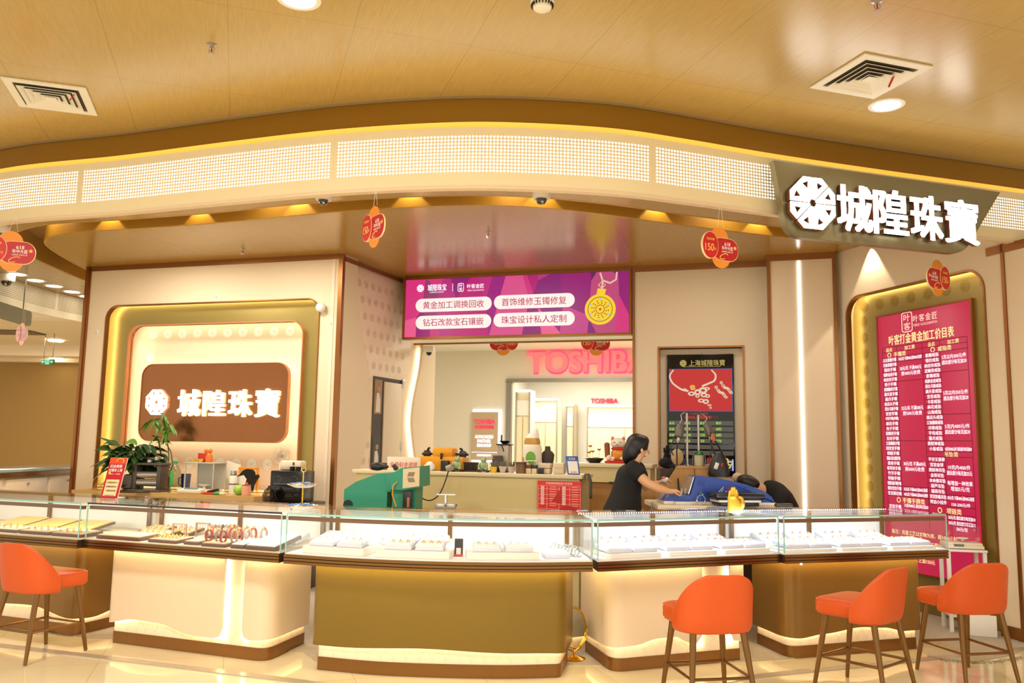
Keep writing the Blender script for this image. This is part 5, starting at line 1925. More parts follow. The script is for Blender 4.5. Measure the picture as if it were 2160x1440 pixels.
def make_stool(lab):
    t = thing('bar_stool', lab, 'stool', (0, 0, 0), 0, 'orange bar stools along the counter')
    # seat cushion
    pl = [(p[0] * (.84 + .14 * max(0, min(1, (p[1] + .16) / .3))), p[1]) for p in rrect(-.222, .222, -.16, .232, .07, 6)]
    rings = []
    for z, k in ((.462, .90), (.468, .96), (.485, 1.0), (.535, 1.0), (.553, .985), (.562, .94), (.566, .80), (.568, .45)):
        rings.append([(p[0] * k, (p[1] - .01) * k + .01, z + (.004 if k < .9 else 0)) for p in pl])
    G().loft(rings).build('seat', m_orange, t, 50)
    pip = [(p[0] * .985, (p[1] - .01) * .985 + .01, .552) for p in pl]
    G().tube(pip, .004, 6, True).build('piping', m_orange, t)
    # wrap-round backrest shell
    rows = []
    n = 26
    for j in range(9):
        v = j / 8
        row = []
        for i in range(n + 1):
            u = i / n
            a = R_(-176 + 172 * u)          # sweeps round the back from left to right
            e = math.sin(math.pi * u)
            top = .545 + .235 * max(0.0, min(1.0, (e - .05) / .92)) ** .70
            z = .442 + (top - .442) * v
            lean = .05 * (z - .455) / .32
            tuck = 1 - .06 * (1 - min(1, v / .22)) ** 2
            rx, ry = .238 * tuck, (.215 + lean) * tuck
            ca, sa = math.cos(a), math.sin(a)
            row.append((rx * math.copysign(abs(ca) ** .62, ca), .015 + ry * math.copysign(abs(sa) ** .62, sa), z))
        rows.append(row)
    th = .034
    inner_ = []
    for row in rows:
        inner_.append([(p[0] * (1 - th / .235), .015 + (p[1] - .015) * (1 - th / .25), p[2] - .002) for p in row])
    g = G()
    N = n + 1
    vs = [p for r in rows for p in r] + [p for r in inner_ for p in r]
    o = len(rows) * N
    fs = []
    for j in range(8):
        for i in range(n):
            a, b_, c, d = j * N + i, j * N + i + 1, (j + 1) * N + i + 1, (j + 1) * N + i
            fs += [(a, b_, c, d), (o + a, o + d, o + c, o + b_)]
    for i in range(n):
        fs += [(i, o + i, o + i + 1, i + 1), (8 * N + i, 8 * N + i + 1, o + 8 * N + i + 1, o + 8 * N + i)]
    for j in range(8):
        fs += [(j * N, (j + 1) * N, o + (j + 1) * N, o + j * N), (j * N + n, o + j * N + n, o + (j + 1) * N + n, (j + 1) * N + n)]
    g.add(vs, fs)
    ob = g.build('backrest', m_orange, t, 60)
    md = ob.modifiers.new('round', 'BEVEL')
    md.width = .008
    md.segments = 2
    md.limit_method = 'ANGLE'
    # legs and stretchers
    top = {(-1, 1): (-.155, .165), (1, 1): (.155, .165), (-1, -1): (-.15, -.14), (1, -1): (.15, -.14)}
    foot = {(-1, 1): (-.205, .235), (1, 1): (.205, .235), (-1, -1): (-.20, -.225), (1, -1): (.20, -.225)}

    def at(k, z):
        f = (z - 0) / .47
        return Vector((foot[k][0] + (top[k][0] - foot[k][0]) * f, foot[k][1] + (top[k][1] - foot[k][1]) * f, z))
    for k in top:
        G().tube([at(k, .475), at(k, .24), at(k, .004)], [.021, .017, .012], 12).build('leg', m_leg, t)
    for a, b_ in (((-1, 1), (1, 1)), ((-1, -1), (1, -1)), ((-1, 1), (-1, -1)), ((1, 1), (1, -1))):
        G().cyl(at(a, .20), at(b_, .20), .009, seg=8).build('stretcher', m_leg, t)
    return t


stool = make_stool('orange bar stool cut by the left edge, in front of the far left showcase')


def stool_place(o, pts, rot):
    P = [atz(u, v, .2) for u, v in pts]
    c = sum(P, Vector()) / len(P)
    o.location = (c.x, c.y, 0)
    o.rotation_euler = (0, 0, R_(rot))


stool_place(stool, ((170, 1306), (86, 1297), (64, 1340), (-8, 1332)), -24)
for lab, pts, rot in (('orange bar stool seen from behind, in front of the cream showcase base', ((1405, 1397), (1540, 1396), (1462, 1432), (1575, 1430)), 10),
                      ('orange bar stool seen from its side, in front of the far right gold base', ((1742, 1386), (1851, 1410), (1802, 1364), (1905, 1390)), 40),
                      ('rightmost orange bar stool, standing before the white rack and price board', ((1945, 1351), (2059, 1349), (2030, 1377), (2122, 1379)), 12)):
    o = dup(stool, label=lab)
    stool_place(o, pts, rot)

# ================================================================== floor strip, carpet, mirror, rack
sp = [tuple(atz(u, v, 0))[:2] for u, v in ((-160, 1345), (0, 1365), (270, 1397), (540, 1430), (800, 1462), (1080, 1475), (1360, 1466), (1620, 1428), (1900, 1400), (2160, 1372), (2300, 1356))]
struct('trim_23', G().strip(catmull(sp, 6), 0, .006, .075), mat('grey_floor_strip', (190, 180, 164), .3, .4), 0)
cp = [tuple(atz(u, v, 0))[:2] for u, v in ((60, 1338), (140, 1338), (200, 1347), (235, 1347), (640, 1376), (665, 1395), (1183, 1401), (1262, 1403), (1570, 1396), (1642, 1391), (1935, 1364), (1957, 1383), (2005, 1391), (2060, 1396), (2120, 1385), (2160, 1372))]
struct('floor_carpet', G().xy(cp + [(4.3, 7.4), (3.2, 9.0), (-3.5, 9.4)], 0.0, .005), mat('grey_carpet', (178, 166, 150), .95, noise=.25, nscale=50, bump=.6), 0)
g = G()
for k in range(70):
    a = atz(1957 + 200 * k / 70, 1384 + (12 * math.sin(k / 70 * math.pi) if k < 40 else 12 * math.sin(k / 70 * math.pi)), .004)
    l = random.uniform(.02, .06)
    dx = random.uniform(-.03, .03)
    g.tube([(a.x, a.y, .006), (a.x + dx * .5, a.y - l * .5, .009), (a.x + dx, a.y - l, .004)], .003, 4)
o = g.build('rug_fringe', mat('fringe_grey', (160, 150, 138), .9))
o['kind'] = 'stuff'
tag(o, 'frayed grey fringe along the carpet edge at the right', 'fringe')

p = atz(1211, 1391, 0)
t = thing('standing_mirror', 'gold oval mirror on a round foot standing on the floor beside the curved showcase', 'mirror', (p.x, p.y, .005), 38)
G().lathe([(0, 0), (.075, 0), (.08, .006), (.06, .014), (.03, .022), (.012, .035), (0, .036)], seg=24).build('foot', m_gold, t)
G().tube([(0, 0, .03), (0, 0, .05)], .008, 8).tube([(-.125, 0, .20), (-.115, 0, .13), (-.07, 0, .075), (0, 0, .05), (.07, 0, .075), (.115, 0, .13), (.125, 0, .20)], .006, 8).build('yoke', m_gold, t)
tl = Matrix.Rotation(R_(-8), 3, 'X')
oval = [(.108 * math.cos(2 * math.pi * k / 32), 0, .135 * math.sin(2 * math.pi * k / 32)) for k in range(32)]
G().tube([tuple(tl @ Vector(q) + Vector((0, 0, .215))) for q in oval], .009, 8, True).build('rim', m_gold, t)
G().prism([tuple(tl @ Vector(q) + Vector((0, -.003, .215))) for q in oval], tl @ Vector((0, .006, 0))).build('mirror_glass', mat('mirror_glass', (220, 226, 222), .03, 1.0), t, 0)
G().cyl((-.13, 0, .205), (-.11, 0, .21), .01).cyl((.13, 0, .205), (.11, 0, .21), .01).build('pivot', m_gold, t)

# white rack with a balance by the price board
FRK = Frame(tuple(atz(2008, 1333, 0))[:2], -12)
t = thing('metal_rack', 'small white metal rack standing between the right showcase and the price board', 'rack', FRK.pt(0, 0, .005), -12)
ztop = FRK.hit(2008, 1160)[1]
rw = .28
for (x, y) in ((0, 0), (rw, 0), (0, .22), (rw, .22)):
    G().box((x, y, ztop / 2), (.028, .028, ztop)).build('post', m_white, t, 0)
G().box((rw / 2, .11, ztop - .006), (rw + .04, .27, .018), .003).build('top_shelf', m_white, t)
G().box((rw / 2, .11, .13), (rw + .02, .25, .018)).build('lower_shelf', m_white, t)
q = FRK.pt(rw * .50, .11, ztop + .0085)
t = thing('precision_balance', 'ivory precision balance under a clear cover on the white rack', 'scale', tuple(q), -12)
t.scale = (.86, .80, .95)
G().box((0, .03, .03), (.34, .24, .05), .012).box((0, -.10, .02), (.34, .06, .03), .008).build('body', mat('ivory_plastic', (236, 222, 198), .4), t)
G().box((-.06, -.125, .035), (.09, .015, .02)).build('display', mat('lcd_grey', (100, 110, 96), .2), t)
G().box((.03, .04, .13), (.24, .2, .15)).build('clear_cover', m_glass, t, 0)
G().lathe([(0, .06), (.012, .06), (.012, .075), (.05, .08), (.055, .09), (0, .09)], (.02, .04, 0), 18).build('weighing_pan', m_white, t)
q = FRK.pt(rw * .40, .11, .1445)
t = thing('round_box', 'flat pink round box with a dark lid on the lower shelf of the white rack', 'box', tuple(q), 0)
G().lathe([(0, 0), (.10, 0), (.10, .05), (0, .05)], seg=24).build('box_body', mat('dusty_pink', (206, 160, 160), .5), t)
G().lathe([(0, .05), (.103, .05), (.103, .065), (0, .065)], seg=24).build('lid', mat('lid_dark', (90, 56, 56), .5), t)
q = atz(2048, 1336, .006)
t = G().box((0, 0, .085), (.26, .02, .17), .003).build('leaning_board', m_white)
t.location = (q.x + .02, q.y - .09, .006)
t.rotation_euler = (0, 0, R_(-20))
tag(t, 'white board leaning at the foot of the white rack behind the rightmost stool', 'board')

# ================================================================== left wall shelf and what stands on it
ZS = .90
sx0, sx1 = xl + .01, FLW.hit(566, 1045, .3)[0]
t = thing('wall_shelf', 'tan worktop with a cream front under the bronze plaque', 'counter', FLW.pt(0, 0, 0), -16.2)
G().xy([(sx0, -.34), (sx1 - .15, -.34), (sx1 + .02, -.16), (sx1 + .02, .36), (sx0, .36)], ZS - .055, ZS).build('worktop', mat('tan_worktop', (196, 158, 96), .45, noise=.06, nscale=20), t)
G().xy([(sx0 + .02, -.28), (sx1 - .17, -.28), (sx1, -.12), (sx1, .35), (sx0 + .02, .35)], 0, ZS - .055).build('cabinet_front', m_cream, t)


def on(u, v, z):
    return atz(u, v, z)


def ws(u, y=0.0, z=None):
    """point above the left shelf: photo column u, y metres behind the wall face"""
    x = FLW.hit(u, 1000, -y)[0]
    return FLW.pt(x, y, (ZS if z is None else z) + .001)


K = 9.5 / F   # metres per photo pixel near the left shelf


def leaf(g, base, dirv, L, W_, droop, twist=0.0):
    d = Vector(dirv).normalized()
    side = d.cross(Vector((0, 0, 1)))
    if side.length < .1:
        side = Vector((1, 0, 0))
    side.normalize()
    upv = side.cross(d)
    side = side * math.cos(twist) + upv * math.sin(twist)
    rows = []
    for i in range(7):
        s_ = i / 6
        c = Vector(base) + d * (L * s_) - Vector((0, 0, droop * L * s_ * s_))
        w_ = W_ * math.sin(math.pi * min(1, .08 + s_ * .92)) ** .8 if s_ < 1 else .002
        f = upv * (.25 * w_)
        rows.append([tuple(c - side * w_ / 2 + f), tuple(c), tuple(c + side * w_ / 2 + f)])
    g.sheet(rows)


m_leaf = mat('dark_green_leaf', (44, 74, 30), .35, noise=.3, nscale=6)
m_leaf2 = mat('fresh_green_leaf', (90, 130, 46), .4, noise=.3, nscale=8)
m_stem = mat('plant_stem', (84, 84, 40), .5)
b0 = ws(281, -.10)
t = thing('potted_plant', 'bushy dark green leafy plant at the left end of the shelf', 'plant', tuple(b0), 0)
G().lathe([(0, 0), (.10, 0), (.13, .16), (.12, .16), (.10, .14), (0, .14)], seg=20).build('pot', mat('dark_pot', (52, 44, 40), .4), t)
g, gs = G(), G()
rnd = random.Random(3)
for k in range(130):
    a = rnd.uniform(0, 2 * math.pi)
    el = rnd.uniform(-.15, 1.1)
    r = rnd.uniform(.08, .30)
    base = (math.cos(a) * r * math.cos(el) * 1.05, math.sin(a) * r * math.cos(el) * .6, .30 + r * math.sin(el) * .9 + rnd.uniform(-.06, .08))
    leaf(g, base, (math.cos(a) * 1.0, math.sin(a) * .6 - .25, rnd.uniform(-.35, .35)), rnd.uniform(.13, .20), rnd.uniform(.07, .11), rnd.uniform(.2, .6), rnd.uniform(-.6, .6))
    gs.tube([(0, 0, .12), (base[0] * .5, base[1] * .5, .22 + base[2] * .3), base], .004, 5)
for (dx, dz, L, dr) in ((-.28, .42, .30, .2), (-.30, .32, .32, .5), (-.27, .24, .30, .8), (-.25, .16, .28, 1.2), (-.28, .50, .26, -.1)):
    leaf(g, (dx * .5, -.05, dz), (dx, -.15, .1), L, .06, dr, .5)
g.v = [(v[0], v[1], max(.03, v[2])) for v in g.v]
g.build('leaves', m_leaf, t, 60)
gs.build('stems', m_stem, t)
g = G()
for k in range(4):
    leaf(g, (.05 + .03 * k - .08, -.10, .46 + .02 * k), (.3 - .3 * k, -.5, .6), .17, .09, .5, .3 * k)
g.build('young_leaves', m_leaf2, t, 60)

b0 = ws(352, .02)
t = thing('curly_bamboo', 'curly lucky bamboo with a tall leafy shoot in front of the plaque', 'plant', tuple(b0), 0)
G().lathe([(0, 0), (.045, 0), (.05, .16), (.04, .17), (.03, .16), (0, .15)], seg=16).build('vase', mat('dark_blue_vase', (24, 26, 40), .3), t)
g = G()
cc = []
for k in range(40):
    s_ = k / 39
    rr = .075 * math.sin(math.pi * min(1, s_ * 1.6)) if s_ < .62 else 0
    cc.append((-.02 - .10 * s_ + rr * math.cos(s_ * 22), rr * .6 * math.sin(s_ * 22), .15 + .42 * s_))
g.tube(cc, .010, 7)
g.tube([(.02, 0, .15), (.06, 0, .30), (.03, 0, .45), (-.04, 0, .56), (-.08, 0, .58)], .007, 6)
g.tube([(.01, 0, .15), (.0, .02, .4), (-.03, .02, .62), (-.06, .0, .80)], .006, 6)
g.tube([(-.06, 0, .80), (-.14, -.02, .84), (-.24, -.02, .78)], .004, 5).tube([(-.06, 0, .80), (-.02, -.02, .78), (.02, -.02, .71)], .004, 5).tube([(-.05, 0, .73), (-.08, .0, .86), (-.08, 0, .90)], .004, 5)
g.build('stems', m_stem, t)
g = G()
for (x, z) in ((-.12, .57), (-.08, .60), (-.16, .60), (-.03, .56), (-.06, .55)):
    for k in range(4):
        leaf(g, (x, 0, z), (rnd.uniform(-1, 1), -.4, rnd.uniform(-.2, .9)), rnd.uniform(.10, .15), .03, .7, rnd.uniform(-1, 1))
for (x, z) in ((-.24, .78), (-.2, .82), (-.12, .83), (-.06, .80), (-.01, .76), (.02, .70), (-.08, .88), (-.16, .78), (-.05, .7)):
    for k in range(3):
        leaf(g, (x, 0, z), (rnd.uniform(-1, 1), -.4, rnd.uniform(-.6, .5)), rnd.uniform(.09, .14), .045, .9, rnd.uniform(-1, 1))
g.build('leaves', m_leaf2, t, 60)

# rolling mill
b0 = ws(314, -.19)
t = thing('rolling_mill', 'grey cast rolling mill with two steel rollers on the left shelf', 'machine', tuple(b0), -12)
m_cast = mat('cast_grey', (92, 84, 78), .45, .5)
G().box((0, .02, .012), (.40, .24, .024), .006).build('base_plate', m_grey, t)
for s in (-1, 1):
    G().box((s * .155, .03, .16), (.05, .16, .28), .008).build('side_frame', m_cast, t)
G().box((0, .03, .31), (.40, .18, .028), .008).build('top_plate', m_cast, t)
for z in (.10, .19):
    G().cyl((-.13, .0, z), (.13, .0, z), .042, seg=20).build('roller', m_steel, t)
G().box((-.225, -.02, .11), (.11, .10, .16), .02).build('gear_box', m_cast, t)
G().cyl((-.25, -.09, .06), (-.34, -.09, .05), .014).ball((-.345, -.09, .05), .022, 10, 8).build('crank', m_dark, t)
G().cyl((-.02, .03, .33), (-.02, .03, .36), .035).cyl((-.12, .03, .375), (.14, .03, .375), .008).ball((.14, .03, .375), .016, 8, 6).ball((-.12, .03, .375), .016, 8, 6).box((.07, .03, .375), (.03, .03, .04)).build('pressure_screw', m_steel, t)
o = G().lathe([(0, 0), (.24, 0), (.26, .018), (.25, .022), (0, .012)], seg=28, sx=.8, sy=.32).build('dark_tray', mat('dark_pewter', (70, 60, 56), .3, .5))
o.location = FLW.pt(FLW.hit(290, 1040, .33)[0], -.235, ZS + .0005)
o.location = (b0.x - .07, b0.y - .235, ZS + .0012)
tag(o, 'flat dark oval tray lying in front of the rolling mill', 'tray')
b0 = ws(369, -.2)
t = thing('plastic_bottle', 'clear plastic bottle with a green cap and label stripe on the left shelf', 'bottle', tuple(b0), 0)
G().lathe([(0, 0), (.068, 0), (.072, .02), (.070, .20), (.06, .25), (.035, .295), (.022, .31), (.022, .325), (0, .325)], seg=20).build('bottle_body', glass_mat('clear_plastic', (232, 236, 226), .05, 1.6), t)
G().cyl((0, 0, .325), (0, 0, .345), .026, seg=16).build('cap', mat('green_cap', (40, 150, 60), .4), t)
G().box((-.005, -.0725, .165), (.04, .004, .16), .002).build('label_stripe', mat('green_label', (60, 160, 50), .5), t)
b0 = ws(393, .06)
t = thing('blue_cup', 'dark blue metal mug behind the clear bottle on the shelf', 'cup', tuple(b0), 0)
G().lathe([(0, 0), (.045, 0), (.055, .20), (.05, .20), (.045, .01), (0, .01)], seg=18).build('mug_body', mat('navy_enamel', (34, 40, 84), .25, .3), t)
G().tube([(-.05, 0, .16), (-.085, 0, .15), (-.085, 0, .08), (-.05, 0, .06)], .007, 6).build('handle', mat('navy_enamel', (34, 40, 84), .25), t)
b0 = ws(429, -.08)
t = thing('glass_balance', 'laboratory balance in a clear draught case on the left shelf', 'scale', tuple(b0), -14)
m_ivory = mat('ivory_plastic', (236, 222, 198), .4)
G().box((0, .02, .02), (.36, .30, .04), .01).build('base', m_ivory, t)
G().box((-.03, -.16, .03), (.30, .12, .045), .012, Matrix.Rotation(R_(8), 3, 'X')).build('front_panel', m_ivory, t)
G().box((-.02, -.185, .056), (.16, .035, .008), 0, Matrix.Rotation(R_(8), 3, 'X')).build('display', mat('lcd_blue', (120, 160, 180), .2), t)
G().box((0, .04, .335), (.38, .26, .014), .004).build('case_top', mat('case_grey', (190, 184, 168), .4), t)
for s in (-1, 1):
    for y in (-.08, .16):
        G().box((s * .18, y, .185), (.012, .012, .29)).build('case_post', mat('case_grey', (190, 184, 168), .4), t, 0)
G().box((0, -.085, .185), (.35, .004, .28)).build('case_glass', m_glass, t, 0)
G().box((0, .165, .185), (.36, .006, .29)).build('case_back', mat('case_grey', (190, 184, 168), .4), t, 0)
G().lathe([(0, .04), (.015, .04), (.015, .075), (.06, .085), (.065, .095), (0, .09)], (0, .03, 0), 18).build('weighing_pan', m_white, t)
b1 = b0 + Vector((0, 0, .343))
t = thing('little_bowl', 'tiny amber bowl at the left on top of the balance case', 'bowl', (b1.x - .14, b1.y + .03, b1.z), 0, 'amber bowls on the balance case')
m_amber = mat('amber_glass', (236, 190, 60), .2)
G().lathe([(0, 0), (.02, 0), (.035, .035), (.03, .035), (.018, .008), (0, .008)], seg=16).build('bowl_body', m_amber, t)
t2 = dup(t, (b1.x - .03, b1.y - .03, b1.z), 0, 'tiny amber bowl before the red box on the balance case')
o = G().box((0, 0, .05), (.085, .05, .10), .004).build('red_box', mat('red_card_box', (180, 30, 20), .4))
o.location = (b1.x - .035, b1.y + .03, b1.z)
tag(o, 'small red box standing on top of the balance case', 'box')
t = thing('orange_figurine', 'glossy orange twin figurine beside the red box on the balance', 'figurine', (b1.x + .045, b1.y + .02, b1.z), 0)
m_orfig = mat('orange_glaze', (226, 110, 30), .2)
G().lathe([(0, 0), (.04, 0), (.045, .03), (.036, .08), (.02, .10), (0, .105)], seg=16).build('body', m_orfig, t)
G().ball((-.038, .0, .125), .022, 12, 8).ball((.012, 0, .125), .025, 12, 8).box((-.015, 0, .105), (.05, .02, .02), .006).build('heads', m_orfig, t)
b0 = ws(447, -.27)
t = thing('tape_cutter', 'red and black hand tool lying before the balance', 'tool', tuple(b0), -10)
G().box((0, 0, .012), (.17, .07, .024), .008).build('red_body', mat('tool_red', (206, 56, 30), .4), t)
G().box((.02, .01, .038), (.13, .05, .028), .01, Matrix.Rotation(R_(-12), 3, 'Y')).build('black_grip', m_dark, t)
b0 = ws(466, -.30)
t = thing('marker_pen', 'green capped marker lying on the shelf edge', 'pen', tuple(b0), 0)
G().cyl((-.05, 0, .014), (.06, 0, .014), .013).build('barrel', mat('pen_pale', (220, 220, 190), .4), t)
G().cyl((-.065, -.005, .014), (-.005, -.001, .014), .015).build('cap', mat('green_cap', (40, 150, 60), .4), t)
b0 = ws(483, .18)
o = G().box((0, 0, .16), (.20, .012, .32), .002, Matrix.Rotation(R_(14), 3, 'Y')).build('white_board', mat('off_white_board', (226, 216, 196), .6))
o.location = (b0.x, b0.y, b0.z + .022)
o.rotation_euler = (R_(-6), 0, R_(-16))
tag(o, 'plain off-white panel leaning against the wall right of the balance', 'board')
b0 = ws(493, -.10)
t = thing('steel_flask', 'white vacuum flask with dark bands in front of the leaning panel', 'bottle', tuple(b0), 0)
G().lathe([(0, 0), (.045, 0), (.047, .10), (.045, .19), (.035, .21), (0, .21)], seg=18).build('flask_body', mat('flask_white', (232, 226, 210), .3), t)
G().lathe([(0, .21), (.034, .21), (.034, .255), (0, .257)], seg=18).build('lid', m_steel, t)
G().lathe([(.0475, .105), (.049, .105), (.049, .115), (.0475, .115)], seg=18).lathe([(.0365, .205), (.0375, .205), (.0375, .213), (.0365, .213)], seg=18).build('dark_band', m_dark, t)
b0 = ws(510, -.06)
o = G().xz([(.06 * math.cos(R_(60 * k + 15)), .06 * math.sin(R_(60 * k + 15)) + .15) for k in range(6)], 0, .012).box((0, .006, .05), (.02, .012, .10)).build('hexagon_fan', mat('flask_white', (232, 226, 210), .3))
o.location = tuple(b0)
o.rotation_euler = (0, 0, R_(-16))
tag(o, 'white hexagonal hand paddle standing behind the green ball', 'paddle')
b0 = ws(506, -.22)
t = thing('green_ball', 'lime green plastic ball jar left of the pink jar', 'ornament', tuple(b0), 0)
G().ball((0, 0, .055), (.06, .055, .055), 18, 12).build('ball_body', mat('lime_plastic', (150, 200, 70), .35), t)
b0 = ws(521, -.26)
t = thing('pink_jar', 'pink ceramic jar with a coral knob on its lid', 'jar', tuple(b0), 0)
G().lathe([(0, 0), (.045, 0), (.052, .05), (.048, .105), (.04, .11), (0, .11)], seg=20).build('jar_body', mat('pink_ceramic', (232, 170, 140), .35), t)
G().lathe([(0, .11), (.05, .11), (.048, .116), (0, .118)], seg=20).build('lid', mat('dark_rose', (150, 96, 84), .4), t)
G().ball((.004, 0, .128), .014, 10, 8).build('knob', mat('coral', (226, 90, 60), .4), t)
b0 = ws(527, .16)
t = thing('cloth_holder', 'orange frame hung with a black cloth leaning on the shelf wall', 'frame', tuple(b0), -16)
G().box((-.03, .02, .275), (.26, .015, .03), .004).box((.09, .02, .19), (.03, .015, .2), .004).box((-.15, .02, .14), (.03, .015, .28), .004).box((.09, .02, .05), (.03, .015, .10), .004).build('frame_bars', mat('orange_plastic', (232, 150, 40), .4), t)
pts = [(-.10, .02), (-.13, .12), (-.15, .19), (-.12, .20), (-.08, .25), (-.03, .27), (.03, .265), (.06, .24), (.07, .20), (.11, .21), (.125, .19), (.09, .14), (.06, .08), (.05, .01), (0, .0)]
G().xz(pts[::-1], -.03, .012).build('black_cloth', mat('black_cloth', (14, 13, 13), .9), t, 40)
b0 = FLW.pt(FLW.hit(590, 958, -.32)[0], .33, 0)
t = thing('desk_fan', 'pale round fan against the niche wall at its right end', 'fan', (b0.x, b0.y, ZS + .001), -16)
zc = FLW.hit(592, 960, -.32)[1] - ZS
G().tube([(.095 * math.cos(2 * math.pi * k / 28), 0, zc + .095 * math.sin(2 * math.pi * k / 28)) for k in range(28)], .006, 6, True).build('guard', mat('pale_plastic', (214, 204, 186), .4), t)
G().lathe([(0, -.02), (.025, -.02), (.025, .02), (0, .02)], (0, 0, zc), 16, Matrix.Rotation(R_(90), 3, 'X')).build('hub', mat('pale_grey', (180, 176, 166), .4), t)
for k in range(4):
    a = R_(90 * k + 20)
    G().xz([(.02 * math.cos(a), zc + .02 * math.sin(a)), (.085 * math.cos(a - .35), zc + .085 * math.sin(a - .35)), (.088 * math.cos(a + .35), zc + .088 * math.sin(a + .35))], -.004, .004).build('blade', mat('pale_plastic', (214, 204, 186), .4), t, 0)
G().cyl((0, 0, .012), (0, 0, zc - .09), .012).lathe([(0, 0), (.05, 0), (.05, .012), (0, .014)], seg=18).build('stand', mat('pale_plastic', (214, 204, 186), .4), t)

# black appliance, jar and dispenser at the right end of the niche
q0 = aty(606, 1060, 8.75)
t = thing('low_cabinet', 'dark low stand carrying the black oven beside the shelf', 'cabinet', (q0.x, q0.y + .1, 0), -12)
G().box((0, .05, (q0.z - .0) / 2), (.52, .50, q0.z), .004).build('body', mat('dark_cabinet', (70, 50, 36), .5), t)
t = thing('black_oven', 'black countertop oven with two dials right of the tan worktop', 'oven', (q0.x, q0.y + .12, q0.z + .001), -12)
hO = aty(606, 992, 8.87).z - q0.z
G().box((0, .03, hO / 2), (.36, .30, hO), .015).build('body', mat('oven_black', (18, 16, 16), .25), t)
for x in (-.09, .09):
    G().tube([(x + .04 * math.cos(2 * math.pi * k / 20), -.122, hO * .70 + .04 * math.sin(2 * math.pi * k / 20)) for k in range(20)], .004, 5, True).build('dial', mat('oven_grey', (70, 66, 60), .3), t)
G().box((0, -.125, hO * .36), (.32, .012, hO * .42), .006).build('glass_door', mat('oven_glass', (10, 9, 9), .06), t)
G().box((0, -.14, hO * .58), (.26, .012, .012), .004).build('handle', m_grey, t)
G().box((-.15, -.124, hO * .52), (.02, .006, .012)).build('red_lamp', m_red, t)
q1 = FLW.pt(FLW.hit(604, 990, -.1)[0], .12, 0)
t = thing('cup_dispenser', 'white dispenser with two black cups on top of the black oven', 'dispenser', (q0.x + .01, q0.y + .15, q0.z + hO + .002), -14)
G().box((-.02, .03, .05), (.24, .14, .10), .02).build('body', m_ivory, t)
for x in (.0, .07):
    G().lathe([(0, 0), (.022, 0), (.028, .04), (0, .04)], (x + .02, -.065, 0), 14).build('cup', m_dark, t)
G().box((.02, -.042, .07), (.02, .006, .03)).build('switch', mat('dark_red', (110, 30, 26), .4), t)
q = aty(575, 1061, 8.45)
t = thing('glass_jar', 'round glass jar with a lid in front of the black oven', 'jar', (q.x, q.y, q0.z + .0), 0)
t.location = (q0.x - .17, q0.y - .09, q0.z + .001)
G().lathe([(0, 0), (.045, 0), (.062, .03), (.062, .09), (.045, .12), (.048, .13), (0, .13)], seg=20).build('jar_body', glass_mat('smoky_glass', (170, 160, 140), .05, 1.5), t)
G().lathe([(0, .13), (.045, .132), (.02, .15), (.01, .16), (.016, .172), (0, .178)], seg=16).build('lid', glass_mat('smoky_glass', (170, 160, 140), .05, 1.5), t)

# cake stand with blue sweets and the promotion board on the showcases
q = atz(637, 1073, ZT)
t = thing('cake_stand', 'two tier cake stand with gold handle and blue sweets on the showcase corner', 'cake stand', (q.x, q.y, ZT + .001), 0)
for z, r in ((.0, .115), (.145, .108)):
    n = 36
    prof = [[(rr * (1 + (.03 if rr > .08 else 0) * math.sin(12 * 2 * math.pi * k / n)) * math.cos(2 * math.pi * k / n), rr * (1 + (.03 if rr > .08 else 0) * math.sin(12 * 2 * math.pi * k / n)) * math.sin(2 * math.pi * k / n), zz) for k in range(n)] for rr, zz in ((r * .45, z), (r * .55, z + .002), (r, z + .022), (r * .97, z + .024), (r * .5, z + .008), (.002, z + .008))]
    G().loft(prof).build('plate', mat('white_porcelain', (240, 232, 222), .2), t)
    G().tube([(r * 1.0 * math.cos(2 * math.pi * k / 30), r * 1.0 * math.sin(2 * math.pi * k / 30), z + .024) for k in range(30)], .0025, 5, True).build('gold_rim', m_gold, t)
G().cyl((0, 0, .008), (0, 0, .25), .005).tube([(.0, 0, .25), (.016, 0, .262), (.014, 0, .285), (0, 0, .296), (-.014, 0, .285), (-.016, 0, .262)], .004, 6, True).build('handle', m_gold, t)
m_sweet = [mat('pale_blue_wrapper', (120, 160, 220), .4), mat('white_wrapper', (232, 236, 244), .4)]
for lv, (z, n, r) in enumerate(((.0, 26, .085), (.145, 20, .075))):
    for k in range(n):
        a, rr = k * 2.4, r * math.sqrt((k + .5) / n)
        o = G().ball((0, 0, 0), (.014, .009, .009), 8, 6).tube([(-.013, 0, 0), (-.022, 0, 0)], [.003, .007], 6).tube([(.013, 0, 0), (.022, 0, 0)], [.003, .007], 6).build('sweet', m_sweet[k % 3 == 0])
        o.location = (q.x + .012 * 0 + rr * math.cos(a), q.y + rr * math.sin(a), ZT + .0195 + z + .007 * (k % 2) + (.006 if rr < .05 else 0))
        o.rotation_euler = (0, 0, k * 1.3)
        tag(o, 'wrapped %s sweet on the %s tier of the cake stand' % ('white' if k % 3 == 0 else 'pale blue', 'upper' if lv else 'lower'), 'sweet', 'sweets on the %s tier' % ('upper' if lv else 'lower') + (' white' if k % 3 == 0 else ' blue'))
q = atz(229, 1051, ZT)
FP = Frame((q.x, q.y), -8)
t = thing('promotion_stand', 'red and white promotion board standing tilted on the left showcase', 'sign', (q.x, q.y, ZT + .001), -8)
sh = Matrix(((1, 0, .13), (0, 1, .12), (0, 0, 1)))


def shv(g):
    g.v = [tuple(sh @ Vector(v)) for v in g.v]
    return g


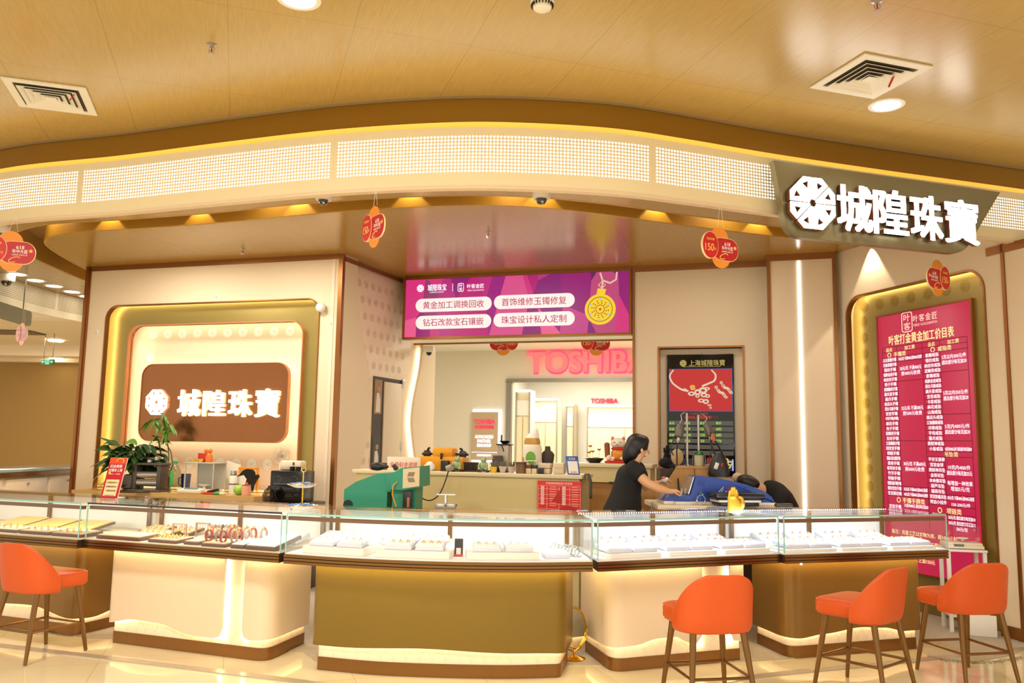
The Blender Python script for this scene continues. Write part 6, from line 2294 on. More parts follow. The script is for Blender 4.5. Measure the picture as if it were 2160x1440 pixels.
hP = .315
wP = .145
shv(G().box((0, .006, hP / 2), (wP, .008, hP))).build('board', m_white, t, 0)
shv(G().box((0, .0, hP / 2), (wP - .004, .004, hP - .002))).build('red_face', m_redp, t, 0)
shv(G().box((0, -.003, hP * .92), (wP - .006, .003, hP * .14))).build('orange_band', mat('card_orange', (226, 76, 30), .5), t, 0)
shv(G().box((0, -.0035, hP * .26), (wP * .74, .003, hP * .40))).build('cream_panel', mat('card_cream', (248, 218, 170), .5), t, 0)
g = G()
g.text('旧金换新', .0, hP * .79, .026, .10, -.0045, 'C', .001, .02)
g.text('仅需补工费', .0, hP * .69, .024, .115, -.0045, 'C', .001, .02)
g.text('06.01——06.20', .0, hP * .60, .011, .09, -.0045, 'C', .001)
shv(g).build('white_print', m_white_print, t, 0)
g = G()
for k, s in enumerate(('古法黄金克减 5元', '足金饰品克减 8.8元', '一口价黄金 满千减百')):
    g.text(s, 0, hP * (.39 - .10 * k), .014, .09, -.0055, 'C', .001, .01)
g.text('活动最终解释权归门店所有', 0, hP * .075, .006, .08, -.0055, 'C', .001)
shv(g).build('dark_print', mat('card_dark_print', (110, 40, 20), .5), t, 0)
g = G().tube([(.02 + .03 * math.cos(R_(a)), -.004, hP * .92 + .02 * math.sin(R_(a))) for a in range(-40, 220, 20)], .003, 6).ball((-.045, -.004, hP * .62), (.010, .003, .010), 10, 6)
shv(g).build('gold_print', m_gold_print, t, 0)
G().box((.02, .06, .004), (.10, .10, .006)).box((.05, .035, .06), (.02, .008, .14), 0, Matrix.Rotation(R_(-8), 3, 'X')).build('easel_foot', m_white, t, 0)

# ================================================================== middle cream cabinet and what stands on it
pc = aty(1228, 1002, 7.7)
FCB = Frame((pc.x, pc.y), -16.5)
ZC = pc.z
CWd = 2.30
m_sand = mat('sand_lacquer', (224, 206, 150), .5)
t = thing('work_cabinet', 'tall sand coloured cabinet with a thick top behind the curved showcase', 'cabinet', FCB.pt(0, 0, 0), -16.5)
G().box((-CWd / 2, .26, (ZC - .035) / 2), (CWd - .06, .46, ZC - .035)).build('body', m_sand, t, 0)
G().box((-CWd / 2, .25, ZC - .0175), (CWd, .52, .035), .004).build('top_slab', mat('sand_top', (232, 218, 178), .4), t)


def cb(u, y, v=995, z=None):
    return FCB.pt(FCB.hit(u, v, -y)[0], y, (ZC if z is None else z) + .001)


def cbz(u, v, y):
    return FCB.hit(u, v, -y)[1]


# red price card clipped to the front
a, b_ = FCB.hit(1134, 1013, .01), FCB.hit(1226, 1077, .01)
t = thing('price_card', 'red printed price card on the front of the sand cabinet', 'sign', FCB.pt((a[0] + b_[0]) / 2, -.012, (a[1] + b_[1]) / 2), -16.5)
wC, hC = b_[0] - a[0], a[1] - b_[1]
G().box((0, 0, 0), (wC, .006, hC)).build('card', mat('bright_red_card', (226, 44, 36), .4), t, 0)
G().xz([(-wC * .02, -hC / 2), (wC * .14, -hC * .36), (wC * .32, -hC * .36), (wC * .42, -hC / 2)], -.0045, -.003).xz([(-wC * .16, -hC * .2), (wC * .06, hC * .30), (wC * .06, -hC * .3)][::-1], -.0045, -.003).build('red_shape', mat('card_shape_red', (196, 36, 30), .4), t, 0)
g = G()
g.text('叶客金匠黄金加工价目表', .0, hC * .42, hC * .075, wC * .60, -.0032, 'C', .001, .02)
for x in (-.48, -.28, 0, .24, .48):
    g.box((wC * x, -.0036, -.02), (.002, .001, hC * .78))
for z in (.34, .22, .02, -.12, -.30, -.47):
    g.box((0, -.0036, hC * z), (wC * .96, .001, .0015))
for k in range(18):
    g.box((-wC * .38, -.0036, hC * (.30 - .036 * k)), (wC * .08, .001, hC * .02))
    g.box((wC * .11, -.0036, hC * (.30 - .036 * k)), (wC * .08, .001, hC * .02))
for k in range(9):
    g.box((-wC * .14, -.0036, hC * (.29 - .08 * k)), (wC * .15, .001, hC * .012))
    g.box((wC * .36, -.0036, hC * (.29 - .08 * k)), (wC * .15, .001, hC * .012))
g.build('white_print', m_white_print, t, 0)
# grey cloth hanging at the right end
q = FCB.pt(.035, .12, ZC)
g = G()
rows = []
for j in range(9):
    s_ = j / 8
    rows.append([(-.03 + .055 * min(1, s_ * 2.2) + .004 * math.sin(9 * i), -.05 + .10 * i / 6, .012 - max(0, s_ - .25) * .30 + .002 * math.sin(5 * i)) for i in range(7)])
o = g.sheet(rows).build('grey_cloth', mat('grey_rag', (112, 104, 96), .9))
md = o.modifiers.new('thickness', 'SOLIDIFY')
md.thickness = .012
o.location = tuple(q)
o.rotation_euler = (0, 0, R_(-16.5))
tag(o, 'grey rag hanging over the right end of the sand cabinet', 'cloth')

# teal machine
T1 = aty(736, 1068, 7.15)
FT = Frame((T1.x, T1.y), -8)
zb = T1.z - .12
t = thing('side_table', 'plain table under the teal machine, hidden behind the showcase', 'table', FT.pt(0, 0, 0), -8)
G().box((.33, .25, zb - .02), (.80, .62, .04)).build('tabletop', m_wood, t)
for x in (0, .66):
    for y in (0, .5):
        G().box((x, y, (zb - .04) / 2), (.04, .04, zb - .04)).build('leg', m_wood, t, 0)


def tp(u, v, off=0):
    return FT.hit(u, v, off)


m_teal = mat('teal_enamel', (44, 150, 122), .45, noise=.05, nscale=12)
t = thing('polishing_machine', 'teal enamel polishing machine with a cream vented box', 'machine', FT.pt(0, 0, zb + .001), -8)
z0 = zb + .001


def loc(p):
    return (p[0], p[1] - z0)


side = [loc(tp(u, v)) for u, v in ((726, 1032), (750, 1016), (790, 1001), (800, 998), (818, 999))]
xr_ = side[-1][0]
G().xz([(xr_, 0), (xr_, side[-1][1])] + side[::-1][1:] + [(side[0][0], 0)], 0, .38).build('hood', m_teal, t, 40)
b0, b1_ = loc(tp(816, 1000)), loc(tp(826, 1037))
G().box(((b0[0] + b1_[0]) / 2, .19, (b0[1] + b1_[1]) / 2), (b1_[0] - b0[0], .42, b0[1] - b1_[1]), .004).build('flange', m_teal, t)
pts = [loc(tp(u, v, .05)) for u, v in ((822, 1001), (845, 987), (886, 983), (886, 1027), (850, 1033), (824, 1032))]
G().xz(pts[::-1], -.05, .30).build('motor_box', m_teal, t, 40)
pf = [loc(tp(u, v, .06)) for u, v in ((850, 989), (885, 985), (884, 1025), (849, 1030))]
G().xz(pf[::-1], -.058, -.05).build('vent_plate', mat('cream_plate', (226, 206, 166), .5), t, 0)
g = G()
for r_ in (0, 1):
    for k in range(9):
        c_ = loc(tp(861 + k * 1.55, (1000 if r_ == 0 else 1012), .06))
        s_ = .012 if r_ == 0 else -.012
        g.xz([(c_[0] - s_ / 2 - .0015, c_[1] - .018), (c_[0] - s_ / 2 + .0015, c_[1] - .018), (c_[0] + s_ / 2 + .0015, c_[1] + .018), (c_[0] + s_ / 2 - .0015, c_[1] + .018)], -.0595, -.058)
g.build('vent_slots', m_dark, t, 0)
c_ = loc(tp(834, 985, -.1))
G().box((c_[0], .1, c_[1]), (.035, .05, .05), .006, Matrix.Rotation(R_(-30), 3, 'Y')).build('switch_knob', m_dark, t)
c_ = loc(tp(732, 1062))
G().lathe([(0, 0), (.042, 0), (.042, .004), (0, .004)], (c_[0] + .01, -.002, c_[1] - .01), 20, Matrix.Rotation(R_(90), 3, 'X')).build('round_port', mat('port_dark', (16, 40, 34), .6), t, 0)
c0, c1_ = loc(tp(838, 1016, .06)), loc(tp(834, 1068, .06))
G().tube([(c0[0], -.055, c0[1]), (c0[0] - .03, -.075, c0[1] - .03), (c0[0] - .035, -.075, (c0[1] + c1_[1]) / 2), (c1_[0] + .01, -.07, c1_[1])], .006, 8).build('yellow_hose', mat('yellow_hose', (222, 166, 40), .4), t)
G().box((xr_ + .14, .14, (z0 + .2 - z0)), (.20, .24, .40)).build('lower_body', m_teal, t, 0)
c_ = loc(tp(856, 1052, .1))
G().box((c_[0], -.04, c_[1] - .02), (.075, .05, .16), .006).build('power_box', m_dark, t)
G().box((c_[0] + .012, -.067, c_[1] - .03), (.022, .004, .08), .008).build('power_plate', mat('copper_plate', (170, 110, 80), .4), t)
# black cables of the machine
t = thing('power_cable', 'black cable looping from the teal machine over the sand cabinet front', 'cable', (0, 0, 0))
cpts = [aty(946, 993, 7.88), aty(938, 1018, 7.86), aty(926, 1043, 7.70), aty(908, 1055, 7.60), aty(890, 1050, 7.45), aty(876, 1035, 7.30), aty(872, 1030, 7.22)]
P = catmull([(p.x, p.z) for p in cpts], 5)
Yp = catmull([(p.y, 0) for p in cpts], 5)
G().tube([(p[0], y[0], p[1]) for p, y in zip(P, Yp)], .006, 8).build('cable_loop', m_dark, t)
cpts = [aty(875, 1032, 7.2), aty(876, 1050, 7.2), aty(873, 1080, 7.2)]
G().tube(cpts, .005, 8).build('cable_drop', m_dark, t)
# dark tool resting on the hood top
q = FT.pt(tp(795, 998, -.2)[0], .2, z0 + side[-2][1] + .02)
t = thing('hand_grinder', 'black and steel hand grinder lying on the teal machine', 'tool', (q.x, q.y, q.z + .01), -8)
G().lathe([(0, -.05), (.03, -.045), (.036, 0), (.03, .04), (.018, .06), (.012, .10), (0, .10)], (0, 0, .02), 16, Matrix.Rotation(R_(90), 3, 'Y')).build('body', m_dark, t)
# book stack and white notice
q = cb(808, .14)
for k, (cc_, lab) in enumerate((((180, 40, 40), 'red folder at the bottom of the pile beside the white notice'), ((40, 60, 130), 'blue folder in the middle of the pile beside the white notice'), ((60, 54, 54), 'dark folder on top of the pile beside the white notice'))):
    o = G().box((0, 0, .011), (.22, .16, .020), .003).build('folder', mat('folder_%d' % k, cc_, .5))
    o.location = (q.x + .01 * k, q.y, ZC + .001 + .0215 * k)
    o.rotation_euler = (0, 0, R_(-16 + 4 * k))
    tag(o, lab, 'folder')
a, b_ = FCB.hit(818, 963, -.06), FCB.hit(886, 1000, -.06)
t = thing('notice_board', 'white notice with red handwriting standing behind the teal machine', 'sign', FCB.pt((a[0] + b_[0]) / 2, .06, ZC + .001), -16.5)
wN, hN = b_[0] - a[0], a[1] - ZC
G().box((0, 0, hN / 2), (wN, .02, hN), .003).build('board', mat('notice_white', (240, 226, 204), .5), t)
G().text('全场贴金调换', 0, hN * .42, .055, wN * .84, -.0105, 'C', .001, .0, shear=.15).build('red_lettering', mat('red_ink', (214, 60, 46), .6), t, 0)

# yellow bench motor at the back
q = cb(938, .30)
t = thing('bench_polisher', 'yellow double ended bench polisher at the back of the cabinet', 'machine', tuple(q), -16.5)
m_yel = mat('machine_yellow', (230, 156, 24), .4)
hY = cbz(930, 943, .3) - ZC
wY = FCB.hit(962, 950, -.3)[0] - FCB.hit(905, 950, -.3)[0]
G().box((-.02, 0, hY * .30), (wY * 1.72, .20, hY * .6), .02).build('base', m_yel, t)
G().box((0, 0, hY * .76), (wY * .78, .17, hY * .46), .03).build('motor_cover', m_yel, t)
G().box((.0, -.10, hY * .62), (.022, .02, .06), .004).build('switch', m_dark, t)
for s in (-1, 1):
    G().cyl((s * wY * .40, 0, hY * .70), (s * wY * .85, 0, hY * .70), .012).lathe([(0, -.03), (.035, -.03), (.04, 0), (.03, .03), (0, .03)], (s * wY * .66, 0, hY * .70), 14, Matrix.Rotation(R_(90), 3, 'Y')).tube([(s * wY * .62, 0, hY * .74), (s * wY * .62, -.01, hY * .92), (s * wY * .56, -.02, hY * .96)], .012, 8).build('spindle', m_dark, t)

SM = 7.9 / F


def small(name, lab, cat, u, y, builder, group=None):
    q = cb(u, y)
    t = thing(name, lab, cat, tuple(q), -16.5, group)
    builder(t)
    return t


m_frog = mat('celadon_glaze', (160, 178, 128), .3)


def frog(t):
    G().box((0, 0, .012), (.11, .09, .012), .003).box((-.04, 0, .004), (.012, .07, .008)).box((.04, 0, .004), (.012, .07, .008)).build('wooden_stand', mat('dark_stand', (70, 40, 28), .4), t)
    G().ball((0, 0, .062), (.042, .036, .044), 18, 12).ball((0, -.006, .115), (.03, .028, .022), 16, 10).build('body', m_frog, t)
    for s in (-1, 1):
        G().ball((s * .017, -.008, .135), .011, 10, 8).build('eye', m_frog, t)
        G().ball((s * .034, -.02, .032), (.018, .03, .014), 12, 8).tube([(s * .03, -.015, .085), (s * .042, -.03, .06), (s * .03, -.036, .03)], [.010, .009, .008], 8).build('leg', m_frog, t)


frog1 = small('frog_figurine', 'pale green frog figurine left of the dark slatted rack', 'figurine', 964, .10, frog, 'celadon frogs on the cabinet')
q = cb(1020, .10)
dup(frog1, tuple(q), -16.5, 'pale green frog figurine right of the dark slatted rack')
small('wooden_rack', 'dark slatted wooden rack between the two frog figurines', 'rack', 992, .16, lambda t: (
    G().box((0, .03, .045), (.145, .012, .09), .002).build('back', mat('rack_brown', (64, 38, 28), .4), t),
    G().box((0, 0, .006), (.145, .06, .012), .002).box((0, 0, .085), (.145, .02, .010), .002).build('rail', mat('rack_brown', (64, 38, 28), .4), t),
    [G().box((-.062 + .0138 * k, -.005, .046), (.006, .008, .075)).build('slat', mat('rack_brown', (64, 38, 28), .4), t, 0) for k in range(10)]))
small('white_bowl', 'white crumpled bowl in front of the yellow polisher', 'bowl', 906, .09, lambda t: (
    G().lathe([(0, 0), (.03, 0), (.055, .03), (.05, .06), (.046, .06), (.03, .02), (0, .02)], seg=18).build('bowl_body', m_white, t),
    G().ball((.0, 0, .06), (.04, .035, .03), 12, 8).build('paper', m_white, t)))
small('black_canister', 'black square canister right of the white bowl', 'box', 939, .15, lambda t: G().box((0, 0, .05), (.075, .07, .10), .006).build('box_body', m_dark, t))
small('tape_roll', 'grey roll of tape lying beside the black canister', 'tape', 948, .03, lambda t: (
    G().lathe([(.016, -.028), (.032, -.028), (.032, .028), (.016, .028)], (0, 0, .033), 18, Matrix.Rotation(R_(70), 3, 'Y')).build('tape_body', mat('tape_grey', (170, 156, 136), .5), t)))


def succ(potm, shape):
    def f(t):
        if shape:
            G().lathe([(0, 0), (.028, 0), (.036, .055), (.030, .055), (.028, .04), (0, .04)], seg=18).build('pot', potm, t)
        else:
            G().lathe([(0, 0), (.022, 0), (.042, .06), (.036, .06), (.03, .045), (0, .045)], seg=4).build('pot', potm, t, 10)
        g = G()
        for k in range(9):
            a = k * 2.4
            g.tube([(.012 * math.cos(a), .012 * math.sin(a), .045), (.026 * math.cos(a), .026 * math.sin(a), .075 + .012 * (k % 3)), (.034 * math.cos(a), .034 * math.sin(a), .085 + .012 * (k % 3))], [.006, .007, .001], 6)
        g.build('succulent', mat('grey_succulent', (112, 108, 84), .6), t)
    return f


small('succulent_pot', 'yellow mug pot of succulents right of the second frog', 'plant', 1041, .10, succ(mat('yellow_pot', (232, 190, 30), .35), True))
small('succulent_pot', 'pale pointed pot of succulents, the left of two', 'plant', 1060, .11, succ(mat('lilac_pot', (216, 196, 194), .4), False))
small('succulent_pot', 'pale pointed pot of succulents, the right of two', 'plant', 1079, .11, succ(mat('lilac_pot', (216, 196, 194), .4), False))
small('card_reader', 'dark slanted card reader behind the succulents', 'device', 1048, .24, lambda t: (
    G().box((0, 0, .08), (.10, .03, .16), .006, Matrix.Rotation(R_(-18), 3, 'X')).build('screen', mat('reader_grey', (70, 64, 62), .3), t),
    G().box((.03, .0, .03), (.14, .09, .06), .012).build('base', m_dark, t)))


def grinder(t):
    h = cbz(1065, 917, .36) - ZC
    G().box((0, 0, h * .36), (.115, .13, h * .72), .006).build('body', mat('grinder_silver', (176, 164, 142), .4, .3), t)
    G().box((0, 0, h * .735), (.135, .15, .012), .003).build('top_plate', m_dark, t)
    G().lathe([(.02, h * .745), (.055, h * .83), (.05, h * .84), (0, h * .835)], seg=16).box((-.035, 0, h * .92), (.014, .014, h * .16), .003).build('hopper', m_dark, t)
    G().box((0, -.068, h * .63), (.01, .01, .06), .002, Matrix.Rotation(R_(-20), 3, 'Y')).build('lever', m_dark, t)


small('coffee_grinder', 'silver grinder with a black funnel behind the succulents', 'grinder', 1064, .36, grinder)
small('brown_canister', 'round brown tin in front of the wipes bag', 'tin', 1099, .06, lambda t: (
    G().lathe([(0, 0), (.048, 0), (.048, .085), (0, .085)], seg=22).build('tin_body', mat('tin_brown', (124, 92, 62), .4, .3), t),
    G().lathe([(.0, .085), (.051, .083), (.051, .105), (0, .107)], seg=22).build('lid', mat('tin_lid', (96, 68, 46), .4, .3), t)))


def wipes(t):
    h = cbz(1122, 905, .30) - ZC
    k = h / .33
    w_ = FCB.hit(1142, 950, -.3)[0] - FCB.hit(1103, 950, -.3)[0]
    ring = lambda rx, ry, z, n=24: [(rx * math.cos(2 * math.pi * i / n) * (1 + .04 * math.cos(8 * math.pi * i / n)), ry * math.sin(2 * math.pi * i / n), z) for i in range(n)]
    G().loft([ring(w_ * .47, .05, 0), ring(w_ * .5, .055, .05 * k), ring(w_ * .5, .055, .18 * k), ring(w_ * .46, .05, .205 * k), ring(w_ * .40, .045, .215 * k)]).build('bag_body', mat('wipes_white', (236, 226, 206), .35), t)
    G().loft([ring(w_ * .41, .046, .212 * k), ring(w_ * .42, .046, .235 * k), ring(w_ * .36, .042, .262 * k)]).build('gold_band', mat('kraft_gold', (196, 146, 60), .35, .2), t)
    G().loft([[(p[0] + dx, p[1], p[2]) for p in ring(w_ * a, b_, z * k)] for a, b_, z, dx in ((.36, .04, .258, 0), (.33, .034, .275, .004), (.26, .026, .295, .014), (.17, .018, .315, .026), (.09, .008, .335, .032))]).build('paper_top', m_white, t)
    G().xz([(.0 + .038 * math.cos(R_(20 * i)) * k, .115 * k + .046 * math.sin(R_(20 * i)) * k) for i in range(18)], -.060, -.050).box((.005, -.055, .05 * k), (.03, .008, .05)).build('green_print', mat('print_green', (110, 172, 56), .5), t, 0)
    G().box((-.06 * k, -.052, .10 * k), (.012, .006, .04)).box((-.06 * k, -.052, .06 * k), (.012, .006, .02)).xz([(.06 + .012 * math.cos(R_(60 * i)), .085 * k + .012 * math.sin(R_(60 * i))) for i in range(6)], -.056, -.046).build('orange_print', mat('print_orange', (226, 130, 60), .5), t, 0)


small('wipes_bag', 'white bag of wipes with green print and a folded gold top', 'bag', 1122, .30, wipes)


def bust(t):
    h = cbz(1155, 941, .38) - ZC
    ring = lambda rx, ry, z, n=24: [(rx * math.cos(2 * math.pi * i / n), ry * math.sin(2 * math.pi * i / n), z) for i in range(n)]
    k = h
    G().loft([ring(.045, .035, 0), ring(.05, .04, k * .25), ring(.062, .045, k * .55), ring(.066, .042, k * .68), ring(.05, .034, k * .78), ring(.028, .026, k * .84), ring(.024, .024, k * .97), ring(.02, .02, k)]).build('bust_body', mat('bust_grey', (70, 60, 52), .7), t)


small('necklace_bust', 'dark grey necklace bust behind the small boxes', 'display stand', 1155, .38, bust)
for u, c1_, lab in ((1116, (110, 50, 40), 'little cream box with a brown lid'), (1128, (40, 40, 46), 'little cream box with a black lid')):
    small('gift_box', lab + ' beside the brown tin', 'box', u, .08, lambda t, c1_=c1_: (
        G().box((0, 0, .024), (.048, .05, .048), .003).build('box_body', mat('box_cream', (226, 206, 166), .5), t),
        G().box((0, 0, .064), (.050, .052, .032), .003).build('lid', mat('lid_%d' % c1_[0], c1_, .4), t)))
small('wire_basket', 'white wire basket with a green card behind the little cream boxes', 'basket', 1121, .17, lambda t: (
    [G().tube([(-.06, s, .0), (-.06, s, .10), (-.045, s, .115), (.045, s, .115), (.06, s, .10), (.06, s, 0)], .004, 6).build('wire_side', m_white, t) for s in (-.03, .03)],
    G().box((.012, -.02, .07), (.035, .004, .09)).build('green_card', mat('print_green', (110, 172, 56), .5), t)))
small('black_box', 'small black cube box at the front of the cabinet', 'box', 1141, .05, lambda t: G().box((0, 0, .027), (.045, .05, .054), .003).build('box_body', mat('cube_black', (30, 28, 28), .4), t))
for u, lab, h in ((1151, 'clear stacked plastic boxes, the left of two', .10), (1180, 'clear stacked plastic boxes, the right of two', .105)):
    small('plastic_box', lab + ', left of the blue payment stand', 'box', u, .12, lambda t, h=h: (
        G().box((0, 0, h / 4), (.10, .09, h / 2 - .004), .004).build('lower_box', mat('translucent_box', (214, 190, 160), .25), t),
        G().box((0, 0, h * .75), (.105, .095, h / 2 - .004), .004).build('upper_box', mat('translucent_box2', (224, 202, 174), .2), t)))
a = cb(1208, .06)
t = thing('payment_stand', 'blue payment stand with a white panel at the right end of the cabinet', 'sign', tuple(a), -10)
hP = cbz(1200, 962, .06) - ZC
rt = Matrix.Rotation(R_(-10), 3, 'X')
shr = Matrix(((1, 0, -.14), (0, 1, .16), (0, 0, 1)))


def sv(g):
    g.v = [tuple(shr @ Vector(v)) for v in g.v]
    return g


sv(G().box((.01, .0, hP / 2), (.115, .012, hP), .003)).build('blue_panel', mat('payment_blue', (40, 84, 170), .35), t)
sv(G().box((.012, -.008, hP * .40), (.09, .003, hP * .66))).build('white_panel', m_white, t, 0)
g = G().text('支付宝', .01, hP * .86, .022, .06, -.007, 'C', .001, .01)
sv(g).build('white_lettering', m_white_print, t, 0)
g = G().text('信任使用', .012, hP * .14, .012, .06, -.0105, 'C', .001, .01)
sv(g).build('red_lettering', mat('red_ink', (214, 60, 46), .6), t, 0)
sv(G().box((.0, .05, .05), (.10, .09, .008), 0, Matrix.Rotation(R_(50), 3, 'X'))).build('prop', mat('payment_blue', (40, 84, 170), .35), t, 0)

# second desk with the lotus bowl and the lucky cat
pd = aty(1226, 976, 8.75)
FD = Frame((pd.x, pd.y), -16.5)
ZK = pd.z
t = thing('cashier_desk', 'higher sand coloured desk with a wooden lower front behind the woman', 'desk', FD.pt(0, 0, 0), -16.5)
G().box((.30, .20, ZK - .02), (.86, .44, .04), .004).build('desktop', mat('sand_top', (232, 218, 178), .4), t)
G().box((.30, .20, ZK - .11), (.82, .40, .16)).build('drawer_band', m_sand, t, 0)
G().box((.30, .22, (ZK - .19) / 2), (.80, .36, ZK - .19)).build('wooden_front', mat('panel_wood', (176, 126, 70), .5, noise=.15, nscale=5, stretch=(8, 1, .5)), t, 0)
G().box((.35, -.006, ZK - .19), (.12, .02, .012)).build('dark_handle', m_dark, t, 0)
q = FD.pt(FD.hit(1254, 970, -.16)[0], .16, ZK + .001)
t = thing('lotus_bowl', 'black bowl with small golden lotus flowers on the desk', 'ornament', tuple(q), 0)
kk = 8.9 / F
G().lathe([(0, 0), (.055, 0), (.105, .048), (.10, .05), (.05, .012), (0, .01)], seg=24).build('bowl_body', mat('black_lacquer', (24, 20, 20), .25), t)
m_lotus = mat('lotus_gold', (206, 150, 60), .3, .8)
for x, h in ((-.045, .165), (-.02, .11), (.048, .13), (-.058, .10)):
    g = G().cyl((x, 0, .02), (x, 0, h), .002, seg=6)
    for k in range(8):
        a = R_(45 * k)
        g.tube([(x, 0, h), (x + .013 * math.cos(a), .013 * math.sin(a), h + .006), (x + .02 * math.cos(a), .02 * math.sin(a), h + .02)], [.003, .006, .001], 6)
    g.build('lotus', m_lotus, t)
G().ball((.01, 0, .045), (.05, .04, .015), 14, 8).build('gold_pebbles', m_lotus, t)
q = FD.pt(FD.hit(1303, 970, -.16)[0], .14, ZK + .001)
t = thing('lucky_cat', 'white and red lucky cat figurine with a raised paw on the desk', 'figurine', tuple(q), -16)
m_cat = mat('cat_white', (240, 228, 208), .25)
m_catred = mat('cat_red', (196, 40, 30), .3)
G().lathe([(0, 0), (.13, 0), (.135, .02), (.12, .03), (0, .03)], seg=26, sy=.7).build('red_cushion', m_catred, t)
G().ball((.01, 0, .095), (.078, .062, .075), 22, 14).build('body', mat('cat_orange', (232, 150, 50), .3), t)
G().lathe([(.06, .135), (.075, .145), (.075, .16), (.06, .168)], (.01, 0, 0), 22, None, 1.0, .85).build('collar', m_catred, t)
G().ball((.008, -.005, .205), (.078, .06, .058), 24, 16).build('head', m_cat, t)
for s in (-1, 1):
    G().lathe([(.026, 0), (.022, .02), (.008, .045), (0, .048)], (.008 + s * .052, .0, .238), 12, Matrix.Rotation(R_(s * 14), 3, 'Y'), 1, .6).build('ear', m_cat, t)
    G().lathe([(.017, 0), (.014, .016), (.004, .032), (0, .034)], (.008 + s * .052, -.011, .241), 10, Matrix.Rotation(R_(s * 14), 3, 'Y'), 1, .4).build('inner_ear', mat('cat_ear_orange', (210, 100, 30), .4), t)
    G().tube([(.008 + s * .03 + .015 * math.cos(R_(a)), -.064 + abs(math.cos(R_(a))) * .004, .208 + .008 * math.sin(R_(a))) for a in range(20, 170, 25)], .0025, 5).build('eye', mat('cat_dark_line', (70, 40, 30), .4), t)
    G().ball((.01 + s * .045, -.045, .05), (.022, .025, .018), 12, 8).build('paw', m_cat, t)
G().ball((.008, -.066, .196), .006, 8, 6).tube([(-.022, -.062, .182), (-.006, -.066, .178), (.008, -.066, .184), (.022, -.066, .178), (.038, -.062, .182)], .002, 5).build('nose_and_mouth', mat('cat_nose', (170, 90, 70), .4), t)
G().cyl((-.098, -.03, .06), (-.104, -.03, .19), .028, .03, 14).ball((-.104, -.03, .195), (.03, .03, .02), 12, 8).build('raised_paw', mat('scroll_brown', (150, 80, 40), .35), t)
G().ball((-.085, -.04, .055), (.03, .028, .034), 14, 10).build('small_cat', m_cat, t)

# ================================================================== work bench at the right, machines and tools
BY = 7.85
q0 = aty(1398, 1060, 7.35)
ZW = q0.z
t = thing('work_table', 'white edged work table carrying the blue machine, behind the right showcases', 'table', (0, 0, 0))
xa, xb = aty(1399, 1060, 7.1).x, aty(1640, 1066, 7.1).x
G().box(((xa + xb) / 2, 7.42, ZW - .02), (xb - xa + .1, .72, .04), .004).build('tabletop', mat('table_cream', (240, 226, 196), .4), t)
for x in (xa + .02, xb - .02):
    for y in (7.12, 7.72):
        G().box((x, y, (ZW - .04) / 2), (.04, .04, ZW - .04)).build('leg', m_white, t, 0)
# wooden jeweller's bench with curved side
t = thing('wooden_bench', 'light wooden jeweller bench with curved shoulders under the price screen', 'bench', (0, 0, 0))
prof = [(1345, 1030), (1385, 1022), (1402, 1017), (1412, 1010), (1419, 999), (1425, 989), (1431, 983), (1440, 982.5), (1497, 984), (1502, 992), (1508, 1005), (1530, 1012), (1545, 1020)]
P = [aty(u, v, BY) for u, v in prof]
pts = [(p.x, p.z) for p in P]
G().xz([(pts[-1][0], .0), ] + pts[::-1] + [(pts[0][0], .0)], BY, BY + .035).build('front_board', m_wood, t, 40)
zb_ = P[7].z
G().box(((P[6].x + P[8].x) / 2, BY + .14, zb_ - .012), (P[8].x - P[6].x + .02, .30, .024), .003).build('top_shelf', m_wood, t)
for u in (1436, 1494):
    x = aty(u, 990, BY).x
    G().box((x, BY + .26, (zb_ - .024) / 2), (.04, .04, zb_ - .024)).build('leg', m_wood, t, 0)
xs = aty(1465, 990, BY).x
G().box((xs, BY - .002, zb_ - .09), (.006, .004, .16)).build('board_gap', mat('wood_gap', (110, 70, 34), .6), t, 0)
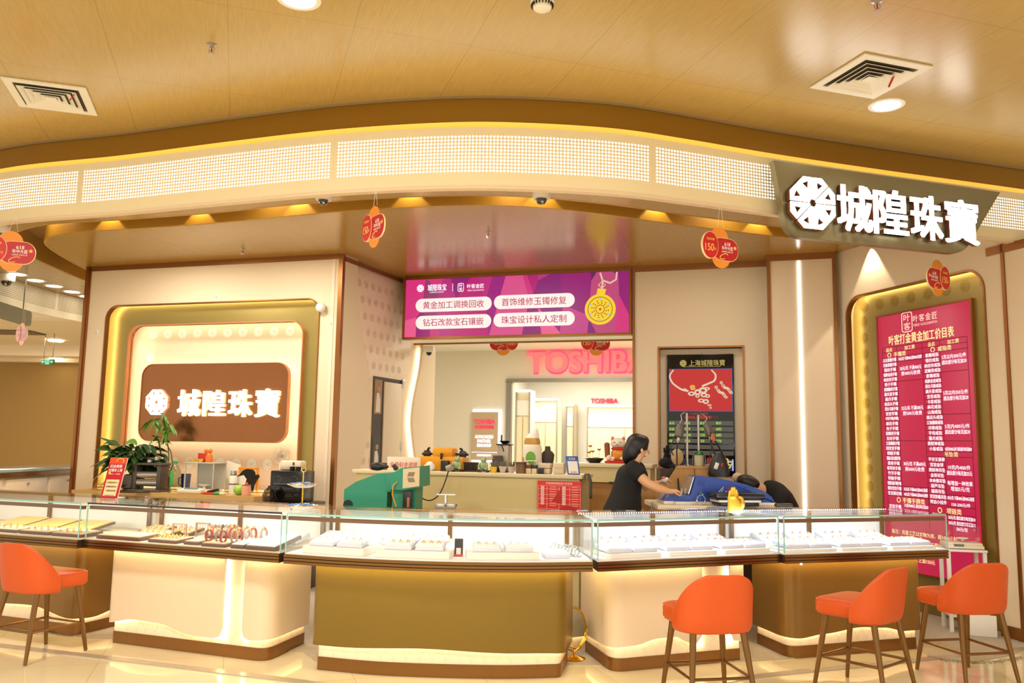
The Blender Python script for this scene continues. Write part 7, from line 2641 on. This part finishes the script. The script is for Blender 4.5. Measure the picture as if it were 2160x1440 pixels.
# two pole stands with hanging flexible shaft motors
for k, (u, vt, lab) in enumerate(((1449, 871, 'steel pole with a hanging grinder motor, the left and taller pole'), (1473, 875, 'steel pole with a hanging grinder motor, the right pole behind the green lid'))):
    y = BY + .10 + .05 * k
    a, b_ = aty(u, vt, y), aty(u, 983, y)
    t = thing('flex_shaft_stand', lab, 'tool', (a.x, y, zb_ + .001), 0, 'motor stands on the wooden bench')
    h = a.z - zb_
    G().cyl((0, 0, 0), (0, 0, h), .010, seg=12).lathe([(0, 0), (.03, 0), (.03, .012), (0, .014)], seg=14).build('pole', m_steel, t)
    s = -1 if k == 0 else 1
    dx = s * .065
    zh = h - (.10 if k == 0 else .07)
    G().tube([(0, 0, h - .015), (dx * .5, -.02, h + .005), (dx, -.04, h - .02)], .004, 6).build('hook_arm', m_steel, t)
    G().tube([(dx, -.04, h - .02), (dx + .008, -.04, zh + .03), (dx - .012, -.04, zh + .012), (dx, -.04, zh)], .004, 6).build('hook', m_steel, t)
    rt = Matrix.Rotation(R_(-14 * s if k else 10), 3, 'Y')
    G().lathe([(0, 0), (.018, 0), (.036, -.03), (.042, -.09), (.040, -.12), (.026, -.135), (0, -.135)], (dx, -.04, zh), 18, rt).build('motor', mat('motor_grey', (110, 104, 98), .4, .4), t)
    e = rt @ Vector((0, 0, -.135))
    G().lathe([(.014, 0), (.014, -.03), (.008, -.04), (.006, -.085), (0, -.085)], (dx + e.x, -.04 + e.y, zh + e.z), 12, rt).build('chuck', mat('chuck_pale', (226, 200, 170), .3, .4), t)
    e2 = e + rt @ Vector((0, 0, -.05))
    if k == 0:
        G().tube([(dx + e2.x, -.04, zh + e2.z), (dx + e2.x - .012, -.05, .14), (dx + e2.x - .012, -.06, -.02), (dx + e2.x - .012, -.14, -.24)], .008, 8).build('flexible_shaft', m_dark, t)
        G().tube([(dx + .03, -.05, .20), (dx + .042, -.06, .0), (dx + .045, -.12, -.26)], .005, 8).build('power_cord', m_dark, t)
        G().tube([(dx, -.035, zh - .02), (dx - .06, -.03, zh - .12), (dx - .1, -.03, zh - .24), (dx - .07, -.03, zh - .30)], .006, 6).build('power_cord', m_dark, t)
    else:
        G().tube([(dx + .03, -.04, zh - .11), (dx + .05, -.05, zh - .20), (dx + .015, -.05, zh - .38)], .006, 6).build('power_cord', m_dark, t)

p = aty(1432, 960, BY + .16)
t = thing('straw_disc', 'round beige disc standing at the left end of the wooden bench shelf', 'disc', (aty(1434, 975, BY + .1).x, BY + .22, zb_ + .001), -10)
G().lathe([(0, -.008), (.075, -.008), (.078, 0), (.075, .01), (.05, .018), (0, .02)], (0, 0, .079), 26, Matrix.Rotation(R_(90), 3, 'X'), 0.75, 1.0).build('disc_body', mat('straw_beige', (206, 176, 128), .6), t)
t = thing('green_lid_jar', 'cream jar with a green lid wrapped in clear plastic on the wooden bench', 'jar', (aty(1474, 983, BY + .06).x, BY + .05, zb_ + .001), 0)
G().lathe([(0, 0), (.042, 0), (.044, .10), (0, .102)], seg=20).build('jar_body', mat('jar_cream', (232, 214, 180), .4), t)
G().lathe([(0, .102), (.046, .10), (.046, .13), (.04, .136), (0, .137)], seg=20).build('lid', mat('green_lid', (30, 110, 70), .4), t)
G().lathe([(.062, 0), (.064, .06), (.056, .12), (.03, .145)], seg=20).build('plastic_wrap', glass_mat('clear_plastic', (232, 236, 226), .05, 1.6), t)
t = thing('small_saucer', 'small cream saucer in front of the green lidded jar', 'plate', (aty(1484, 983, BY + .02).x + .02, BY + .04 + .0, zb_ + .001), 0)
t.location = (aty(1488, 983, BY).x + .03, BY + .05, zb_ + .001)
G().lathe([(0, 0), (.03, 0), (.045, .012), (.043, .014), (.028, .005), (0, .005)], seg=20).build('saucer_body', m_white, t)
q = aty(1414, 985, BY + .25)
t = thing('peaked_hat', 'black peaked cap on the bench shoulder below the beige disc', 'hat', (q.x - .045, BY + .17, aty(1414, 986, BY).z), 0)
G().ball((-.015, 0, .04), (.065, .06, .05), 18, 10).build('crown', mat('black_cloth', (14, 13, 13), .9), t)
G().ball((.035, -.03, .012), (.06, .05, .012), 16, 8).build('peak', mat('black_cloth', (14, 13, 13), .9), t)
t2 = thing('equipment_box', 'dark low cupboard carrying the black cap below the price screen', 'cabinet', (q.x - .055, BY + .22, 0), 0)
G().box((0, 0, (aty(1414, 986, BY).z - .012) / 2), (.13, .22, aty(1414, 986, BY).z - .012)).build('body', mat('dark_cabinet', (70, 50, 36), .5), t2)
t = thing('black_glove', 'black glove hanging beside the left grinder motor', 'glove', (aty(1408, 960, BY + .3).x, BY + .34, aty(1410, 988, BY + .3).z), 0)
G().loft([[(.03 * math.cos(2 * math.pi * i / 14) * k, .018 * math.sin(2 * math.pi * i / 14), z) for i in range(14)] for z, k in ((0, .8), (.03, 1.25), (.08, 1.3), (.12, 1.0), (.16, .7))]).build('glove_body', mat('black_cloth', (14, 13, 13), .9), t)
for k in range(3):
    G().tube([(-.02 + .02 * k, 0, .15), (-.024 + .024 * k, 0, .20 + .02 * (k == 1))], [.012, .009], 8).build('finger', mat('black_cloth', (14, 13, 13), .9), t)
# black shoulder bag hanging from the right motor pole
top = aty(1496, 911, BY - .03)
bg = aty(1519, 982, BY - .03)
t = thing('shoulder_bag', 'black shoulder bag with a long strap and orange tag hanging right of the poles', 'bag', (bg.x, BY - .06, bg.z - .10), 0)
tz = top.z - (bg.z - .10)
G().loft([[((.055 + .045 * s_) * k * math.cos(2 * math.pi * i / 18) - .02 + .10 * (0.5 - s_) * 0, .035 * math.sin(2 * math.pi * i / 18), z) for i in range(18)] for z, s_, k in ((0, 1, .9), (.03, 1, 1.0), (.09, .8, 1.0), (.15, .45, 1.0), (.20, .15, .9), (.215, .1, .6))]).build('bag_body', mat('black_leather', (22, 20, 20), .3), t)
G().tube([(-.05, 0, .19), (-.09, 0, .30), (top.x - bg.x, 0, tz), (-.03, 0, .30), (.04, 0, .17)], .009, 8).build('strap', mat('black_leather', (22, 20, 20), .3), t)
G().box((top.x - bg.x + .025, -.02, tz - .05), (.03, .012, .07), .006, Matrix.Rotation(R_(-15), 3, 'Y')).build('orange_tag', mat('tag_orange', (200, 96, 30), .4), t)
G().box((.0, -.037, .11), (.02, .006, .03), .003).build('red_patch', m_red, t)
G().box((-.05, -.034, .10), (.035, .004, .06), .004, Matrix.Rotation(R_(20), 3, 'Y')).build('white_card', m_white, t)

# blue welding machine
FBL = Frame(tuple(aty(1398, 1060, 7.18))[:2], 0)
t = thing('blue_machine', 'blue wedge shaped welding machine with white script on a white base', 'machine', (FBL.p.x, FBL.p.y, ZW + .001), 0)


def bp_(u, v, off=0.0):
    a = FBL.hit(u, v, off)
    return (a[0], a[1] - ZW - .001)


m_blue = mat('machine_blue', (30, 66, 158), .35)
zbl = bp_(1450, 1057)[1]
prof = [bp_(u, v) for u, v in ((1400, 1056), (1411, 1044), (1456, 1044), (1468, 1004.5), (1485, 1004.5), (1501, 1006.5), (1520, 1009.5), (1540, 1013), (1572, 1021), (1604, 1032.5), (1618, 1040), (1628, 1048), (1636, 1062))]
G().xz([(prof[-1][0], zbl)] + prof[::-1] + [(prof[0][0], zbl)], 0, .34).build('housing', m_blue, t, 25)
G().box(((prof[0][0] + prof[-1][0]) / 2, .17, zbl / 2), (prof[-1][0] - prof[0][0], .36, zbl), .004).build('white_base', mat('machine_white', (236, 226, 206), .4), t)
w0, w1 = bp_(1456, 1043), bp_(1467.5, 1005.5)
wdn = [(w0[0] - .004, -.006, w0[1]), (w1[0] - .004, -.006, w1[1]), (w1[0] - .045, .0, w1[1] + .012), (w0[0] - .05, .0, w0[1])]
G().prism([(w0[0] - .006, .02, w0[1] + .004), (w1[0] - .006, .02, w1[1]), (w1[0] - .006, .32, w1[1]), (w0[0] - .006, .32, w0[1] + .004)], (-.008, 0, 0)).build('window_frame', m_steel, t, 0)
g = G()
L0 = bp_(1514, 1040)
g.tube([(L0[0] + x, -.002, L0[1] + z) for x, z in ((-.02, -.012), (0, .0), (.03, .035), (.05, .055), (.042, .03), (.02, -.004), (.03, -.008), (.06, .004), (.09, .006), (.12, .002), (.15, .006), (.18, .0))], .0035, 6)
g.text('aser', L0[0] + .11, L0[1] + .006, .03, .11, -.001, 'C', .003, 0, shear=.3)
g.build('script_lettering', mat('script_pale', (200, 216, 240), .4), t)
s0 = bp_(1537, 1031)
G().xz([(s0[0] + (.022 if k % 2 == 0 else .008) * math.cos(R_(36 * k + 10)), s0[1] + (.022 if k % 2 == 0 else .008) * math.sin(R_(36 * k + 10))) for k in range(10)], -.003, 0).build('red_star', m_red, t, 0)
s0 = bp_(1570, 1040)
G().box((s0[0], -.001, s0[1]), (.06, .003, .008)).build('pink_print', mat('print_pink', (230, 150, 170), .4), t, 0)
g = G()
for k in range(4):
    a = bp_(1473 + 4 * k, 1018)
    g.box((a[0], -.0005, a[1]), (.004, .002, .055), 0, Matrix.Rotation(R_(10), 3, 'Y'))
g.build('vent_slots', mat('vent_blue', (18, 40, 110), .5), t, 0)
a = bp_(1455, 1039)
for k in range(2):
    G().cyl((a[0] - .05 + .03 * k, .1, a[1] - .012), (a[0] - .05 + .03 * k, .1, a[1] + .03), .010, seg=10).build('nozzle', m_steel, t)
q = aty(1443, 1058, 7.08)
t = thing('acrylic_block', 'small clear acrylic block in front of the blue machine', 'box', (q.x, 7.12, ZW + .001), 0)
G().box((0, 0, .014), (.14, .05, .028), .004).build('block_body', mat('acrylic', (220, 214, 204), .1, coat=.5), t)
q = aty(1480, 1062, 7.1)
t = thing('charm_bracelet', 'silver bead bracelet hanging on a little stand before the blue machine', 'bracelet', (q.x, 7.12, ZW + .001), 0)
G().tube([(.034 * math.cos(R_(15 * k)), 0, .045 + .036 * math.sin(R_(15 * k))) for k in range(24)], .003, 6, True).build('ring_frame', m_steel, t)
for k in range(9):
    a = R_(190 + 18 * k)
    G().ball((.036 * math.cos(a), -.004, .043 + .036 * math.sin(a)), .010, 8, 6).build('bead', m_silver, t)
G().ball((.012, -.005, .085), .010, 8, 6).build('green_charm', mat('mint_glass', (110, 200, 160), .2), t)
G().tube([(.0, 0, .082), (-.008, 0, .10), (.008, 0, .108)], .003, 5).build('hook', m_steel, t)

# on the two right showcases
q = atz(1553, 1066, ZT)
t = thing('black_case', 'flat black case lying on a white box on the showcase behind the gold hand', 'case', (q.x, q.y, ZT + .001), 8)
G().box((0, .02, .014), (.33, .20, .028), .006).build('lower_tray', m_dark, t)
G().box((0, .02, .038), (.36, .21, .02), .006).build('white_layer', m_white, t)
G().box((0, .02, .075), (.42, .23, .054), .016).build('case_body', mat('case_black', (14, 14, 16), .25), t)
G().box((-.06, -.10, .075), (.05, .012, .02), .003).build('clasp', m_dark, t)
q = atz(1518, 1073, ZT)
t = thing('tablet', 'grey tablet lying on the glass left of the gold hand', 'tablet', (q.x, q.y, ZT + .001), 25)
G().box((0, 0, .006), (.17, .10, .012), .004).build('tablet_body', mat('tablet_grey', (110, 116, 140), .3), t)
G().box((.01, 0, .0128), (.08, .06, .001)).build('screen_area', mat('tablet_screen', (180, 196, 240), .2), t, 0)
q = atz(1553, 1085, ZT)
t = thing('gold_hand', 'golden hand ornament standing upright on the right showcase', 'ornament', (q.x, q.y + .02, ZT + .001), 0)
m_goldhand = mat('satin_gold', (234, 194, 76), .36, .85)
G().lathe([(0, 0), (.045, 0), (.045, .008), (0, .01)], seg=20, sy=.6).build('black_base', m_dark, t)
el = lambda rx, ry, z, cx=0, n=20: [(cx + rx * math.cos(2 * math.pi * i / n), ry * math.sin(2 * math.pi * i / n), z) for i in range(n)]
G().loft([el(.058, .034, .01), el(.06, .036, .03), el(.054, .034, .07), el(.05, .032, .10, -.006), el(.042, .03, .125, -.010), el(.03, .02, .135, -.012)]).build('palm', m_goldhand, t, 60)
for k, (x, l) in enumerate(((-.040, .045), (-.022, .066), (-.004, .068), (.013, .05))):
    G().tube([(x, 0, .105), (x * .9 - .002, -.004, .12 + l * .5), (x * .75 - .004, -.006, .118 + l), (x * .74 - .004, -.006, .126 + l)], [.013, .012, .010, .004], 10).build('finger', m_goldhand, t, 60)
G().tube([(.045, -.01, .05), (.050, -.022, .085), (.036, -.034, .115), (.018, -.036, .122), (.012, -.036, .122)], [.016, .015, .013, .011, .005], 10).build('thumb', m_goldhand, t, 60)
q = atz(1320, 1079, ZT)
t = thing('pen', 'black pen lying on the glass of the showcase left of the gold hand', 'pen', (q.x, q.y, ZT + .001), -16)
G().cyl((-.07, 0, .006), (.07, 0, .006), .006).build('barrel', m_dark, t)
G().cyl((.0, .0, .0065), (.072, 0, .0065), .0068).build('cap', m_grey, t)
q = atz(1653, 1070, ZT)
t = thing('car_key', 'dark rounded remote lying on the rear of the right showcase', 'remote', (q.x, q.y, ZT + .001), 4)
G().box((0, 0, .016), (.14, .06, .032), .012).build('remote_body', mat('remote_grey', (60, 54, 48), .3), t)
q = atz(940, 1071, ZT)
t = thing('ring_gauge', 'steel ring sizing press with a T handle on the curved showcase', 'tool', (q.x, q.y - .02, ZT + .001), 0)
G().box((0, 0, .006), (.15, .07, .012), .003).build('base', m_grey, t)
for x in (-.035, .04):
    G().lathe([(0, .012), (.042, .012), (.045, .02), (.045, .032), (.03, .036), (0, .036)], (x, 0, 0), 22).build('die_plate', m_steel, t)
G().cyl((0, 0, .03), (0, 0, .095), .010).build('screw', m_steel, t)
G().cyl((-.065, 0, .095), (.07, 0, .095), .006).build('handle', m_steel, t)


# ================================================================== people
def skinned(name, mm, nodes, edges, parent, root, lv=2):
    keys = list(nodes)
    me = bpy.data.meshes.new(name)
    me.from_pydata([tuple(nodes[k][0]) for k in keys], [(keys.index(a), keys.index(b_)) for a, b_ in edges], [])
    me.materials.append(mm)
    o = bpy.data.objects.new(name, me)
    COL.objects.link(o)
    o.parent = parent
    md = o.modifiers.new('skin', 'SKIN')
    md.use_smooth_shade = True
    md.branch_smoothing = .6
    for i, k in enumerate(keys):
        sv_ = me.skin_vertices[0].data[i]
        r = nodes[k][1]
        sv_.radius = r if isinstance(r, tuple) else (r, r)
        sv_.use_root = (k == root)
    sd = o.modifiers.new('subdivision', 'SUBSURF')
    sd.levels = lv
    sd.render_levels = lv
    return o


m_skin = mat('skin', (226, 172, 128), .5)
m_hair = mat('black_hair', (18, 14, 13), .45, bump=.3, nscale=60)
m_black = mat('black_dress', (20, 18, 20), .85, noise=.15, nscale=40)


def merge(o, size, it=6):
    md = o.modifiers.new('merge', 'REMESH')
    md.mode = 'VOXEL'
    md.voxel_size = size
    md.use_smooth_shade = True
    sm = o.modifiers.new('relax', 'SMOOTH')
    sm.iterations = it
    sm.factor = .6
    return o


def hand(nodes, edges, pre, wrist, palm, dirs, fwd, curl, grip=False):
    """palm node and five finger chains"""
    nodes[pre + 'palm'] = (palm, (.030, .018))
    edges.append((wrist, pre + 'palm'))
    f = Vector(fwd).normalized()
    s = Vector(dirs).normalized()
    c = Vector(curl).normalized()
    for k, (off, l) in enumerate(((-.026, .062), (-.009, .07), (.009, .066), (.025, .052))):
        b0 = Vector(palm) + s * off + f * .03
        p1 = b0 + f * l * .5 + c * .006
        p2 = b0 + f * l * .8 + c * l * .45
        if grip:
            p1 = b0 + f * .020 + c * .014
            p2 = b0 + f * .012 + c * .036
        nodes[f'{pre}f{k}a'] = (b0, .0095)
        nodes[f'{pre}f{k}b'] = (p1, .0085)
        nodes[f'{pre}f{k}c'] = (p2, .007)
        edges += [(pre + 'palm', f'{pre}f{k}a'), (f'{pre}f{k}a', f'{pre}f{k}b'), (f'{pre}f{k}b', f'{pre}f{k}c')]
    b0 = Vector(palm) - s * .03 - f * .005
    nodes[pre + 'ta'] = (b0 + c * .012, .0105)
    nodes[pre + 'tb'] = (b0 + f * .028 + c * .028 - s * .004, .009)
    nodes[pre + 'tc'] = (b0 + f * .050 + c * .034 + s * .010, .0075)
    edges += [(pre + 'palm', pre + 'ta'), (pre + 'ta', pre + 'tb'), (pre + 'tb', pre + 'tc')]


WY = 7.3
A = aty
base = A(1313, 1060, WY)
t = thing('person', 'woman in a short sleeved black dress bending over the wooden bench', 'person', (base.x, WY, .005))


def L_(u, v, y, dz=0):
    p = A(u, v, y)
    return Vector((p.x - base.x, p.y - WY, p.z - .005 + dz))


N, E_ = {}, []
chain = [('pelvis', L_(1313, 1060, WY), (.115, .095)), ('belly', L_(1318, 1035, WY), (.10, .085)), ('chest', L_(1324, 1008, WY), (.105, .09)), ('upper', L_(1330, 990, WY), (.095, .075)), ('neck', L_(1340, 974, WY - .01), .046), ('jaw', L_(1350, 958, WY - .01), (.050, .052)), ('skull', L_(1347, 941, WY - .01), (.078, .085)), ('crown', L_(1344, 925, WY - .01), (.05, .055))]
for k, (n, p, r) in enumerate(chain):
    N[n] = (p, r)
    if k:
        E_.append((chain[k - 1][0], n))
for n, p, r, par in (('nose', L_(1368.5, 952, WY + .005), .008, 'jaw'), ('ear', L_(1352, 949, WY - .088), .012, 'skull')):
    pass
for pre, sh_, el_, fo, wr in (('r', L_(1337, 988, WY - .13), L_(1363, 1018, WY - .20), L_(1388, 1030, WY - .2), L_(1413, 1037, WY - .18)), ('l', L_(1345, 990, WY + .13), L_(1362, 1030, WY + .22), L_(1377, 1024, WY + .22), L_(1391, 1017, WY + .2))):
    for n, p, r in (('sh', sh_, .052), ('el', el_, .042), ('fo', fo, .038), ('wr', wr, .027)):
        N[pre + n] = (p, r)
    E_ += [('upper', pre + 'sh'), (pre + 'sh', pre + 'el'), (pre + 'el', pre + 'fo'), (pre + 'fo', pre + 'wr')]
    if pre == 'r':
        hand(N, E_, 'r', 'rwr', L_(1423, 1034, WY - .17), (0, 1, .1), (1, .1, -.15), (.1, 0, -1), True)
    else:
        hand(N, E_, 'l', 'lwr', L_(1397, 1013, WY + .18), (0, -1, .1), (1, -.1, .1), (0, -.1, -1))
for pre, dy in (('a', -.085), ('b', .085)):
    hp = L_(1311, 1066, WY + dy)
    for n, p, r in (('hip', hp, .085), ('kn', Vector((hp.x + .02, hp.y, .50)), .055), ('ca', Vector((hp.x + .0, hp.y, .32)), .05), ('an', Vector((hp.x - .01, hp.y, .085)), .033), ('to', Vector((hp.x + .15, hp.y, .035)), (.035, .03))):
        N[pre + n] = (p, r)
    E_ += [('pelvis', pre + 'hip'), (pre + 'hip', pre + 'kn'), (pre + 'kn', pre + 'ca'), (pre + 'ca', pre + 'an'), (pre + 'an', pre + 'to')]
body = skinned('body', m_skin, N, E_, t, 'pelvis')
# dress: torso and skirt
rings = []
for (v, u0, u1, ry) in ((975, 1328, 1346, .06), (979, 1317, 1349, .10), (986, 1307, 1352, .165), (996, 1301, 1353, .165), (1012, 1297, 1355, .15), (1030, 1291, 1353, .145), (1042, 1287, 1352, .15), (1056, 1280, 1353, .18), (1075, 1271, 1353, .21)):
    a, b_ = L_(u0, v, WY), L_(u1, v, WY)
    rings.append([((a.x + b_.x) / 2 + (b_.x - a.x) / 2 * math.cos(2 * math.pi * k / 28), ry * math.sin(2 * math.pi * k / 28), (a.z + b_.z) / 2) for k in range(28)])
last = rings[-1]
cx = sum(p[0] for p in last) / 28
for z, k in ((.75, 1.12), (.52, 1.25), (.50, 1.22)):
    rings.append([(cx + (p[0] - cx) * k * (1 + .05 * math.sin(7 * i)), p[1] * k * (1 + .05 * math.sin(7 * i)), z) for i, p in enumerate(last)])
g = G().loft(rings)
for s_, sh_, e in ((-1, L_(1334, 985, WY - .12), L_(1354, 1005, WY - .175)), (1, L_(1344, 986, WY + .12), L_(1354, 1008, WY + .175))):
    d = (e - sh_)
    g.tube([sh_ - d * .35, sh_, sh_ + d * .5, e], [.05, .068, .066, .064], 16)
merge(g.build('dress', m_black, t, 60), .012, 6)
# hair
hc = L_(1343, 937, WY - .005)
rings = []
g = G().ball((hc.x, hc.y, hc.z), (.094, .096, .098), 24, 16, Matrix.Rotation(R_(-15), 3, 'Y'))
b2_ = L_(1331, 952, WY - .01)
g.ball((b2_.x, b2_.y, b2_.z), (.072, .08, .09), 20, 12)
f_ = L_(1357, 930, WY)
g.ball((f_.x, f_.y, f_.z), (.052, .082, .052), 20, 12, Matrix.Rotation(R_(30), 3, 'Y'))
f2_ = L_(1362, 940, WY + .02)
g.ball((f2_.x, f2_.y, f2_.z), (.022, .06, .045), 16, 10)
q = L_(1320, 972, WY)
g.tube([b2_ + Vector((-.01, 0, .0)), b2_ + Vector((-.03, 0, -.06)), q, q + Vector((-.005, 0, -.03))], [.065, .055, .035, .01], 12)
merge(g.build('hair', m_hair, t, 70), .011, 10)
e = L_(1354, 950, WY - .085)
G().ball((e.x, e.y, e.z), (.012, .008, .02), 12, 8).build('ear', m_skin, t)
n_ = L_(1367, 951, WY - .01)
G().ball((n_.x, n_.y, n_.z), (.014, .012, .016), 10, 8).build('nose', m_skin, t)
n_ = L_(1363, 944, WY - .055)
G().ball((n_.x, n_.y, n_.z), (.008, .010, .006), 10, 8).build('eye', mat('eye_dark', (40, 26, 22), .2), t)
n_ = L_(1361, 962, WY - .02)
G().ball((n_.x - .006, n_.y, n_.z), (.014, .022, .005), 10, 8).build('mouth', mat('lips', (190, 100, 90), .4), t)
n_ = L_(1369, 955, WY - .02)
G().tube([(n_.x + .004 * math.sin(k), n_.y + .02 * math.cos(R_(36 * k)), n_.z + .016 * math.sin(R_(36 * k))) for k in range(10)], .0015, 5, True).tube([(n_.x, n_.y - .02, n_.z), (e.x, e.y - .004, e.z + .008)], .0015, 5).build('eyeglasses', m_gold, t)
h_ = A(1401, 1012, WY + .12)
t = thing('cleaning_cloth', 'crumpled white and pink cloth held in the woman\'s far hand', 'cloth', (h_.x + .005, h_.y, h_.z - .012), 0)
G().ball((0, 0, .01), (.03, .025, .02), 12, 8).ball((.015, -.01, .02), (.02, .02, .016), 10, 8).build('white_cloth', m_white, t)
G().ball((-.01, -.005, .03), (.022, .02, .012), 10, 8).build('pink_edge', mat('cloth_pink', (226, 120, 120), .7), t)

# man bowed over the bench, mostly hidden by the blue machine
MY = 7.98
base = A(1665, 1085, MY)
t = thing('person', 'man in a black shirt bowed low behind the blue machine', 'person', (base.x, MY, .005))


def L2(u, v, y, dz=0):
    p = A(u, v, y)
    return Vector((p.x - base.x, p.y - MY, p.z - .005 + dz))


N, E_ = {}, []
hip = Vector((.14, .02, .62))
chain = [('pelvis', hip, (.14, .12)), ('belly', L2(1668, 1090, MY), (.12, .11)), ('chest', L2(1655, 1058, MY), (.12, .10)), ('upper', L2(1640, 1042, MY), (.10, .085)), ('neck', L2(1618, 1033, MY), .052), ('jaw', L2(1604, 1033, MY), (.058, .06)), ('skull', L2(1588, 1024, MY), (.078, .082)), ('crown', L2(1572, 1018, MY), (.055, .06))]
for k, (n, p, r) in enumerate(chain):
    N[n] = (p, r)
    if k:
        E_.append((chain[k - 1][0], n))
for pre, dy in (('r', -.15), ('l', .15)):
    u_ = N['upper'][0]
    pts = (('sh', u_ + Vector((0, dy, -.02)), .055), ('el', u_ + Vector((-.08, dy * 1.3, -.26)), .045), ('wr', u_ + Vector((-.27, dy * .6, -.26)), .028))
    for n, p, r in pts:
        N[pre + n] = (p, r)
    E_ += [('upper', pre + 'sh'), (pre + 'sh', pre + 'el'), (pre + 'el', pre + 'wr')]
    hand(N, E_, pre, pre + 'wr', pts[2][1] + Vector((-.06, 0, 0)), (0, 1 if pre == 'r' else -1, 0), (-1, 0, 0), (0, 0, -1))
    N[pre + 'hip'] = (hip + Vector((0, dy * .6, -.02)), .09)
    N[pre + 'kn'] = (hip + Vector((-.36, dy * .8, -.06)), .062)
    N[pre + 'an'] = (hip + Vector((-.34, dy * .8, -.53)), .038)
    N[pre + 'to'] = (hip + Vector((-.48, dy * .85, -.58)), (.04, .03))
    E_ += [('pelvis', pre + 'hip'), (pre + 'hip', pre + 'kn'), (pre + 'kn', pre + 'an'), (pre + 'an', pre + 'to')]
skinned('body', m_skin, N, E_, t, 'pelvis')
rings = []
for (u0, v0, u1, v1, ry) in ((1612, 1014, 1613, 1046, .06), (1622, 1011.5, 1618, 1058, .10), (1634, 1012.5, 1622, 1072, .19), (1650, 1020, 1628, 1085, .20), (1668, 1038, 1632, 1098, .18), (1683, 1066, 1640, 1110, .17), (1692, 1095, 1645, 1125, .17)):
    a, b_ = L2(u0, v0, MY), L2(u1, v1, MY)
    c = (a + b_) / 2
    ax = (a - b_) / 2
    rings.append([tuple(c + ax * math.cos(2 * math.pi * k / 24) + Vector((0, ry * math.sin(2 * math.pi * k / 24), 0))) for k in range(24)])
rings.append([(hip.x + .15 * math.cos(R_(55) + 2 * math.pi * k / 24), .15 * math.sin(R_(55) + 2 * math.pi * k / 24), .60) for k in range(24)])
g = G().loft(rings[:-1])
for dy in (-.15, .15):
    u_ = N['upper'][0]
    g.tube([u_ + Vector((.03, dy * .8, .0)), u_ + Vector((0, dy, -.02)), u_ + Vector((-.04, dy * 1.15, -.15))], [.07, .075, .066], 14)
merge(g.build('black_shirt', m_black, t, 60), .014, 8)
G().tube([hip + Vector((.02, -.02, .05)), hip + Vector((0, -.05, -.02)), hip + Vector((-.36, -.12, -.06)), hip + Vector((-.34, -.12, -.50))], [.14, .12, .085, .06], 14).tube([hip + Vector((.02, .02, .05)), hip + Vector((0, .05, -.02)), hip + Vector((-.36, .12, -.06)), hip + Vector((-.34, .12, -.50))], [.14, .12, .085, .06], 14).build('trousers', mat('dark_trousers', (30, 30, 36), .8), t)
hc = L2(1579, 1018, MY)
rt = Matrix.Rotation(R_(-18), 3, 'Y')
G().ball((hc.x, hc.y, hc.z), (.115, .092, .072), 24, 14, Matrix.Rotation(R_(20), 3, 'Y')).build('hair', m_hair, t, 70)
e = L2(1592, 1031, MY - .085)
G().ball((e.x, e.y, e.z), (.024, .01, .014), 12, 8).build('ear', m_skin, t)
n_ = L2(1580, 1040, MY - .02)
G().ball((n_.x, n_.y, n_.z), (.016, .014, .016), 10, 8).build('nose', m_skin, t)
for dy in (-.035, .03):
    G().ball((n_.x - .02, dy, n_.z + .012), (.006, .009, .006), 8, 6).build('eye', mat('eye_dark', (40, 26, 22), .2), t)
s_ = thing('work_stool', 'plain round stool under the bowed man', 'stool', (base.x + .14, MY + .02, .005))
G().lathe([(0, .44), (.17, .44), (.175, .46), (.17, .485), (0, .49)], seg=24).build('seat', m_dark, s_)
for k in range(4):
    a = R_(45 + 90 * k)
    G().cyl((.12 * math.cos(a), .12 * math.sin(a), .44), (.16 * math.cos(a), .16 * math.sin(a), 0), .012).build('leg', m_grey, s_)
q = A(1556, 1010, 8.52)
t = thing('cotton_bundle', 'pale fluffy bundle on a shelf behind the blue machine', 'cloth', (q.x, 8.52, q.z - .03), 0)
G().ball((0, 0, .045), (.055, .05, .05), 16, 10).ball((.02, -.01, .03), (.05, .05, .035), 14, 8).build('bundle_body', mat('pale_fluff', (206, 186, 160), .9, noise=.2, nscale=60, bump=.5), t)
t = thing('back_shelf', 'dark narrow cupboard behind the bowed man', 'cabinet', (q.x, 8.56, 0), -10)
G().box((0, 0, (q.z - .031) / 2), (.30, .20, q.z - .031)).build('body', mat('dark_cabinet', (70, 50, 36), .5), t)
